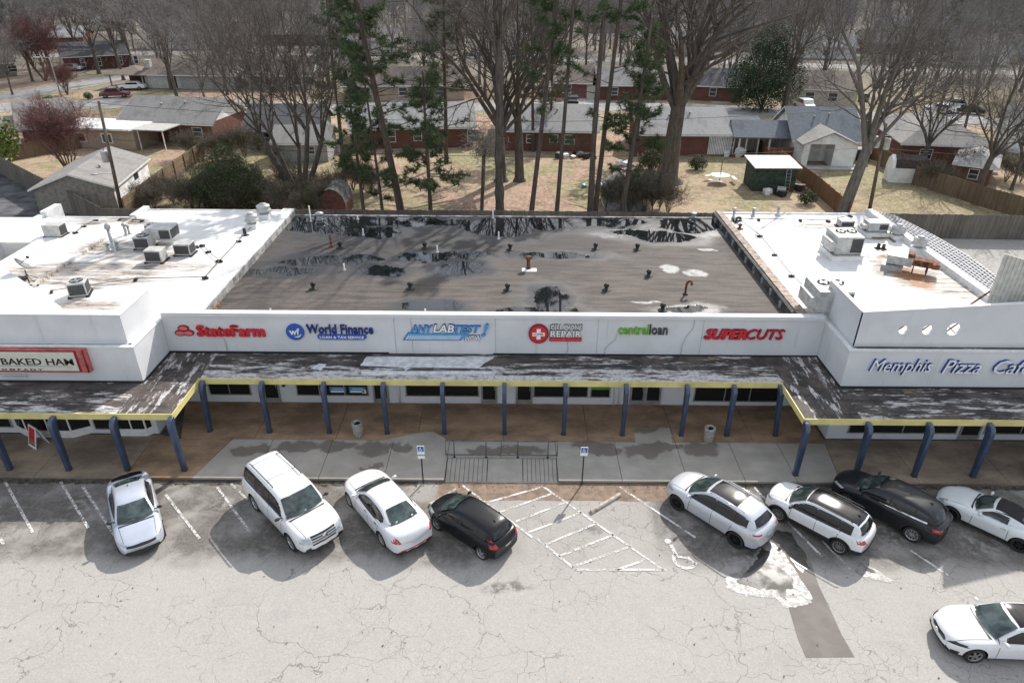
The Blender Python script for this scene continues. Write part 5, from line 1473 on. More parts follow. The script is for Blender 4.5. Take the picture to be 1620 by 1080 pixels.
    if (x3 - x4) > .42:
        rp = [(x3 - .04, -rwt), (x3 - .05, 0), (x3 - .04, rwt), (x4 + .12, rwb), (x4 + .05, rwb * .5), (x4 + .04, 0), (x4 + .05, -rwb * .5), (x4 + .12, -rwb)]
        drape('rear_window', rp, 'z', mats.get('rglass', CAR_GLASS), .018, step=.07)
    else:
        zb_ = z4 + .04
        rp = [(-rwb, zb_), (rwb, zb_), (rwt, z3 - .07), (rwt * .5, z3 - .045), (-rwt * .5, z3 - .045), (-rwt, z3 - .07)]
        drape('rear_window', rp, 'x-', mats.get('rglass', CAR_DGLASS), .01)
    # side windows
    zbelt = S['belt']
    def wtop(x): return min(interp(g, x) - S.get('rail', .125), zr - S.get('rail', .125))
    wa, wc = S['win'][0][0] + .05, S['win'][-1][1] - .05
    sl_ = [(wa - (wa - wc) * i / 8, zbelt(wa - (wa - wc) * i / 8) - .035) for i in range(9)]
    su_ = []
    for i in range(13):
        x = wc + (wa - wc) * i / 12; su_.append((x, max(wtop(x + (.05 if x > xm else -.02)) + .025, zbelt(x) + .0)))
    q = []
    for p in sl_ + su_:
        if not q or hypot(p[0] - q[-1][0], p[1] - q[-1][1]) > .012: q.append(p)
    drape('window_surround', q, 'y+', mats.get('surround', CAR_TRIM), .003, mirror=True)
    if mats.get('beltline'):
        drape('chrome_line', sl_ + [(a, b + .035) for a, b in sl_[::-1]], 'y+', CAR_CHROME, .012, mirror=True)
    for a, c in S['win']:
        n = 8; tp_ = []
        for i in range(n + 1):
            x = c + (a - c) * i / n
            tp_.append((x, max(wtop(x + (.05 if x > xm else -.02)), zbelt(x) + .02)))
        pl = [(a, zbelt(a))] + [(a + (c - a) * i / 4, zbelt(a + (c - a) * i / 4)) for i in range(1, 4)] + [(c, zbelt(c))] + tp_
        q = [pl[0]]
        for p in pl[1:]:
            if hypot(p[0] - q[-1][0], p[1] - q[-1][1]) > .012: q.append(p)
        drape('side_window', q, 'y+', CAR_DGLASS, .007, mirror=True)
    # seams
    for pts in S.get('seams', ()):
        for ax in ('y+', 'y-'):
            w = .009; pl = [(a - w, b) for a, b in pts] + [(a + w, b) for a, b in pts[::-1]]
            o = drape('door_gap', pl, ax, CAR_SEAM, .004)
    hood = S.get('hood')
    if hood:
        a, b = hood; w = W / 2 * .72
        for s_ in (1, -1):
            drape('bonnet_gap', [(a, s_ * w * .9), (b, s_ * w), (b, s_ * (w + .014)), (a, s_ * (w * .9 + .014))], 'z', CAR_SEAM, .004)
    for x in S.get('handles', ()):
        for s_ in (1, -1):
            drape('door_handle', [(x - .1, S['hz']), (x + .1, S['hz']), (x + .1, S['hz'] + .035), (x - .1, S['hz'] + .035)], 'y+' if s_ > 0 else 'y-', mats.get('handle', CAR_CHROME), .022)
    # lamps, grille, plates
    for nm, pl, ax, mt in S.get('lamps', ()): drape(nm, pl, ax, mt, .009, mirror=True, step=.06)
    for nm, pl, ax, mt in S.get('front', ()): drape(nm, pl, ax, mt, .010, step=.08)
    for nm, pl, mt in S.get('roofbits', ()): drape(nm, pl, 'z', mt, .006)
    # mirrors
    xm_ = g[0][0] - .38; zm = zbelt(xm_) + .06
    for s_ in (1, -1):
        b = MB(); b.lathe([(.02, -.1), (.09, -.08), (.11, 0), (.09, .08), (.02, .10)], 10, M=T(xm_, s_ * (wb_ + .17), zm) @ Matrix.Scale(.62, 4, (0, 0, 1)) @ Matrix.Scale(.6, 4, (1, 0, 0)) @ Matrix.Rotation(pi / 2, 4, 'X'))
        b.tube([(xm_, s_ * (wb_ - .04), zm - .03), (xm_, s_ * (wb_ + .12), zm - .01)], .022, 6)
        b.build('wing_mirror', mats.get('mirror', P), root)
    # wheels
    for cx in (xf, xr):
        for s_ in (1, -1):
            Mw = T(cx, s_ * (W / 2 - .13), r) @ Matrix.Rotation(-pi / 2 * s_, 4, 'X')
            b = MB(); b.lathe([(r * .45, -.08), (r * .62, .0), (.05, .02)], 16, M=Mw); hub = b.build('wheel', CAR_WELL, root)
            b = MB(); b.lathe([(r * .66, .09), (r * .74, .115), (r * .93, .11), (r, .07), (r, -.08), (r * .92, -.11), (r * .66, -.10)], 28, M=Mw, cap=False); b.build('tyre', CAR_TYRE, hub)
            b = MB(); b.lathe([(r * .60, .05), (r * .60, .085), (r * .70, .105), (r * .71, .085)], 28, M=Mw, cap=False)
            b.lathe([(.0, .085), (.05, .085), (.07, .06)], 12, M=Mw)
            ns = S.get('spokes', 10)
            for i in range(ns):
                b.box(.04, -.024 * 10 / ns * .8, .06, r * .66, .024 * 10 / ns * .8, .088, 0, Mw @ Rz(2 * pi * i / ns))
            b.build('rim', rimm, hub)
            if S.get('clad'):
                b = MB(); n = 18
                for i in range(n):
                    t0 = -.15 + (pi + .3) * i / n; t1 = -.15 + (pi + .3) * (i + 1) / n
                    yo = s_ * (W / 2 + .006)
                    q = [(cx + (rc) * cos(t0), yo, r + (rc) * sin(t0)), (cx + (rc + .06) * cos(t0), yo, r + (rc + .06) * sin(t0)), (cx + (rc + .06) * cos(t1), yo, r + (rc + .06) * sin(t1)), (cx + rc * cos(t1), yo, r + rc * sin(t1))]
                    i0 = len(b.v); b.v += q + [(p[0], p[1] - s_ * .06, p[2]) for p in q]
                    for qd in ((0, 1, 2, 3), (1, 5, 6, 2), (0, 3, 7, 4)): b.face(tuple(i0 + j for j in qd))
                b.build('arch_cladding', CAR_TRIM, root)
    if S.get('rails'):
        a, c, y_, z_, mt = S['rails']
        for s_ in (1, -1):
            b = MB(); b.tube([(a, s_ * y_, z_ - .05), (a - .1, s_ * y_, z_), (c + .1, s_ * y_, z_), (c, s_ * y_, z_ - .05)], .022, 6); b.build('roof_rail', mt, root)
        for x in S.get('bars', ()):
            b = MB(); b.tube([(x, -y_, z_), (x, y_, z_)], .016, 6); b.build('cross_bar', CAR_CHROME, root)
    if S.get('fin'):
        x, z = S['fin']; b = MB(); b.v = [(x + .09, 0, z), (x - .07, .025, z), (x - .07, -.025, z), (x - .06, 0, z + .06)]
        for f in ((0, 1, 3), (0, 3, 2), (1, 2, 3)): b.face(f)
        b.build('roof_fin', CAR_TRIM, root)
    return root
Wt = paint('white_car_paint', (.78, .78, .78)); Pearl = paint('pearl_white_paint', (.74, .745, .76)); Silver = paint('silver_white_paint', (.62, .64, .68), .35, .3)
IceB = paint('ice_silver_paint', (.56, .60, .68), .35, .3); BlackP = paint('black_car_paint', (.008, .009, .011), coat=.25, spec=.25); Char = paint('charcoal_car_paint', (.016, .018, .021), .1, coat=.35, spec=.3)
def rect(a0, a1, b0, b1): return [(a0, b0), (a1, b0), (a1, b1), (a0, b1)]
# sedan, light silver, nose to the viewer
SED = dict(L=4.66, W=1.80, xf=1.42, xr=-1.31, r=.325, zb=.17, top=[(2.33, .56), (2.2, .72), (1.9, .80), (1.2, .93), (.9, .97), (-1.5, 1.04), (-2.2, 1.05), (-2.28, .92), (-2.33, .72)],
           sh=[(2.33, .50), (2.1, .66), (1.5, .80), (0, .90), (-1.6, .97), (-2.33, .88)], gh=[(1.18, .95), (.35, 1.36), (0, 1.415), (-.55, 1.40), (-1.0, 1.32), (-1.78, 1.06)],
           wb=.76, wr=.575, belt=lambda x: .965 - .02 * x, win=[(.62, -.24), (-.32, -1.12)], seams=[[(.78, .35), (.74, .95)], [(-.28, .35), (-.28, .98)], [(-1.05, .45), (-1.12, .98)]], hood=(2.0, 1.1), handles=(-.1, -.95), hz=.82,
           lamps=[('headlight', [(.50, .62), (.84, .66), (.84, .73), (.50, .68)], 'x+', CAR_LAMP), ('tail_light', [(.5, .80), (.84, .80), (.84, .92), (.5, .9)], 'x-', CAR_RED)],
           front=[('grille', [(-.55, .59), (.55, .59), (.52, .665), (0, .69), (-.52, .665)], 'x+', CAR_TRIM), ('lower_grille', [(-.72, .26), (.72, .26), (.60, .42), (-.60, .42)], 'x+', CAR_TRIM), ('number_plate', rect(-.16, .16, .7, .8), 'x-', CAR_PLATE)], spokes=10, fin=(-.75, 1.38))
p_f, p_r = G(207, 860), G(172, 795)
car('sedan', 'pale silver blue sedan parked nose out, leftmost car in the lot', (-15.35, 19.25), (-16.75, 21.45), -1, dict(SED, k=.97, roofbits=[('boot_panel', [(-1.86, -.60), (-1.80, 0), (-1.86, .60), (-2.16, .62), (-2.20, 0), (-2.16, -.62)], CAR_GLOSSBLACK)]), dict(paint=IceB, rim=CAR_DRIM, mirror=CAR_TRIM, handle=IceB))  # black patch on the boot lid: dark spoiler and painted shade in one
# large suv
SUV = dict(L=5.35, W=2.0, xf=1.62, xr=-1.45, r=.40, zb=.30, gap=.07, cat='suv', top=[(2.675, .80), (2.58, 1.0), (2.3, 1.12), (1.5, 1.22), (1.2, 1.24), (-2.4, 1.22), (-2.62, 1.15), (-2.675, .9)],
           sh=[(2.675, .78), (2.4, 1.0), (1.6, 1.12), (0, 1.15), (-2.5, 1.16), (-2.675, .95)], gh=[(1.42, 1.22), (.72, 1.86), (.4, 1.925), (-.8, 1.96), (-2.1, 1.93), (-2.42, 1.85), (-2.60, 1.18)], gtaper=.05,
           wb=.90, wr=.74, belt=lambda x: 1.21, win=[(.95, .02), (-.08, -1.02), (-1.28, -2.38)], rail=.15, fround=.16, rround=.08, fbow=.16, rbow=.08,
           seams=[[(1.05, .5), (1.05, 1.2)], [(-.03, .45), (-.03, 1.22)], [(-.85, .45), (-1.12, 1.22)]], hood=(2.5, 1.45), handles=(.15, -.85), hz=1.08,
           lamps=[('headlight', rect(.56, .95, .80, 1.0), 'x+', CAR_LAMP), ('tail_light', rect(.72, .92, .95, 1.35), 'x-', CAR_RED), ('fog_light', rect(.58, .80, .47, .57), 'x+', CAR_TRIM)],
           front=[('grille', rect(-.52, .52, .80, 1.02), 'x+', CAR_TRIM), ('lower_grille', rect(-.50, .50, .60, .67), 'x+', CAR_TRIM), ('number_plate', rect(-.16, .16, .8, .92), 'x-', CAR_PLATE),
                  ('grille_bar', rect(-.52, .52, .855, .885), 'x+', CAR_CHROME), ('grille_bar', rect(-.52, .52, .935, .965), 'x+', CAR_CHROME)],
           rails=(.05, -2.0, .62, 2.02, CAR_TRIM), bars=(-.45, -1.75), spokes=6)
suv = car('large_suv', 'big white SUV with black roof rails and cross bars, parked nose out', G(463, 872), G(403, 806), -1, dict(SUV, k=1.0), dict(paint=Wt, mirror=CAR_TRIM, rim=CAR_RIM, handle=Wt))
# white sedan, tail to the viewer
S2 = dict(SED, L=5.1, W=1.93, xf=1.52, xr=-1.34, r=.345, top=[(2.55, .62), (2.42, .80), (2.1, .87), (1.3, .98), (1.0, 1.01), (-1.6, 1.10), (-2.3, 1.13), (-2.48, 1.05), (-2.55, .8)], sh=[(2.55, .58), (2.3, .74), (1.5, .88), (0, .96), (-1.8, 1.03), (-2.55, .92)],
          gh=[(1.28, 1.0), (.42, 1.44), (0, 1.50), (-.6, 1.49), (-1.0, 1.43), (-1.78, 1.13)], wb=.82, wr=.62, belt=lambda x: 1.02 - .02 * x, win=[(.72, -.24), (-.32, -1.2)], hz=.9, handles=(-.1, -.95),
          lamps=[('headlight', rect(.55, .9, .66, .8), 'x+', CAR_LAMP), ('tail_light', [(.62, .80), (.93, .78), (.94, 1.03), (.80, 1.06), (.70, .98)], 'x-', CAR_RED)],
          front=[('grille', rect(-.5, .5, .6, .75), 'x+', CAR_CHROME), ('number_plate', rect(-.16, .16, .52, .64), 'x-', CAR_PLATE), ('rear_reflector', [(-.75, .37), (.75, .37), (.75, .42), (-.75, .42)], 'x-', CAR_RED)], spokes=8, fin=None, seams=[[(.82, .35), (.80, 1.0)], [(-.28, .35), (-.28, 1.03)], [(-1.0, .45), (-1.16, 1.04)]])
car('sedan', 'white four door sedan with red tail lights, parked nose in beside the black hatchback', G(553, 801), G(604, 863), 1, dict(S2, k=.985), dict(paint=Pearl, rim=CAR_RIM))
# black hatchback
HB = dict(L=4.05, W=1.72, xf=1.22, xr=-1.27, r=.31, zb=.19, cat='hatchback', top=[(2.02, .60), (1.92, .76), (1.65, .86), (1.15, .99), (.9, 1.02), (-1.6, 1.04), (-1.92, 1.02), (-1.98, .9), (-2.02, .7)], sh=[(2.02, .56), (1.8, .72), (1.3, .86), (0, .95), (-1.6, 1.0), (-2.02, .9)],
          gh=[(1.30, .96), (.45, 1.40), (.1, 1.455), (-.5, 1.46), (-1.3, 1.40), (-1.55, 1.35), (-1.88, 1.04)], gtaper=.14, wb=.74, wr=.57, belt=lambda x: .99 - .035 * x, win=[(.85, -.02), (-.1, -.92), (-1.0, -1.35)],
          seams=[[(.85, .35), (.80, .98)], [(-.06, .35), (-.06, 1.0)], [(-.82, .5), (-.98, 1.02)]], hood=(1.8, 1.2), handles=(.1, -.78), hz=.86,
          lamps=[('headlight', [(.42, .62), (.80, .66), (.76, .84), (.6, .80)], 'x+', CAR_LAMP), ('tail_light', [(.52, .80), (.78, .78), (.74, 1.12), (.60, 1.06)], 'x-', CAR_RED)],
          front=[('grille', rect(-.4, .4, .48, .6), 'x+', CAR_TRIM), ('lower_grille', rect(-.5, .5, .26, .40), 'x+', CAR_TRIM), ('number_plate', rect(-.16, .16, .62, .74), 'x-', CAR_PLATE)], spokes=5, fin=(-1.25, 1.42))
car('hatchback', 'black hatchback with red tail lights, parked nose in left of the hatched bay', G(691, 838.5), G(759.5, 884), 1, dict(HB, k=.975), dict(paint=BlackP, glass=CAR_GLASS, handle=BlackP))
# silver crossover with glass roof
CX1 = dict(L=4.73, W=1.93, xf=1.48, xr=-1.39, r=.375, zb=.24, gap=.065, cat='crossover', top=[(2.36, .70), (2.25, .92), (1.95, 1.02), (1.2, 1.12), (.9, 1.14), (-1.8, 1.18), (-2.2, 1.15), (-2.32, 1.0), (-2.36, .8)], sh=[(2.36, .66), (2.1, .86), (1.4, 1.0), (0, 1.06), (-1.8, 1.12), (-2.36, 1.0)],
           gh=[(1.32, 1.11), (.42, 1.58), (.1, 1.635), (-.7, 1.65), (-1.45, 1.58), (-1.75, 1.50), (-2.15, 1.18)], gtaper=.16, wb=.83, wr=.64, belt=lambda x: 1.12 - .03 * x, win=[(.85, -.15), (-.22, -1.12), (-1.18, -1.62)],
           seams=[[(.9, .4), (.88, 1.1)], [(-.18, .4), (-.18, 1.14)], [(-1.0, .5), (-1.16, 1.16)]], hood=(2.1, 1.25), handles=(-.05, -.98), hz=.98,
           lamps=[('headlight', [(.6, .76), (.92, .80), (.92, .90), (.62, .85)], 'x+', CAR_LAMP), ('tail_light', [(.50, .98), (.88, 1.0), (.88, 1.06), (.52, 1.04)], 'x-', CAR_RED)],
           front=[('grille', rect(-.5, .5, .5, .78), 'x+', CAR_TRIM), ('number_plate', rect(-.17, .17, .80, .92), 'x-', CAR_PLATE), ('lower_bumper', rect(-.7, .7, .3, .42), 'x-', CAR_TRIM)],
           roofbits=[('glass_roof', [(.30, -.50), (.33, 0), (.30, .50), (-1.0, .50), (-1.02, 0), (-1.0, -.50)], CAR_GLOSSBLACK)], rails=(.2, -1.4, .60, 1.655, CAR_CHROME), spokes=10)
car('crossover', 'silver white crossover with a dark glass roof and black wheels, beside the puddle', G(1070.6, 807.6), G(1157, 863), 1, dict(CX1, k=.97), dict(paint=Silver, rim=CAR_DRIM, handle=Silver))
# white suv with black roof
CX2 = dict(CX1, L=4.40, W=1.82, xf=1.36, xr=-1.28, r=.36, zb=.25, cat='suv', clad=True, top=[(2.2, .74), (2.12, .98), (1.85, 1.06), (1.2, 1.12), (.9, 1.14), (-1.7, 1.16), (-2.05, 1.14), (-2.16, 1.02), (-2.2, .8)], sh=[(2.2, .70), (2.0, .90), (1.3, 1.02), (0, 1.05), (-1.8, 1.08), (-2.2, 1.0)],
           gh=[(1.28, 1.10), (.50, 1.57), (.2, 1.62), (-.7, 1.64), (-1.45, 1.60), (-1.75, 1.54), (-2.05, 1.14)], gtaper=.12, wb=.79, wr=.63, belt=lambda x: 1.10 - .03 * x, win=[(.86, -.05), (-.12, -1.02), (-1.08, -1.5)],
           lamps=[('headlight', [(.5, .84), (.84, .86), (.84, .94), (.5, .92)], 'x+', CAR_LAMP), ('tail_light', [(.52, .92), (.86, .90), (.86, 1.04), (.58, 1.06)], 'x-', CAR_RED)],
           front=[('grille', rect(-.5, .5, .84, .93), 'x+', CAR_TRIM), ('number_plate', rect(-.17, .17, .74, .86), 'x-', CAR_PLATE), ('lower_bumper', rect(-.75, .75, .3, .5), 'x-', CAR_TRIM)],
           roofbits=[('black_roof', [(.46, -.56), (.50, 0), (.46, .56), (-1.66, .50), (-1.70, 0), (-1.66, -.50)], CAR_GLOSSBLACK)], rails=(.3, -1.45, .60, 1.66, CAR_TRIM), spokes=12, fin=(-1.45, 1.62), fround=.2)
car('suv', 'white SUV with a glossy black roof and black wheel arches, right of the puddle', G(1230, 825), G(1320, 874), 1, dict(CX2, k=.95), dict(paint=Wt, rim=M('machined_alloy', (.35, .34, .33), .35, .7, var=0), mirror=CAR_TRIM, handle=Wt))
# charcoal crossover
CX3 = dict(CX1, L=4.65, W=1.84, xf=1.40, xr=-1.33, r=.36, lamps=[('headlight', [(.55, .80), (.88, .84), (.88, .93), (.55, .90)], 'x+', CAR_LAMP), ('tail_light', [(.55, .92), (.88, .92), (.88, 1.06), (.55, 1.04)], 'x-', CAR_RED)],
           roofbits=[], rails=None, fin=(-1.45, 1.60), spokes=10, front=[('grille', rect(-.5, .5, .5, .8), 'x+', CAR_TRIM), ('number_plate', rect(-.17, .17, .74, .86), 'x-', CAR_PLATE), ('lower_bumper', rect(-.75, .75, .3, .5), 'x-', CAR_TRIM)])
fr = G(1438, 856); hd = radians(133); 
c3 = car('crossover', 'charcoal grey crossover with chrome window line, third car from the right end', (fr.x + 2.62 * cos(hd), fr.y + 2.62 * sin(hd)), fr, 1, dict(CX3, k=.96), dict(paint=Char, rim=CAR_RIM, handle=Char, beltline=1))
# white roadster, soft top
RD = dict(L=4.25, W=1.80, xf=1.30, xr=-1.17, r=.33, zb=.17, cat='convertible', top=[(2.12, .52), (2.0, .68), (1.7, .78), (1.0, .90), (.7, .92), (-.8, .95), (-1.6, .96), (-2.02, .90), (-2.12, .66)], sh=[(2.12, .48), (1.9, .62), (1.3, .80), (0, .82), (-1.2, .88), (-2.12, .74)],
          gh=[(.78, .90), (.12, 1.24), (-.1, 1.28), (-.5, 1.27), (-.85, 1.18), (-1.32, .95)], gtaper=.2, wb=.73, wr=.53, belt=lambda x: .93 - .02 * x, win=[(.35, -.50)], seams=[[(.62, .3), (.60, .88)], [(-.68, .35), (-.66, .92)]], hood=(1.85, .85), handles=(-.5,), hz=.74, fround=.36, rround=.28,
          lamps=[('headlight', [(.50, .60), (.74, .60), (.70, .74), (.56, .76)], 'x+', CAR_LAMP), ('tail_light', rect(.52, .82, .68, .8), 'x-', CAR_RED)], front=[('lower_grille', rect(-.4, .4, .28, .42), 'x+', CAR_TRIM)],
          roofbits=[('soft_top', [(.02, -.56), (.06, 0), (.02, .56), (-.8, .52), (-1.30, .40), (-1.36, 0), (-1.30, -.40), (-.8, -.52)], M('soft_top_cloth', (.022, .022, .024), .85, var=.1)),
                    ], spokes=7)
rd = car('convertible', 'white two seat convertible with a closed black soft top, rightmost in the row', G(1501.6, 823), G(1606, 872), 1, dict(RD, k=.98), dict(paint=paint('soft_white_paint', (.70, .73, .73)), rim=CAR_DRIM, mirror=paint('soft_white_paint', (.70, .73, .73))))
# mercedes-like white saloon driving at bottom right: seen nose left
S4 = dict(S2, L=4.72, W=1.84, xf=1.46, xr=-1.40, r=.34, gh=[(1.05, .98), (.22, 1.39), (-.1, 1.44), (-.7, 1.43), (-1.1, 1.36), (-1.75, 1.1)], top=[(2.36, .60), (2.25, .76), (1.95, .85), (1.2, .96), (.9, .98), (-1.5, 1.06), (-2.2, 1.07), (-2.3, .95), (-2.36, .75)], sh=[(2.36, .56), (2.1, .70), (1.5, .84), (0, .92), (-1.8, .98), (-2.36, .88)],
          wb=.775, wr=.585, belt=lambda x: .98 - .02 * x, win=[(.52, -.36), (-.44, -1.2)], hood=(2.1, 1.05),
          lamps=[('headlight', [(.48, .60), (.84, .68), (.86, .76), (.60, .73)], 'x+', CAR_GLOSSBLACK), ('air_intake', [(.45, .25), (.78, .28), (.80, .44), (.66, .42)], 'x+', CAR_TRIM)],
          front=[('grille', [(-.36, .46), (.36, .46), (.42, .62), (.3, .67), (-.3, .67), (-.42, .62)], 'x+', CAR_TRIM), ('grille_bar', rect(-.4, .4, .55, .575), 'x+', CAR_CHROME), ('lower_grille', rect(-.42, .42, .25, .33), 'x+', CAR_TRIM), ('number_plate', rect(-.16, .16, .52, .64), 'x-', CAR_PLATE)],
          roofbits=[('glass_roof', [(.12, -.50), (.15, 0), (.12, .50), (-.95, .48), (-.97, 0), (-.95, -.48)], CAR_GLOSSBLACK)], spokes=5)
w1 = G(1536, 1049)
m_ = car('sedan', 'white sedan crossing the lot with its nose to the left, at the bottom right corner', w1, (w1.x + 2.86 * cos(radians(-2)), w1.y + 2.86 * sin(radians(-2))), 1, dict(S4, k=.97), dict(paint=Wt, rim=M('machined_alloy', (.35, .34, .33)), glass=CAR_GLASS))
# badge ring on the sedan grille is part of its look
b = MB(); 
for i in range(3):
    b.box(-.008, 0, -.01, .008, .09, .01, 0, Matrix.Rotation(2 * pi * i / 3, 4, 'Z'))
b.lathe([(.085, -.01), (.105, -.01), (.105, .01), (.085, .01)], 16)
b.build('grille_badge', CAR_CHROME, m_, (2.385, 0, .565), (radians(90), 0, radians(90)))
b = MB(); b.lathe([(.001, 0), (.11, 0), (.11, .015), (0, .015)], 16, M=Matrix.Scale(1.0, 4)); b.build('grille_badge', CAR_CHROME, suv, (2.66, 0, .91), (radians(90), 0, radians(90)))
# tail end of one more dark car just inside the frame
dk = G(1655, 800)
car('hatchback', 'black car mostly out of frame at the right edge behind the convertible', (dk.x + .4, dk.y + 1.0), (dk.x + 2.1, dk.y - .75), 1, dict(HB, k=.98), dict(paint=BlackP))
# ------------------------------------------------------------------ fences
def mk_fence(name, c1, c2):
    k = N(name); v = k.pos()
    c = k.mix(k.ramp(k.noise(k.mapp(v, (6, 6, .3)), 1.0, 4, .7), .35, .65), c1, c2)
    c = k.mix(k.ramp(k.noise(v, .35, 3), .45, .62, 0, .35), c, tuple(x * .6 for x in c2))
    k.set(c, .95, 0, .2); return k.mat
MAT_FGREY = mk_fence('weathered_grey_boards', (.20, .18, .155), (.125, .11, .095))
MAT_FBRN = mk_fence('brown_boards', (.26, .15, .085), (.17, .095, .055))
MAT_FTAN = mk_fence('tan_boards', (.23, .175, .12), (.15, .11, .075))
def fence(label, pts, h, mat, post_side=0, board=.15, seed=1, group=None, rails=True):
    P = [Vector((p[0], p[1], 0)) for p in pts]; root = thing('board_fence', label, 'fence', P[0], 0, group); o = P[0]
    rnd = random.Random(seed); pk = MB()
    for a, c in zip(P, P[1:]):
        L = (c - a).length; d = (c - a).normalized(); n = Vector((-d.y, d.x, 0)); ang = atan2(d.y, d.x)
        k = int(L / board)
        for i in range(k):
            q = a + d * (i * L / k) - o; hh = h + rnd.uniform(-.03, .03)
            M2 = T(q.x, q.y, 0) @ Rz(ang)
            b = len(pk.v); w = L / k - .008; t = .018 + rnd.uniform(0, .012)
            pk.v += [tuple(M2 @ Vector(p)) for p in ((0, -t, 0), (w, -t, 0), (w, t, 0), (0, t, 0), (0, -t, hh), (w, -t, hh), (w, t, hh), (0, t, hh))]
            for f in ((4, 5, 6, 7), (0, 1, 5, 4), (1, 2, 6, 5), (2, 3, 7, 6), (3, 0, 4, 7)): pk.face(tuple(b + j for j in f))
        if post_side:
            m = max(1, int(L / 2.5))
            for i in range(m + 1):
                q = a + d * (L * i / m) + n * post_side * .09 - o
                pb = MB(); pb.box(q.x - .05, q.y - .05, 0, q.x + .05, q.y + .05, h + .04); pb.build('post', mat, root)
            for z in (.35, h * .55, h - .2):
                q0 = a + n * post_side * .05 - o; q1 = c + n * post_side * .05 - o; rb = MB()
                rb.box(0, -.02, z, L, .02, z + .09, 0, T(q0.x, q0.y, 0) @ Rz(ang)); rb.build('rail', mat, root)
    tag(pk.build('boards', mat, root), kind='stuff')
    return root
fence('long weathered grey board fence running along the back of the shopping strip', [(FC.x, 55.15), (0, 55.3), (26, 54.9)], 1.95, MAT_FGREY)
fence('taller dark grey board fence behind the lot at the right', [(26, 54.9), (48, 54.3), (75, 54.1)], 2.1, MAT_FGREY, seed=2)
fence('grey board fence running diagonally along the alley at the left', [FA0, FA, (FA + FB) / 2, FC], 2.1, MAT_FGREY, seed=3)
fence('old board fence with posts between the white walled garage and the brush', [G(200, 345), G(262, 295), G(335, 240)], 1.8, MAT_FTAN, -1, seed=4)
fence('pale old fence behind the purple twigged tree at the left', [G(20, 255), G(120, 236), G(160, 228)], 1.7, MAT_FTAN, 0, seed=14)
fence('brown board fence running back from the strip to the white house', [G(1338, 350), G(1290, 306), G(1232, 262)], 1.7, MAT_FBRN, -1, seed=5)
fence('short red brown fence in front of the small blue roofed porch', [G(1214, 257), G(1198, 236), ], 1.4, MAT_FBRN, 1, seed=6)
fence('red brown fence panel joining the white house', [G(1214, 254), G(1251, 254)], 1.5, MAT_FBRN, -1, seed=7)
fence('brown fence slanting down behind the small arched white shed', [G(1392, 262), G(1445, 292), G(1500, 310), G(1560, 330), G(1640, 352)], 1.9, MAT_FTAN, 0, seed=8)
fence('brown fence beside the transformer pole at the right', [G(1365, 250), G(1410, 262), G(1440, 272)], 1.7, MAT_FBRN, 0, seed=9)

# ------------------------------------------------------------------ houses
def mk_roof(name, c1, c2):
    k = N(name); v = k.pos(True)
    c = k.mix(k.ramp(k.noise(k.mapp(v, (2.5, 2.5, 6)), 2.0, 4, .7), .35, .65), c1, c2)
    c = k.mix(k.ramp(k.noise(k.mapp(v, (.8, .25, 1)), .8, 5, .6), .48, .70, 0, .5), c, tuple(x * .6 for x in c2))
    row = k.ramp(k.math('FRACT', k.math('MULTIPLY', k.sep(v)[2], 5.5)), 0, .12, .35, 0)
    c = k.mix(row, c, tuple(x * .5 for x in c2))
    k.set(c, .9, 0, .3); return k.mat
R_GREY = mk_roof('grey_shingles', (.30, .285, .27), (.22, .21, .20))
R_BLUE = mk_roof('blue_grey_shingles', (.175, .195, .215), (.12, .135, .155))
R_LGREY = mk_roof('pale_grey_shingles', (.34, .335, .33), (.25, .25, .25))
R_BROWN = mk_roof('brown_shingles', (.235, .195, .165), (.165, .135, .115))
R_DARK = mk_roof('dark_shingles', (.12, .12, .12), (.08, .08, .085))
def mk_brick(name, c1, c2, mortar):
    k = N(name); v = k.pos(True)
    b = k.n('TexBrick'); x, y, z = k.sep(v); cb = k.n('CombineXYZ'); k.l(k.math('ADD', x, y), cb.inputs[0]); k.l(z, cb.inputs[1]); k.l(cb.outputs[0], b.inputs['Vector'])
    b.inputs['Color1'].default_value = (*c1, 1); b.inputs['Color2'].default_value = (*c2, 1); b.inputs['Mortar'].default_value = (*mortar, 1); b.inputs['Scale'].default_value = 1
    b.inputs['Brick Width'].default_value = .22; b.inputs['Row Height'].default_value = .075; b.inputs['Mortar Size'].default_value = .008
    c = k.mix(k.ramp(k.noise(v, .8, 4), .35, .7, 0, .4), b.outputs[0], tuple(q * .6 for q in c2))
    k.set(c, .9, 0, .2); return k.mat
B_RED = mk_brick('red_brick', (.20, .078, .06), (.15, .055, .045), (.19, .15, .13))
B_DARK = mk_brick('dark_brick', (.14, .06, .045), (.10, .045, .035), (.13, .10, .08))
B_TAN = mk_brick('tan_brick', (.42, .34, .26), (.36, .28, .21), (.38, .33, .28))
W_WHITE = M('white_siding', (.80, .80, .79), .7, var=.1, scale=.8, obj=True)
W_CREAM = M('cream_siding', (.52, .49, .40), .7, var=.1, obj=True)
W_GREY = M('grey_siding', (.34, .34, .32), .7, var=.12, obj=True)
W_TAUPE = M('taupe_siding', (.26, .24, .21), .8, var=.15, obj=True)
W_GREEN = M('pale_green_siding', (.30, .34, .27), .8, var=.1, obj=True)
H_GLASS = M('house_glass', (.03, .035, .04), .08, var=0, spec=.6)
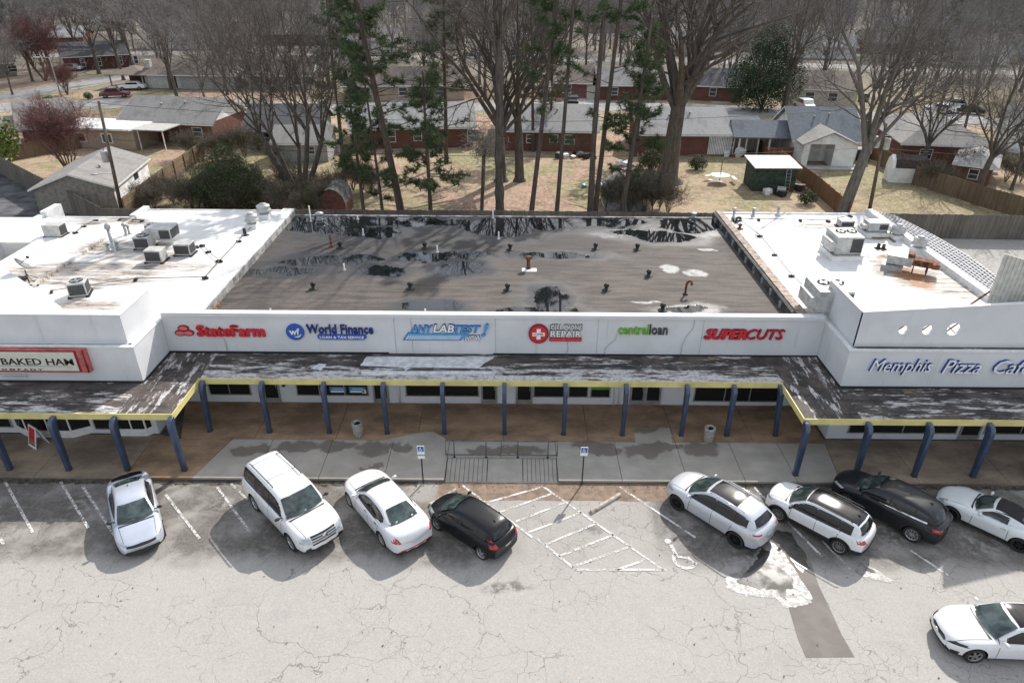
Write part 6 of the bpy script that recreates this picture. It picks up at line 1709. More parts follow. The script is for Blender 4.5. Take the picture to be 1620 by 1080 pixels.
def gable(mb, x0, x1, y0, y1, ze, zr, ov=.45, t=.14, axis='x', m=0):
    """two roof slabs, ridge along axis"""
    if axis == 'x':
        ym = (y0 + y1) / 2; sl = (zr - ze) / ((y1 - y0) / 2)
        for s, ya in ((-1, y0 - ov), (1, y1 + ov)):
            ze2 = ze - sl * ov
            P = [(x0 - ov, ya, ze2), (x1 + ov, ya, ze2), (x1 + ov, ym, zr), (x0 - ov, ym, zr)]
            b = len(mb.v); mb.v += P + [(p[0], p[1], p[2] + t) for p in P]
            for q in ((0, 1, 2, 3), (4, 7, 6, 5), (0, 4, 5, 1), (1, 5, 6, 2), (2, 6, 7, 3), (3, 7, 4, 0)): mb.face(tuple(b + i for i in (q if s < 0 else q[::-1])))
    else:
        xm = (x0 + x1) / 2; sl = (zr - ze) / ((x1 - x0) / 2)
        for s, xa in ((1, x0 - ov), (-1, x1 + ov)):
            ze2 = ze - sl * ov
            P = [(xa, y0 - ov, ze2), (xa, y1 + ov, ze2), (xm, y1 + ov, zr), (xm, y0 - ov, zr)]
            b = len(mb.v); mb.v += P + [(p[0], p[1], p[2] + t) for p in P]
            for q in ((0, 1, 2, 3), (4, 7, 6, 5), (0, 4, 5, 1), (1, 5, 6, 2), (2, 6, 7, 3), (3, 7, 4, 0)): mb.face(tuple(b + i for i in (q if s > 0 else q[::-1])))
def hip(mb, x0, x1, y0, y1, ze, zr, ov=.45):
    x0 -= ov; x1 += ov; y0 -= ov; y1 += ov; d = min(x1 - x0, y1 - y0) / 2
    if x1 - x0 > y1 - y0: r0, r1 = (x0 + d, (y0 + y1) / 2, zr), (x1 - d, (y0 + y1) / 2, zr)
    else: r0, r1 = ((x0 + x1) / 2, y0 + d, zr), ((x0 + x1) / 2, y1 - d, zr)
    c = [(x0, y0, ze), (x1, y0, ze), (x1, y1, ze), (x0, y1, ze)]
    if x1 - x0 > y1 - y0:
        mb.poly([c[0], c[1], r1, r0]); mb.poly([c[1], c[2], r1]); mb.poly([c[2], c[3], r0, r1]); mb.poly([c[3], c[0], r0])
    else:
        mb.poly([c[0], c[1], r0]); mb.poly([c[1], c[2], r1, r0]); mb.poly([c[2], c[3], r1]); mb.poly([c[3], c[0], r0, r1])
    mb.poly([(p[0], p[1], ze - .12) for p in c[::-1]])
    for i in range(4):
        j = (i + 1) % 4; mb.poly([(c[i][0], c[i][1], ze - .12), (c[j][0], c[j][1], ze - .12), c[j], c[i]])
def house(label, pl, pr, depth, wall, roof, h=2.6, rise=1.6, kind='gable', wins=(), doors=(), gmat=None, ov=.5, extra=None, chim=None, cat='house', trim=None):
    """pl, pr: front wall ground corners; wins in metres from the left corner: (x,w,z0,z1)"""
    A = Vector(pl); B = Vector(pr); w = (B - A).length; ang = atan2(B.y - A.y, B.x - A.x)
    root = thing('ranch_house' if cat == 'house' else cat, label, cat, (A.x, A.y, 0), ang)
    b = MB(); b.box(0, 0, 0, w, depth, h); b.build('wall', wall, root)
    if kind == 'gable':
        ym = depth / 2
        for x in (.0, w - .08): b = MB(); b.v += [(x, 0, h), (x, depth, h), (x, ym, h + rise - .05), (x + .08, 0, h), (x + .08, depth, h), (x + .08, ym, h + rise - .05)]; n = len(b.v) - 6; b.face((n, n + 2, n + 1)); b.face((n + 3, n + 4, n + 5)); b.build('gable_wall', gmat or wall, root)
        for x in (-.02, w + .0):
            b = MB(); 
            for s in (0, 1):
                y0 = -ov if s == 0 else depth + ov; sl = rise / (depth / 2)
                b.poly([(x - (ov if x < 0 else -ov), y0, h - sl * ov - .02), (x - (ov if x < 0 else -ov), ym, h + rise - .02), (x - (ov if x < 0 else -ov), ym, h + rise + .15), (x - (ov if x < 0 else -ov), y0, h - sl * ov + .15)])
            b.build('barge_board', trim or M('white_trim', (.7, .7, .68), .6, var=.05), root)
        b = MB(); gable(b, 0, w, 0, depth, h, h + rise, ov); r_ = b.build('roof', roof, root)
    else:
        b = MB(); hip(b, 0, w, 0, depth, h, h + rise, ov); r_ = b.build('roof', roof, root)
    b = MB(); b.box(-ov, -ov - .03, h - (rise / (depth / 2) * ov if kind == 'gable' else .12) - .08, w + ov, -ov, h - (rise / (depth / 2) * ov if kind == 'gable' else .12) + .1); b.build('gutter', trim or M('white_trim', (.7, .7, .68), .6), root)
    for x, ww, z0, z1 in wins:
        b = MB(); t = .08
        b.box(x - t, -.05, z0 - t, x + ww + t, -.003, z0); b.box(x - t, -.05, z1, x + ww + t, -.003, z1 + t); b.box(x - t, -.05, z0, x, -.003, z1); b.box(x + ww, -.05, z0, x + ww + t, -.003, z1); b.box(x, -.045, (z0 + z1) / 2 - .03, x + ww, -.003, (z0 + z1) / 2 + .03)
        f = b.build('window', M('white_trim', (.7, .7, .68)), root)
        b = MB(); b.box(x, -.02, z0, x + ww, -.003, z1); b.build('pane', H_GLASS, f)
    for x, ww, mt in doors:
        b = MB(); b.box(x, -.04, 0, x + ww, -.003, 2.1); d = b.build('door', mt, root); b = MB(); b.box(x + ww - .15, -.08, .95, x + ww - .08, -.04, 1.05); b.build('handle', MAT_GALV, d)
    if chim:
        x, y, s, hh = chim; b = MB(); b.box(x, y, h, x + s, y + s, h + hh); c = b.build('chimney', wall if wall in (B_RED, B_DARK) else M('pale_chimney', (.5, .48, .44), .8), root)
        b = MB(); b.box(x - .05, y - .05, h + hh, x + s + .05, y + s + .05, h + hh + .1); b.build('chimney_cap', M('pale_chimney', (.5, .48, .44)), c)
    for (x, y) in ((w * .35, depth * .3), (w * .6, depth * .35)):
        b = MB(); z = h + rise * (y / (depth / 2)) if kind == 'gable' else h + rise * .6; b.lathe([(.08, -.3), (.08, .3), (.14, .32), (.14, .42), (0, .45)], 8, c=(x, y, z)); b.build('roof_pipe', MAT_GALV, root)
    if extra: extra(root, w)
    return root
D_WH = M('white_door', (.6, .6, .58), .6, var=.05); D_BR = M('brown_door', (.12, .07, .05), .6, var=.1)
# middle row, left to right
def x_patio(root, w):
    b = MB(); b.box(-5.2, -4.6, 0, 4.6, 0.2, 2.35); b.build('wing_wall', B_TAN, root)
    b = MB(); b.box(-5.8, -5.2, 2.35, 4.6, .4, 2.55); b.build('wing_roof', M('white_roof_membrane_far', (.74, .73, .72), .7, var=.15, scale=.6), root)
    for x in (-3.2, .3):
        b = MB(); b.box(x, -4.66, .7, x + 1.5, -4.603, 1.9); f = b.build('window', M('white_trim', (.7, .7, .68)), root); b = MB(); b.box(x + .2, -4.68, .85, x + 1.3, -4.662, 1.75); b.build('pane', H_GLASS, f)
    b = MB(); b.box(4.6, -4.4, 2.3, 8.4, -.4, 2.42); b.build('awning', M('pale_awning', (.46, .45, .42), .7, var=.1), root)
    for x in (5.0, 8.2): b = MB(); b.box(x, -4.3, 0, x + .09, -4.2, 2.3); b.build('awning_post', MAT_WHITE, root)
house('grey roofed brick house with a flat white roofed tan wing and an awning', G(200, 222), G(340, 228), 8.5, B_RED, R_GREY, 2.6, 2.1, wins=((9.5, 1.2, .9, 1.9),), gmat=W_WHITE, extra=x_patio)
def x_carport(root, w):
    for x in (-7.5, -4.0, -.6): b = MB(); b.box(x, -.3, 0, x + .22, -.1, 2.5); b.build('carport_post', MAT_WHITE, root)
    b = MB(); gable(b, -7.6, -.2, -.4, 6.5, 2.5, 3.6, .3); b.build('carport_roof', R_GREY, root)
    b = MB(); 
    for i in range(12): b.box(-7.4 + i * .6, -.25, .1, -7.35 + i * .6, -.2, 1.0)
    b.box(-7.6, -.26, 1.0, -.4, -.18, 1.07); b.build('railing', MAT_WHITE, root)
house('house with a white gable and a porch with white columns at the far left', G(45, 240), G(125, 232), 9, B_RED, R_GREY, 2.8, 2.2, gmat=W_WHITE, wins=((1.5, 1.3, .9, 2.0),), extra=x_carport)
def x_cp(root, w):
    for x in (-6.2, -.3): b = MB(); b.box(x, -.4, 0, x + .2, -.2, 2.3); b.build('carport_post', M('grey_post', (.3, .29, .27)), root)
    b = MB(); b.box(-6.2, 5.8, 0, 0, 6.0, 2.3); b.build('carport_wall', B_DARK, root)
    b = MB(); hip(b, -6.4, 0.4, -.6, 6.2, 2.35, 3.5, .3); b.build('carport_roof', R_BROWN, root)
    b = MB(); b.box(.6, -.03, .1, 6.5, -.003, 2.2); b.build('panelling', M('pale_panelling', (.46, .47, .44), .7, var=.1), root)
    b = MB(); b.box(4.2, -.05, .1, 5.8, -.032, 2.1); b.build('picture_window', H_GLASS, root)
house('brown roofed ranch house with a carport and a pale chimney, beyond the street', G(232, 140), G(372, 142), 9.5, W_GREY, R_BROWN, 2.5, 1.9, extra=x_cp, gmat=W_WHITE, chim=(-.2, 1.5, .9, 2.0))
house('long grey roofed brick house behind the leftmost pines', G(560, 236), G(748, 232), 9.5, B_RED, R_LGREY, 2.55, 1.9, wins=((4.0, 1.1, .8, 2.0), (7.4, .9, .9, 1.9), (14.0, 1.3, .7, 2.0)), doors=((16.5, 2.2, M('pale_panel', (.62, .56, .50), .7)),), gmat=W_WHITE)
house('long red brick ranch house in the middle behind the big oaks', G(792, 238), G(940, 240), 10.0, B_RED, R_LGREY, 2.55, 2.0, wins=((3.2, .8, 1.0, 1.9), (6.0, .9, 1.1, 1.9), (7.8, 1.1, .9, 1.9)), doors=((9.7, .95, D_BR),), gmat=W_CREAM)
def x_lat(root, w):
    b = MB()
    for i in range(14): b.box(w * .78 + i * .2, -.12, .1, w * .78 + i * .2 + .13, -.06, 2.5)
    b.build('white_lattice', W_WHITE, root)
    for x in (w + 2.2, w + 3.6, w + .7): b = MB(); b.box(x, .1, 0, x + .15, .25, 2.4); b.build('carport_post', MAT_WHITE, root)
    b = MB(); b.box(w, -.3, 2.45, w + 4.0, 7, 2.6); b.build('carport_roof', R_LGREY, root)
house('pale roofed brick house with white lattice and side carport, right of the giant oak', G(1012, 245), G(1148, 246), 9.5, B_RED, R_LGREY, 2.6, 2.0, wins=((9.0, 2.0, 1.0, 2.1),), extra=x_lat, gmat=W_WHITE)
def x_white(root, w):
    # porch gable towards the viewer
    for q in ((.2, .9), (3.6, 6.0)): b = MB(); b.box(q[0], -2.6, 0, q[1], 0, 2.5); b.build('porch_wall', W_WHITE, root)
    b = MB(); b.v = [(.2, -2.6, 2.5), (6.0, -2.6, 2.5), (3.1, -2.6, 3.7)]; b.face((0, 1, 2)); b.build('gable_wall', W_WHITE, root)
    b = MB(); gable(b, .2, 6.0, -2.6, 2.0, 2.5, 3.75, .3, .12, 'y'); b.build('porch_roof', R_GREY, root)
    b = MB(); b.box(.0, -4.0, 0, 6.4, -2.6, .12); b.build('porch_slab', MAT_DRIVE, root)
    b = MB(); b.box(-6.0, 1.5, 0, -5.8, 1.7, 2.2); b.box(-2.5, 1.5, 0, -2.3, 1.7, 2.2); b.build('porch_post', W_WHITE, root)
    b = MB(); gable(b, -6.5, -.4, 1.2, 6.2, 2.4, 3.7, .3, .12, 'x'); b.build('wing_roof', R_BLUE, root)
    b = MB(); b.v = [(-6.5, 1.2, 2.4), (-6.5, 6.2, 2.4), (-6.5, 3.7, 3.7)]; b.face((0, 2, 1)); b.build('gable_wall', W_WHITE, root)
    b = MB(); b.box(-6.3, 4.6, 0, -.3, 6.0, 2.4); b.build('wing_wall', W_CREAM, root)
house('white house with a blue grey roof and a gabled back porch', G(1252, 254), G(1352, 256), 9.0, W_WHITE, R_BLUE, 2.6, 2.6, wins=((8.2, .6, 1.0, 1.8),), doors=((2.0, 1.0, D_WH),), extra=x_white, gmat=W_WHITE)
house('grey roofed red brick house half hidden by bare trees, right side', G(1420, 262), G(1560, 268), 12, B_RED, R_GREY, 2.6, 2.4, wins=((2, 1.2, .9, 1.9), (9, 1.4, .9, 1.9)), kind='hip')
house('small red brick outbuilding with a pale hip roof behind the brown fence', G(1505, 292), G(1560, 300), 6, B_RED, R_LGREY, 2.3, 1.0, kind='hip', wins=((1.2, .8, .9, 1.8),))
house('pale roofed house at the right edge of the picture', G(1585, 240), G(1690, 250), 9, W_WHITE, R_LGREY, 2.6, 2.2, wins=((1.5, 1.2, .9, 1.9),), gmat=W_WHITE)
house('grey green roofed house behind the multi trunk tree on the left', G(395, 236), G(505, 236), 8, W_GREEN, R_DARK, 2.5, 2.0, gmat=W_GREEN, wins=((2, 1.2, .9, 1.9),))
house('low grey sided house beyond the brush, left of the pines', G(440, 256), G(520, 256), 5, W_GREY, R_GREY, 2.3, 1.2, gmat=W_GREY, wins=((3.5, .8, .9, 1.7),))
# row across the far street
house('ranch house with a green gable end beyond the street, left of the magnolia', G(1092, 158), G(1172, 162), 9, B_RED, R_DARK, 2.5, 2.0, wins=((3, 1.0, .8, 2.0), (9.2, .9, .8, 2.0)), gmat=W_GREEN)
house('cream house with black shutters under a brown roof, beyond the street', G(1256, 166), G(1352, 170), 9, W_CREAM, R_BROWN, 2.7, 2.0, gmat=W_WHITE, wins=((1.5, 1.3, .8, 2.0), (5.0, 1.3, .8, 2.0), (9.5, 1.6, .8, 2.1)))
house('dark roofed brick house with white windows beyond the street, centre right', G(948, 158), G(1062, 158), 9, B_DARK, R_GREY, 2.5, 2.1, wins=((2, 1.0, .8, 1.9), (8.5, 1.8, .8, 2.0), (12, 1.0, .8, 2.0)), gmat=W_WHITE)
house('small brown roofed house with a bright porch beyond the street', G(872, 154), G(932, 156), 9, B_RED, R_BROWN, 2.6, 2.0, wins=((2, 1.3, .8, 2.1),), doors=((6, 1.6, W_CREAM),), gmat=W_CREAM)
house('wide brown roofed house seen through the left pines, beyond the street', G(545, 160), G(735, 158), 10, B_TAN, R_BROWN, 2.5, 2.0, wins=((3, 1.3, .8, 2.0), (9, 1.3, .8, 2.0), (15, 1.3, .8, 2.0)), gmat=W_WHITE)
house('taupe house with a white gable end behind the bare multi trunk tree', G(395, 142), G(494, 142), 9, W_TAUPE, R_BROWN, 2.6, 2.4, wins=((3, 1.3, .8, 2.0), (8, 1.3, .8, 2.0)), gmat=W_WHITE)
house('white house with a grey roof in the far left distance', G(232, 78), G(330, 78), 11, W_WHITE, R_GREY, 3.0, 2.8, wins=((3, 1.6, .9, 2.2), (9, 1.6, .9, 2.2), (17, 1.6, .9, 2.2)), gmat=W_WHITE)
house('dark brick house behind the silver car on the left', G(105, 112), G(205, 106), 10, B_DARK, R_DARK, 2.7, 2.1, wins=((3, .7, .6, 2.1), (6, .7, .6, 2.1), (10, .7, .6, 2.1), (13, .7, .6, 2.1)), gmat=B_DARK)
house('low brown house cut by the left picture edge', G(-60, 128), G(28, 120), 10, W_TAUPE, R_BROWN, 2.6, 2.0, wins=((8, 1.4, .8, 1.9),))
house('pale roofed house half seen behind the left conifers', G(40, 78), G(135, 76), 11, B_RED, R_LGREY, 2.8, 2.0, wins=((4, 1.6, .8, 2.0),))
rr = random.Random(77)
FARH = [(410, 70, 'grey'), (520, 84, 'pale'), (640, 78, 'brown'), (745, 92, 'grey'), (1010, 86, 'pale'), (1120, 80, 'dark'), (1240, 92, 'pale'), (1370, 84, 'brown'), (1490, 104, 'grey'), (1590, 100, 'dark'), (480, 48, 'white'), (700, 46, 'brown'), (930, 52, 'grey'), (1180, 50, 'brown'), (1420, 55, 'pale'), (300, 50, 'brown'), (120, 48, 'grey'), (1560, 52, 'white')]
ROOFS = dict(grey=R_GREY, pale=R_LGREY, brown=R_BROWN, dark=R_DARK, white=R_LGREY)
WHERE = ['far left of the middle', 'left of the tall pines', 'behind the tall pines', 'behind the big oak', 'behind the giant oak trunk', 'right of the giant oak', 'above the magnolia', 'behind the leaning tree', 'behind the right hand trees', 'near the right edge', 'high up left of the pines', 'high up behind the pines', 'high up in the centre', 'high up right of centre', 'high up at right', 'high up behind the far white house', 'high up behind the left oak', 'high up near the right edge']
for (px, py, c), wh in zip(FARH, WHERE):
    a = G(px, py); w = rr.uniform(15, 22)
    house('distant %s roofed house between bare trees, %s' % (c, wh), a, a + Vector((w * cos(rr.uniform(-.15, .15)), w * rr.uniform(-.12, .12), 0)), 10, rr.choice([B_RED, W_WHITE, W_CREAM, B_TAN]), ROOFS[c], 2.8, 2.4, wins=((3, 1.5, .8, 2.0), (9, 1.5, .8, 2.0)), gmat=W_WHITE)

# ------------------------------------------------------------------ sheds and yard things
p = G(517, 329); h = thing('barn_shed', 'red brown shed with a rounded grey roof behind the rear fence', 'shed', (p.x, p.y - 2.5, 0))
arch = [(0, 1.2), (.25, 1.9), (.7, 2.35), (1.2, 2.5), (1.7, 2.35), (2.15, 1.9), (2.4, 1.2)]
b = MB(); b.prism([(x, z) for x, z in [(0, 0), (2.4, 0)] + arch[::-1]], 0, 3.0, 0, Matrix(((1, 0, 0, 0), (0, 0, 1, 0), (0, 1, 0, 0), (0, 0, 0, 1)))); b.build('wall', M('shed_red_brown', (.16, .065, .05), .8, var=.15), h)
b = MB(); ar = [(x * 1.06 - .07, z * 1.03) for x, z in arch]
for (xa, za), (xb, zb2) in zip(ar, ar[1:]): b.poly([(xa, -.15, za), (xa, 3.15, za), (xb, 3.15, zb2), (xb, -.15, zb2)])
b.build('roof', R_DARK, h)
p = G(955, 326); h = thing('tent_shed', 'grey fabric shelter with a ridge behind the rear fence', 'tent', (p.x, p.y - 1.5, 0))
b = MB(); sec = [(0, 0), (.1, 1.6), (1.7, 2.7), (3.2, 1.7), (3.5, 0)]
for (xa, za), (xb, zb2) in zip(sec, sec[1:]): b.poly([(xa, 0, za), (xa, 4.2, za), (xb, 4.2, zb2), (xb, 0, zb2)])
b.poly([(x, 0, z) for x, z in sec[::-1]]); b.build('cover', M('grey_tarp', (.33, .33, .35), .6, var=.25, scale=1.2), h)
b = MB()
for (xa, za) in sec[1:4]: b.tube([(xa, -.03, za + .03), (xa, 4.2, za + .03)], .04, 5)
b.tube([(x, -.03, z + .02) for x, z in sec], .04, 5); b.build('frame', MAT_CAST, h)
p = G(1190, 302); h = thing('garden_shed', 'dark green shed with a pale flat roof and a ladder against it', 'shed', (p.x, p.y, 0))
b = MB(); b.box(0, 0, 0, 4.2, 3.2, 2.3); b.build('wall', M('dark_green_boards', (.045, .07, .05), .8, var=.25, scale=2), h)
b = MB(); b.v = [(-.2, -.3, 2.32), (4.5, -.3, 2.32), (4.5, 3.6, 2.62), (-.2, 3.6, 2.62), (-.2, -.3, 2.42), (4.5, -.3, 2.42), (4.5, 3.6, 2.72), (-.2, 3.6, 2.72)]
for q in ((0, 3, 2, 1), (4, 5, 6, 7), (0, 1, 5, 4), (1, 2, 6, 5), (2, 3, 7, 6), (3, 0, 4, 7)): b.face(q)
b.build('roof', M('pale_metal_roof', (.60, .60, .56), .6, var=.1), h)
ld = thing('ladder', 'light metal ladder leaning on the dark green shed', 'ladder', (p.x + 3.0, p.y - .7, 0))
b = MB(); b.tube([(0, 0, 0), (0, .5, 2.6)], .03, 5); b.build('ladder_rail', MAT_GALV, ld); b = MB(); b.tube([(.45, 0, 0), (.45, .5, 2.6)], .03, 5); b.build('ladder_rail', MAT_GALV, ld)
for i in range(7): b = MB(); t = (i + .7) / 8; b.tube([(0, .5 * t, 2.6 * t), (.45, .5 * t, 2.6 * t)], .02, 5); b.build('rung', MAT_GALV, ld)
p = G(1407, 290); h = thing('arched_shed', 'small white shed with a rounded front and brown roof on the right lawn', 'shed', (p.x, p.y + .3, 0), radians(-8))
ar = [(0, 0), (0, 1.5), (.3, 2.3), (.9, 2.75), (1.5, 2.3), (1.8, 1.5), (1.8, 0)]
b = MB(); b.prism([(-y, z) for y, z in ar], 0, 3.3, 0, Matrix(((0, 0, 1, 0), (-1, 0, 0, 0), (0, 1, 0, 0), (0, 0, 0, 1)))); b.build('wall', W_WHITE, h)
b = MB()
for (ya, za), (yb2, zb2) in zip(ar[1:-1], ar[2:-1]): b.poly([(.35, ya - .03, za + .04), (3.45, ya - .03, za + .04), (3.45, yb2 + .03 * (1 if ya > .8 else -1), zb2 + .04), (.35, yb2 + .03 * (1 if ya > .8 else -1), zb2 + .04)])
b.build('roof', M('dark_brown_roof', (.07, .05, .045), .8, var=.2), h)
def x_side(root, w):
    b = MB(); b.box(.1, -.03, .1, w - .1, -.003, 2.35); b.build('side_panel', W_WHITE, root)
    b = MB(); b.box(w * .55, -.06, 1.3, w * .55 + 1.2, -.032, 1.9); b.build('window', H_GLASS, root)
house('grey sided garage with a white side wall behind the alley fence', G(188, 334), G(240, 286), 6.6, W_TAUPE, R_GREY, 2.3, 1.2, cat='garage', gmat=W_TAUPE, wins=(), ov=.3, extra=x_side)
# poles
def wood_pole(base, top, r, label, trans=(), cat='utility pole'):
    h = thing('utility_pole', label, cat, base)
    v = Vector(top) - Vector(base)
    b = MB(); b.tube([(0, 0, 0), v * .5, v], [r, r * .85, r * .7], 10); b.build('pole', M('pole_wood', (.17, .135, .105), .9, var=.3, scale=3, stretch=(4, 4, .4)), h)
    for t, dx, dy, mt in trans:
        q = v * t + Vector((dx, dy, 0)); b = MB(); b.lathe([(.05, -.5), (.26, -.48), (.28, -.4), (.28, .38), (.30, .42), (.2, .5), (0, .52)], 16, c=tuple(q)); tr = b.build('transformer', mt, h)
        b = MB(); b.tube([tuple(q + Vector((0, 0, .5))), tuple(q + Vector((.05, 0, .75)))], .04, 5); b.build('bushing', MAT_RUST, tr)
    return h
b0 = G(193, 335); top = GY(156, 160, b0.y)
ph = wood_pole(b0, (top.x, b0.y, top.z), .17, 'wooden utility pole with one white transformer, behind the left roof', ((.52, -.42, -.1, MAT_UNITW),))
v = Vector((top.x, b0.y, top.z)) - b0
b = MB(); b.tube([v * .36, v * .36 + Vector((-.6, -.3, .1)), v * .36 + Vector((-1.3, -.5, .1))], .03, 5); b.lathe([(0, -.08), (.14, -.04), (.16, .04), (0, .08)], 10, M=T(*(v * .36 + Vector((-1.5, -.5, .08)))) @ Matrix.Scale(2.2, 4, (1, 0, 0))); b.build('lamp_arm', MAT_UNITW, ph)
b1 = G(1375, 335); t1 = GY(1402, 195, b1.y)
ph2 = wood_pole(b1, (t1.x, b1.y, t1.z), .17, 'dark utility pole with two pale transformers near the right yard', ((.80, -.55, -.1, MAT_UNITW), (.78, .35, -.1, MAT_UNITW)))
b = MB(); v = Vector((t1.x, b1.y, t1.z)) - b1; q = v * .86; b.box(q.x - .9, q.y - .05, q.z - .05, q.x + .7, q.y + .05, q.z + .05); b.build('crossarm', MAT_CAST, ph2)
bl = G(99, 160); tl = GY(70, 92, bl.y)
h = thing('street_lamp', 'grey street lamp with a curved arm at the left street corner', 'street lamp', bl)
v = Vector((tl.x + .8, bl.y, tl.z)) - bl
b = MB(); b.tube([(0, 0, 0), v * .97, v, v + Vector((-.8, 0, .15)), v + Vector((-1.6, 0, .1))], [.13, .09, .07, .06, .05], 8); b.build('pole', M('lamp_grey', (.36, .34, .31), .6, .2), h)
b = MB(); b.box(v.x - 2.3, -.15, v.z + .03, v.x - 1.5, .15, v.z + .18); b.build('lamp_head', MAT_UNITW, h)
# wires along the back fence
def wire(a, c, sag, label, r=.018):
    a = Vector(a); c = Vector(c); P = []
    for i in range(21):
        t = i / 20; q = a.lerp(c, t); q.z -= sag * 4 * t * (1 - t); P.append(q)
    b = MB(); b.tube(P, r, 4, cap=False); tag(b.build('overhead_wire', M('wire_black', (.03, .03, .03), .6, var=0)), label, 'wire')
pw = GY(700, 297, 58); pe = GY(1375, 300, 58)
wire((-36, 60.1, 6.6), (33.2, 61.5, 6.0), 1.2, 'black cable strung low across the back yards')
wire((-36.2, 60.1, 9.6), (34.5, 61.4, 9.6), 1.5, 'thin wire running between the two transformer poles')
wire((33.2, 61.5, 7.5), (90, 61, 6.5), 1.0, 'pale cable running from the dark pole to the right', .02)
wire((33.2, 61.5, 5.8), (90, 60, 5.0), .8, 'lower black cable running right from the dark pole')
# picnic things and clutter in the yards
def tri_pile(name, label, cat, px, py, n, mats, size, seed, spread=1.0):
    p = G(px, py); rnd = random.Random(seed); h = thing(name, label, cat, p)
    for i in range(n):
        b = MB(); s = size * rnd.uniform(.5, 1.2); x, y = rnd.uniform(-spread, spread), rnd.uniform(-spread * .6, spread * .6)
        b.box(-s / 2, -s / 2.5, 0, s / 2, s / 2.5, s * rnd.uniform(.4, 1), 0, T(x, y, 0) @ Rz(rnd.uniform(0, 3)) @ Matrix.Rotation(rnd.uniform(-.3, .3), 4, 'X'))
        b.build('item', rnd.choice(mats), h)
BLU = M('faded_blue_plastic', (.10, .32, .40), .5, var=.1)
tri_pile('clutter_pile', 'pile of buckets and bins beside the green shed', 'clutter', 1222, 308, 9, [W_WHITE, MAT_CAST, MAT_GALV], .7, 1, .9)
tri_pile('clutter_pile', 'scattered white and dark yard things right of the ladder', 'clutter', 1255, 300, 7, [W_WHITE, MAT_CAST, B_RED], .55, 2, 1.0)
tri_pile('clutter_pile', 'bright blue and white things on top of the slope behind the fabric shelter', 'clutter', 990, 262, 5, [BLU, W_WHITE], .7, 3, .8)
tri_pile('clutter_pile', 'row of bicycles and furniture along the middle brick house', 'clutter', 912, 248, 10, [MAT_CAST, W_WHITE, MAT_GALV], .7, 4, 2.2)
tri_pile('clutter_pile', 'stacked goods under the side carport right of the lattice', 'clutter', 1162, 246, 8, [MAT_CAST, W_WHITE, B_RED], .9, 5, 1.3)
tri_pile('clutter_pile', 'yard toys near the small trunks left of the fabric shelter', 'clutter', 940, 294, 6, [MAT_CAST, W_WHITE, BLU], .5, 6, 1.4)
p = G(1138, 288); h = thing('picnic_table', 'white round picnic table with a bare pole in the yard', 'table', p)
b = MB(); b.lathe([(1.0, .7), (1.0, .76)], 14); b.build('tabletop', W_WHITE, h)
b = MB(); b.tube([(0, 0, 0), (0, 0, 2.4)], .04, 6); b.build('umbrella_pole', MAT_CAST, h)
for i in range(3):
    a = i * 2.1; b = MB(); b.box(-.7, -.18, .4, .7, .18, .46, 0, T(1.5 * cos(a), 1.2 * sin(a), 0) @ Rz(a + pi / 2)); b.build('bench', W_WHITE, h)
p = G(1352, 252); tag(MB().box(-1.4, -.7, 0, 1.4, .7, 1.3).build('covered_cart', M('dark_tarp', (.03, .04, .06), .6, var=.3), None, p), 'dark tarp covered cart beside the white house', 'cart')
p = G(640, 214);
# far cars
def far_car(px, py, rz, paintm, label, sc=1.0, suvk=False):
    p = G(px, py); S = SED; h = thing('parked_car', label, 'car', p, rz)
    L, W = 4.6, 1.8; hz = .85
    b = MB(); prof = [(-2.3, .3), (-2.25, .85), (-1.6, .95), (-1.1, 1.35 if not suvk else 1.6), (.5, 1.4 if not suvk else 1.62), (1.1, .95), (2.1, .8), (2.3, .6), (2.3, .3)]
    b.prism([(x, z) for x, z in prof], -.85, .85, 0, Matrix(((1, 0, 0, 0), (0, 0, 1, 0), (0, 1, 0, 0), (0, 0, 0, 1)))); o = b.build('body', paintm, h); bevel(o, .12, 2)
    b = MB(); b.v = [(1.12, -.72, .97), (1.12, .72, .97), (.55, .6, 1.40 if not suvk else 1.6), (.55, -.6, 1.40 if not suvk else 1.6)]; b.v = [(x + .03, y, z + .02) for x, y, z in b.v]; b.face((0, 1, 2, 3)); b.build('windscreen', CAR_DGLASS, h)
    for s in (1, -1):
        b = MB(); zt = 1.32 if not suvk else 1.5; b.v = [(-1.35, .862 * s, .98), (.95, .862 * s, .98), (.5, .862 * s, zt), (-1.05, .862 * s, zt)]; b.face((0, 1, 2, 3)); b.build('side_window', CAR_DGLASS, h)
        for x in (-1.4, 1.4):
            b = MB(); b.lathe([(.001, 0), (.32, 0), (.32, .2), (.001, .2)], 14, M=T(x, s * .70, .32) @ Matrix.Rotation(-pi / 2 * s, 4, 'X')); w_ = b.build('wheel', CAR_TYRE, h)
            b = MB(); b.lathe([(.001, .202), (.19, .202)], 12, M=T(x, s * .70, .32) @ Matrix.Rotation(-pi / 2 * s, 4, 'X')); b.build('rim', CAR_RIM, w_)
    return h
far_car(183, 154, radians(20), paint('maroon_car_paint', (.16, .012, .03)), 'maroon car on the drive in front of the brown roofed ranch house', suvk=True)
far_car(210, 142, radians(190), Wt, 'white car standing in the carport beyond the maroon car')
far_car(112, 112, radians(185), Silver, 'silver car in front of the dark brick house at the left')
far_car(1271, 172, radians(95), Wt, 'white van like car in the street right of the magnolia', suvk=True)
far_car(634, 148, radians(80), Wt, 'white car seen through the pines across the street', suvk=True)
far_car(1510, 172, radians(150), Wt, 'white car parked beyond the right hand street', suvk=True)
far_car(1530, 180, radians(150), BlackP, 'dark car next to the white car at far right')
far_car(1485, 178, radians(150), Silver, 'silver car left of the white car at far right')
far_car(905, 165, radians(90), BlackP, 'dark car on the drive of the small brown roofed house')
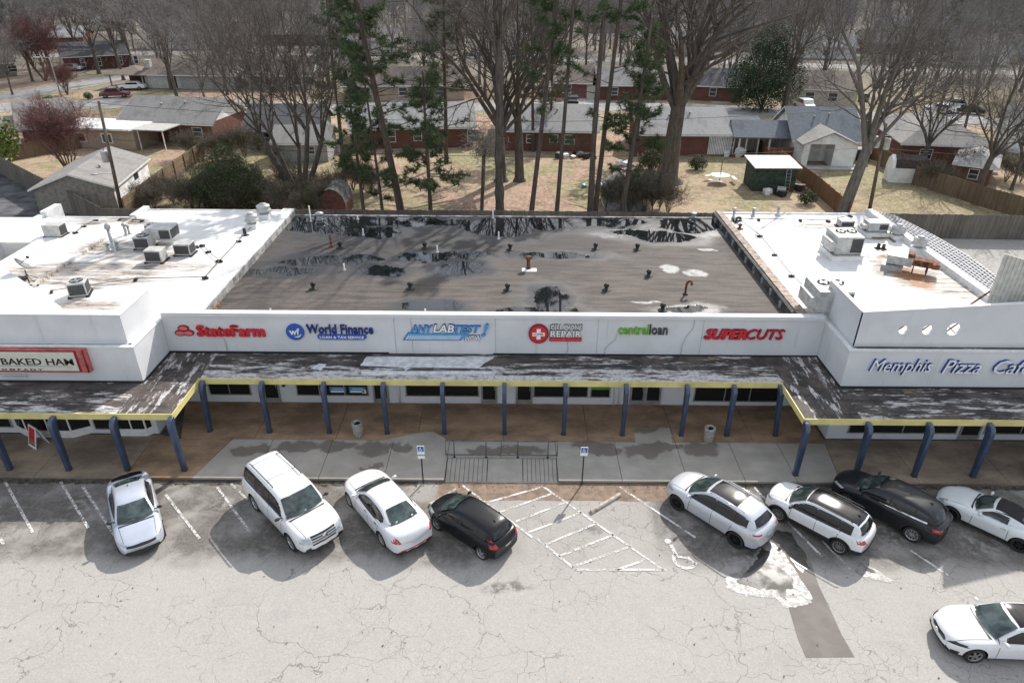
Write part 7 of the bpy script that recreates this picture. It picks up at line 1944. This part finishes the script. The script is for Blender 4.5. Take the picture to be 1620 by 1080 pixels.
# ------------------------------------------------------------------ trees
def bark(name, c1, c2):
    k = N(name); v = k.pos(True)
    c = k.mix(k.ramp(k.noise(k.mapp(v, (3, 3, .5)), 2.2, 5, .7), .35, .65), c1, c2)
    k.set(c, .95, 0, .15); k.bump(k.noise(k.mapp(v, (8, 8, 1)), 2, 4), .5, .03); return k.mat
BK_OAK = bark('oak_bark', (.145, .125, .108), (.08, .068, .058))
BK_PINE = bark('pine_bark', (.14, .11, .092), (.075, .06, .052))
BK_GREY = bark('grey_bark', (.19, .175, .155), (.11, .10, .09))
TW_GREY = M('twigs_grey_brown', (.135, .117, .103), .95, var=.2, scale=.6, obj=True, spec=.1)
TW_BRUSH = M('twigs_brush', (.15, .13, .105), .95, var=.35, scale=.5, obj=True, spec=.1, col2=(.085, .085, .05))
TW_RED = M('twigs_reddish', (.20, .105, .10), .95, var=.2, scale=.8, obj=True, spec=.1)
TW_FAR = M('twigs_far', (.25, .235, .228), .95, var=.2, scale=.4, obj=True, spec=.1)
def needle_mat(name, a, b_):
    k = N(name); v = k.pos(True)
    c = k.mix(k.ramp(k.noise(v, 1.3, 4, .6), .35, .65), a, b_)
    k.set(c, .7, 0, .25); k.b.inputs['Subsurface Weight'].default_value = 0
    return k.mat
ND_PINE = needle_mat('pine_needles', (.100, .130, .058), (.05, .078, .036))
ND_DARK = needle_mat('dark_conifer_needles', (.045, .075, .045), (.025, .045, .03))
LF_MAG = needle_mat('evergreen_leaves', (.045, .075, .035), (.02, .04, .02))
LF_BUSH = needle_mat('bush_leaves', (.075, .10, .04), (.05, .055, .03))
LF_BRIGHT = needle_mat('bright_leaves', (.16, .22, .05), (.08, .13, .03))
def sliver(mb, p, q, w, rnd):
    """one long thin blade from p to q"""
    d = q - p; s = Vector((rnd.uniform(-1, 1), rnd.uniform(-1, 1), rnd.uniform(-1, 1))); n = d.cross(s)
    if n.length < 1e-6: n = Vector((1, 0, 0))
    n.normalize(); n *= w
    i = len(mb.v); mb.v += [tuple(p + n), tuple(p - n), tuple(q)]; mb.face((i, i + 1, i + 2))
def wander(p, d, L, n, amp, trop, rnd):
    P = [p.copy()]; dd = d.normalized(); st = L / n
    for i in range(n):
        dd = (dd + Vector((rnd.gauss(0, amp), rnd.gauss(0, amp), rnd.gauss(0, amp * .6) + trop))).normalized()
        P.append(P[-1] + dd * st)
    return P
def perp(d, ang, az):
    d = d.normalized(); u = d.cross(Vector((0, 0, 1)))
    if u.length < 1e-3: u = Vector((1, 0, 0))
    u.normalize(); w = d.cross(u)
    return (d * cos(ang) + (u * cos(az) + w * sin(az)) * sin(ang)).normalized()
def bare_tree_meshes(seed, H, spread, trunk_r, fork, nl=7, kids=(5, 5, 5, 6), levels=4, twig_w=.012, lean=(0, 0), upright=.5, multi=1, amp=.12, tw=TW_GREY, bk=BK_OAK, name='bare_tree', trunkH=None, flare=1.5):
    rnd = random.Random(seed); tb, cb = MB(), MB()
    def rec(p, d, L, r, lv):
        n = 4 if lv <= 2 else 3
        if lv >= levels:
            P = wander(p, d, L, 2, amp * 1.6, .03, rnd)
            sliver(cb, P[0], P[1], twig_w * 1.1, rnd); sliver(cb, P[1] - (P[1] - P[0]) * .15, P[2], twig_w, rnd)
            for k in range(3):
                q = P[0].lerp(P[1], rnd.uniform(.3, 1)); sliver(cb, q, q + perp(d, rnd.uniform(.4, .9), rnd.uniform(0, 6.28)) * L * rnd.uniform(.4, .8), twig_w * .8, rnd)
            return
        P = wander(p, d, L, n, amp * (.7 + .25 * lv), .05 * upright, rnd)
        R = [r * (1 - .62 * i / n) for i in range(n + 1)]
        (tb if lv <= 2 else cb).tube(P, R, 7 if lv == 1 else (5 if lv == 2 else 3), cap=False)
        k = kids[min(lv, len(kids) - 1)]
        for i in range(k):
            t = .28 + .72 * (i + rnd.random() * .8) / k; j = min(n - 1, int(t * n)); q = P[j].lerp(P[j + 1], t * n - j)
            dd = (P[j + 1] - P[j])
            nd = perp(dd, rnd.uniform(.5, 1.1), rnd.uniform(0, 6.28)); nd.z += .18 * upright
            rec(q, nd, L * rnd.uniform(.48, .78) * (1.12 - .35 * t), R[j] * rnd.uniform(.45, .6), lv + 1)
        rec(P[-1], P[-1] - P[-2], L * .55, R[-1], lv + 1)
    for m in range(multi):
        if multi == 1: d0 = Vector((lean[0], lean[1], 1)); base = Vector((0, 0, 0)); rr_ = trunk_r
        else:
            a = 6.28 * m / multi + rnd.uniform(-.4, .4); t = rnd.uniform(.3, .62); d0 = Vector((cos(a) * t + lean[0], sin(a) * t * .7 + lean[1], 1)); base = Vector((cos(a), sin(a), 0)) * trunk_r * .7; rr_ = trunk_r * rnd.uniform(.75, 1)
        th = (trunkH or H * fork) * (1 if multi == 1 else rnd.uniform(.7, 1.1))
        P = wander(base, d0, th, 5, .03, .02, rnd)
        R = [rr_ * flare] + [rr_ * (1.08 - .3 * i / 5) for i in range(1, 6)]
        P.insert(1, P[0].lerp(P[1], .25)); R.insert(1, rr_ * 1.12)
        tb.tube(P, R, 10, cap=False)
        top = P[-1]; rem = H - th
        for i in range(nl):
            a = 6.28 * i / nl + rnd.uniform(-.3, .3); tilt = rnd.uniform(.25, .95) * spread
            if i == 0: tilt = .12
            d = Vector((sin(tilt) * cos(a), sin(tilt) * sin(a), cos(tilt))) + d0 * .25
            s = P[-1].lerp(P[-2], rnd.random() * .9)
            rec(s, d, rem * rnd.uniform(.5, .75), rr_ * rnd.uniform(.34, .52), 1)
    return tb.mesh('trunk', bk), cb.mesh('crown', tw)
def place_tree(name, label, loc, meshes, rz=0, sc=1.0, group=None, cat='tree', names=('trunk', 'crown')):
    h = thing(name, label, cat, loc, rz, group); h.scale = (sc, sc, sc) if not hasattr(sc, '__len__') else sc
    for nm, me in zip(names, meshes):
        o = bpy.data.objects.new(nm, me); COL.objects.link(o); o.parent = h
    return h
def pine_meshes(seed, H, crown0, crown1, R, r0, dens=1.0, nm=ND_PINE, bk=BK_PINE, tuft=48, blen=1.0, dead=4, tl=.50, lean=0.0):
    rnd = random.Random(seed); tb, cb = MB(), MB()
    P = wander(Vector((0, 0, 0)), Vector((lean + rnd.uniform(-.02, .02), 0, 1)), H, 9, .012, .01, rnd)
    Rr = [r0 * (1.15 if i == 0 else 1 - .62 * i / 9) for i in range(10)]
    tb.tube(P, Rr, 9, cap=False)
    def at(z):
        t = max(0, min(.999, z / H)) * 9; j = int(t); return P[j].lerp(P[j + 1], t - j), Rr[j]
    nb = int((crown1 - crown0) * 4.0 * dens)
    for i in range(nb + dead):
        if i < nb: z = crown0 + (crown1 - crown0) * (i + rnd.random()) / nb
        else: z = crown0 * rnd.uniform(.55, 1)
        q, rr_ = at(z); a = rnd.uniform(0, 6.28); f = (z - crown0) / max(.1, crown1 - crown0)
        L = R * (1 - .62 * max(0, f) ** 1.4) * rnd.uniform(.5, 1.1) * blen
        d = Vector((cos(a), sin(a), rnd.uniform(-.1, .4)))
        B = wander(q, d, L, 4, .13, .03, rnd); tb.tube(B, [rr_ * .28, rr_ * .2, rr_ * .14, .02, .012], 4, cap=False)
        if i >= nb:
            if rnd.random() < .7: continue
        n = max(3, int(L * 4.2))
        for k in range(n):
            t = .30 + .70 * k / n; t4 = min(3.99, t * 4); j = int(t4); s = B[j].lerp(B[j + 1], t4 - j)
            sd_ = perp(B[j + 1] - B[j], rnd.uniform(.4, 1.1), rnd.uniform(0, 6.28)); e = s + sd_ * rnd.uniform(.2, .75)
            tb.tube([s, e], [.012, .008], 3, cap=False)
            for m in range(2):
                c = s.lerp(e, 1 - .5 * m)
                for w in range(tuft // 2):
                    dd = Vector((rnd.gauss(0, 1), rnd.gauss(0, 1), rnd.gauss(0, .8) + .35)).normalized()
                    sliver(cb, c, c + dd * tl * rnd.uniform(.6, 1.1), .024, rnd)
    return tb.mesh('trunk', bk), cb.mesh('crown', nm)
def leafy_meshes(seed, blobs, n, mat, lsize=.12, bk=BK_OAK, stems=8, hgt=3):
    rnd = random.Random(seed); tb, cb = MB(), MB()
    for i in range(stems):
        bx = rnd.choice(blobs); tb.tube(wander(Vector((rnd.uniform(-.2, .2), rnd.uniform(-.2, .2), 0)), Vector((bx[0] * .6 + .01, bx[1] * .6, bx[2])), (Vector(bx[:3])).length + .1, 4, .1, .0, rnd), [.09, .07, .05, .03, .01], 5, cap=False)
    tot = sum(b_[3] ** 2 for b_ in blobs)
    for (x, y, z, r, *e) in blobs:
        sq = e[0] if e else 1.0
        for i in range(int(n * r * r / tot)):
            d = Vector((rnd.gauss(0, 1), rnd.gauss(0, 1), rnd.gauss(0, 1))).normalized()
            nz = 1 + .28 * noise.noise(d * 2.3 + Vector((x, y, seed)))
            p = Vector((x, y, z)) + Vector((d.x, d.y, d.z * sq)) * r * nz * (rnd.random() ** .22)
            if p.z < .05: continue
            a = (d + Vector((rnd.gauss(0, .7), rnd.gauss(0, .7), rnd.gauss(0, .7)))).normalized(); u = a.orthogonal().normalized() * lsize * rnd.uniform(.6, 1.2); w = a.cross(u).normalized() * lsize * .55
            i0 = len(cb.v); cb.v += [tuple(p - u), tuple(p + w), tuple(p + u), tuple(p - w)]; cb.face((i0, i0 + 1, i0 + 2, i0 + 3))
    return tb.mesh('stem', bk), cb.mesh('foliage', mat)

ORD = ['first', 'second', 'third', 'fourth', 'fifth', 'sixth', 'seventh', 'eighth', 'ninth', 'tenth', 'eleventh', 'twelfth', 'thirteenth', 'fourteenth', 'fifteenth', 'sixteenth', 'seventeenth', 'eighteenth', 'nineteenth', 'twentieth', 'twenty first', 'twenty second', 'twenty third', 'twenty fourth', 'twenty fifth', 'twenty sixth', 'twenty seventh', 'twenty eighth', 'twenty ninth', 'thirtieth', 'thirty first', 'thirty second']
# --- tall pines and thin trunks just behind the rear fence
def foot(px, y): q = GY(px, 330, y); return (q.x, y, 0)
PL = [(636, 57.5, 25, 11.5, 24.5, 3.6, .34, 1.15, 'tall pine with a full green crown, largest of the pines left of centre'),
      (575, 58.5, 12.5, 4.5, 12.4, 2.6, .17, .9, 'slim young pine, leftmost of the green pines'),
      (605, 58.0, 14.0, 3.2, 14, 2.3, .15, .85, 'slim young pine between the leftmost one and the tallest pine'),
      (681, 57.0, 12.6, 3.4, 12.5, 3.0, .20, 1.3, 'short bushy pine right of the tallest pine'),
      (983, 57.5, 16.5, 6.0, 16, 3.0, .26, 1.05, 'dense green pine in front of the grey fabric shelter'),
      (839, 58.0, 24, 13.5, 24, 2.4, .23, .55, 'thin leaning pine with sparse needles, right of the big central trunk'),
      (880, 58.0, 25, 12.5, 25, 1.8, .20, .30, 'very thin pine with a few green tufts, between two thin pines'),
      (934, 57.5, 26, 16, 26, 2.6, .28, .45, 'tall forked looking pine trunk left of the grey fabric shelter')]
for i, (px, y, H, c0, c1, R, r0, dn, lb) in enumerate(PL):
    ln = {839: .10, 880: .04, 934: .03, 575: -.03, 983: .03, 636: -.08}.get(px, 0)
    place_tree('pine_tree', lb, foot(px, y), pine_meshes(100 + i, H, c0, c1, R, r0, dn, lean=ln, dead=6))
pm = pine_meshes(131, 26, 15, 26, 2.6, .24, .5, lean=.05)
place_tree('pine_tree', 'second slim trunk crossing behind the tall forked looking pine', foot(941, 58.6), pm)
PB = [(708, 78, 20, 7, 'green pine behind the short bushy pine'), (548, 74, 19, 6, 'green pine standing in the yard behind the leftmost pine'), (842, 84, 17, 6, 'green pine behind the leaning thin pine'), (868, 88, 16, 6, 'dark green pine in the yard left of the very thin trunk'), (1000, 82, 15, 5, 'broad green pine beside the giant oak')]
pm2 = [pine_meshes(150 + i, 18, 6, 18, 3.4, .22, 1.0, tuft=24) for i in range(2)]
for i, (px, y, H, c0, lb) in enumerate(PB):
    q = GY(px, 300, y); place_tree('pine_tree', lb, (q.x, y, 0), pm2[i % 2], i * 1.7, H / 18)
# the big central trunk and its oak neighbours
oak_c = bare_tree_meshes(7, 27, .55, .42, .55, 6, (4, 5, 5, 3), 4, .0095, trunkH=15, upright=.9)
place_tree('oak_tree', 'thick straight grey trunk rising through the middle of the picture', foot(791, 57), oak_c, .4)
oak_a = bare_tree_meshes(21, 23, 1.0, .55, .24, 8, (5, 5, 5, 3), 4, .0095, upright=.55, amp=.15)
oak_b = bare_tree_meshes(33, 24, .85, .8, .30, 8, (5, 5, 5, 3), 4, .0095, upright=.6, amp=.13, flare=1.8)
oak_d = bare_tree_meshes(45, 22, .8, .50, .32, 7, (5, 5, 5, 3), 4, .0095, upright=.8, amp=.12)
place_tree('oak_tree', 'wide spreading bare oak whose dark limbs sweep left, behind the central trunk', G(793, 286), oak_a, 2.3)
place_tree('oak_tree', 'bare oak with a flared dark base right of the central trunk', G(822, 286), oak_d, 1.0, .95)
place_tree('oak_tree', 'giant old oak with a massive flared trunk, right of centre', G(1057, 288), oak_b, .6, 1.12)
lean = bare_tree_meshes(52, 21, .75, .52, .33, 8, (5, 5, 5, 3), 4, .0095, lean=(.16, 0), upright=.75, bk=BK_GREY)
place_tree('bare_tree', 'big leaning bare tree with a fan shaped crown beside the brown fence', foot(1333, 59.5), lean, 0, 1.0)
multi = bare_tree_meshes(61, 19, .95, .27, .40, 5, (4, 5, 5, 3), 4, .0095, multi=5, upright=.85)
place_tree('bare_tree', 'multi trunk bare tree leaning outward, above the brush left of the pines', G(478, 318), multi, .3, 1.0)
myr = bare_tree_meshes(71, 7.0, .9, .11, .30, 5, (5, 5, 5, 5), 4, .010, multi=7, upright=.8, tw=TW_RED, bk=bark('smooth_tan_bark', (.17, .11, .085), (.11, .07, .055)))
place_tree('crape_myrtle', 'purple twigged multi stem crape myrtle behind the alley fence', G(112, 275), myr, 0, 1.05)
place_tree('bare_tree', 'very large spreading bare oak in the far left middle distance', G(206, 102), oak_a, .9, 1.25)
place_tree('crape_myrtle', 'small reddish bare tree near the street lamp', G(72, 128), myr, 1.1, 1.5)
place_tree('crape_myrtle', 'tiny bare tree right of the street lamp', G(107, 150), myr, 2.1, .7)
place_tree('bare_tree', 'bare tree with dark arching limbs over the brick house at right', G(1540, 318), oak_d, 3.9, .62)
place_tree('bare_tree', 'bare tree standing between the brown fences at right', G(1455, 270), oak_a, 4.4, .55)
place_tree('bare_tree', 'tall bare trunk beside the magnolia beyond the street', G(1240, 176), oak_d, 2.6, .85)
place_tree('bare_tree', 'bare trunk in front of the dark brick house, left', G(157, 117), oak_d, .6, .72)
place_tree('bare_tree', 'tall dark tree behind the brown roofed ranch house', G(300, 150) + Vector((0, 14, 0)), oak_d, 1.9, .85)
# evergreen masses
mag = leafy_meshes(81, [(0, 0, 5.0, 4.0), (-2.5, 0, 3.6, 3.2), (2.6, .5, 3.8, 3.0), (0, 0, 8.0, 2.8), (-1, -1, 2.5, 3.2)], 26000, LF_MAG, .12)
place_tree('magnolia_tree', 'dark dense magnolia beyond the street, right of centre', G(1205, 172), mag, 0, 1.15, None, 'tree', ('trunk', 'foliage'))
bush = leafy_meshes(83, [(0, 0, 2.3, 2.3), (-1.3, .2, 1.5, 1.7), (1.3, .2, 1.6, 1.7), (0, .2, 3.3, 1.4)], 30000, LF_BUSH, .055)
place_tree('evergreen_bush', 'large rounded evergreen bush behind the rear fence at left', G(370, 330) + Vector((0, -.5, 0)), bush, 0, 1.22, None, 'bush', ('stem', 'foliage'))
sb = leafy_meshes(85, [(0, 0, 1.0, 1.0), (.7, 0, .8, .8), (-.6, .2, .8, .7)], 2600, LF_BUSH, .08)
br = leafy_meshes(86, [(0, 0, 1.1, 1.1), (.6, 0, 1.7, .8)], 2600, LF_BRIGHT, .09)
for px, py, m_, sc, lb in ((495, 332, br, .8, 'yellow green shrub at the foot of the multi trunk tree'), (0, 268, br, 2.2, 'bright green leafy tree cut by the left edge above the fence'), (78, 172, br, .8, 'clipped yellow green hedge by the left street'), (1030, 268, sb, 1.2, 'dark shrub beside the giant oak'), (1102, 268, sb, .8, 'low shrub in the yard right of the giant oak'), (1275, 322, sb, .7, 'small dark shrub along the brown fence'), (140, 157, sb, .6, 'small dark shrub on the left street corner'), (160, 262, sb, .5, 'green shrub near the garage corner')):
    place_tree('shrub', lb, G(px, py), m_, 0, sc, None, 'shrub', ('stem', 'foliage'))
dc = pine_meshes(170, 19, 4.5, 19, 4.0, .35, 1.2, nm=ND_DARK, tuft=26)
for px, py, s_, lb in ((12, 100, 1.25, 'dark conifer at the far left top'), (45, 96, 1.1, 'second dark conifer right of the one at the far left top'), (70, 60, 1.2, 'dark conifer behind the left houses'), (578, 60, 1.1, 'dark conifer far behind the leftmost pines'), (860, 100, .9, 'dark conifer behind the small brown roofed house'), (1090, 70, 1.1, 'dark conifer far behind the giant oak'), (1590, 60, 1.1, 'dark conifer far off at the right edge'), (1480, 130, .8, 'dark evergreen behind the right hand houses'), (1040, 132, .8, 'dark evergreen behind the dark roofed brick house')):
    place_tree('conifer', lb, G(px, py), dc, px * .1, s_)
# brush: bare shrubs along the back fence and the fence lines
brush = [bare_tree_meshes(200 + i, 3.2, 1.2, .035, .2, 4, (4, 5, 5, 5), 3, .011, multi=8, upright=.6, bk=TW_BRUSH, tw=TW_BRUSH) for i in range(3)]
rnd = random.Random(12)
BR = [(225 + i * 10, rnd.uniform(312, 340), 'bare brush along the left rear fence', 'bare brush along the left rear fence') for i in range(31)] + [(960 + i * 12, rnd.uniform(326, 342), 'bare brush by the fabric shelter at the rear fence', 'bare brush by the fabric shelter') for i in range(9)] + \
     [(300 + i * 22, rnd.uniform(238, 268), 'bare brush between the patio house and the big round bush', 'bare brush in the left yard') for i in range(7)] + [(1470 + i * 24, rnd.uniform(262, 300), 'bare brush around the red brick outbuilding', 'bare brush round the brick outbuilding') for i in range(7)] + \
     [(545 + i * 14, rnd.uniform(296, 318), 'thin bare saplings among the leftmost pines', 'saplings among the pines') for i in range(4)]
gc = {}
for px, py, lb, gp in BR:
    gc[gp] = gc.get(gp, -1) + 1
    place_tree('bare_shrub', '%s, %s from the left' % (lb, ORD[gc[gp]]), G(px, py), rnd.choice(brush), rnd.uniform(0, 6), rnd.uniform(.65, 1.25) * (.8 if px < 290 else 1), gp, 'shrub', ('stem', 'twigs'))
# --- woodland of bare trees over the far houses: individuals sharing six builds
far_m = [bare_tree_meshes(300 + i, 17, (.7, .85, .6, .95, .75)[i], .27, (.3, .25, .35, .22, .3)[i], 7, (4, 5, 5, 4), 4, .017, upright=.7, tw=TW_FAR, bk=BK_GREY if i % 2 else BK_OAK) for i in range(5)]
rnd = random.Random(99); placed = []
def clear(x, y):
    return all((x - a) ** 2 + (y - b_) ** 2 > 30 for a, b_ in placed)
ZONES = [(119, 140, 20, 'beyond the far street'), (140, 185, 40, 'in the middle distance among far houses'), (185, 235, 70, 'in the far woodland'), (235, 310, 66, 'in the farthest woodland')]
for zi, (y0, y1, n, wh) in enumerate(ZONES):
    spots = []
    for i in range(n):
        for t in range(30):
            y = rnd.uniform(y0, y1); x = rnd.uniform(-.80, .80) * y
            if clear(x, y): break
        placed.append((x, y)); spots.append((x, y))
    spots.sort(key=lambda q: q[0] / q[1])
    for i, (x, y) in enumerate(spots):
        lb = 'bare grey brown tree ' + wh if zi else 'bare tree %s, %s from the left of that row' % (wh, ORD[i])
        place_tree('bare_tree', lb, (x, y, 0), rnd.choice(far_m), rnd.uniform(0, 6.28), rnd.uniform(.75, 1.15), 'bare trees ' + wh)
NEAR = sorted(((330, 178, .8), (520, 140, .8), (1120, 108, .85), (1300, 150, .7), (1400, 180, .85), (1480, 190, .8), (1590, 178, .9), (1620, 215, .8), (1350, 140, .9), (690, 150, .8), (1560, 140, 1.0), (980, 120, .8), (350, 110, .9), (430, 110, .9), (270, 92, .9), (20, 150, .6), (1600, 300, .6), (395, 175, .7), (1440, 150, .95), (1650, 150, 1.0), (1370, 200, .8), (1520, 225, .7)))
for i, (px, py, sc) in enumerate(NEAR):
    place_tree('bare_tree', 'bare grey tree between the nearer houses, %s from the left of these' % ORD[i], G(px, py), rnd.choice(far_m), rnd.uniform(0, 6.28), sc, 'bare trees between the nearer houses')
# woodland beyond the counted trees and its undergrowth as one mass
b = MB(); rnd = random.Random(5)
for i in range(30000):
    y = 150 + 360 * rnd.random() ** 1.1; x = rnd.uniform(-.85, .85) * y; z = rnd.random() ** 1.5 * 5
    d = Vector((rnd.gauss(0, .6), rnd.gauss(0, .6), 1)).normalized() * rnd.uniform(1.0, 2.6)
    sliver(b, Vector((x, y, z)), Vector((x, y, z)) + d, .07, rnd)
for i in range(420):
    y = rnd.uniform(290, 520); x = rnd.uniform(-.82, .82) * y; H = rnd.uniform(12, 18); c = Vector((x, y, 0))
    sliver(b, c, c + Vector((0, 0, H * .9)), .35, rnd)
    for k in range(230):
        q = Vector((rnd.gauss(0, .5), rnd.gauss(0, .5), rnd.uniform(.1, 1))).normalized() * H * .55 * rnd.random() ** .5
        p = c + Vector((0, 0, H * .38)) + q; d = (q.normalized() + Vector((rnd.gauss(0, .4), rnd.gauss(0, .4), .4))).normalized()
        sliver(b, p, p + d * rnd.uniform(1.4, 3.0), .10, rnd)
tag(b.build('woodland', TW_FAR), kind='stuff')
# vine covered dead trunk
rnd = random.Random(8); tb, cb = MB(), MB()
P = wander(Vector((0, 0, 0)), Vector((0, 0, 1)), 6.6, 6, .03, 0, rnd); tb.tube(P, .16, 7)
for i in range(1500):
    p = P[-1] + Vector((rnd.gauss(0, .75), rnd.gauss(0, .6), rnd.gauss(.3, .8))); d = Vector((rnd.gauss(0, 1), rnd.gauss(0, 1), rnd.gauss(-.2, .7))).normalized(); sliver(cb, p, p + d * rnd.uniform(.4, 1.1), .02, rnd)
place_tree('dead_trunk', 'dead trunk topped by a tangle of pale vines, left of the central trunk', foot(762, 58), (tb.mesh('trunk', BK_OAK), cb.mesh('vines', M('pale_vines', (.30, .27, .23), .9, var=.2, obj=True))), 0, 1.0, None, 'tree', ('trunk', 'vines'))
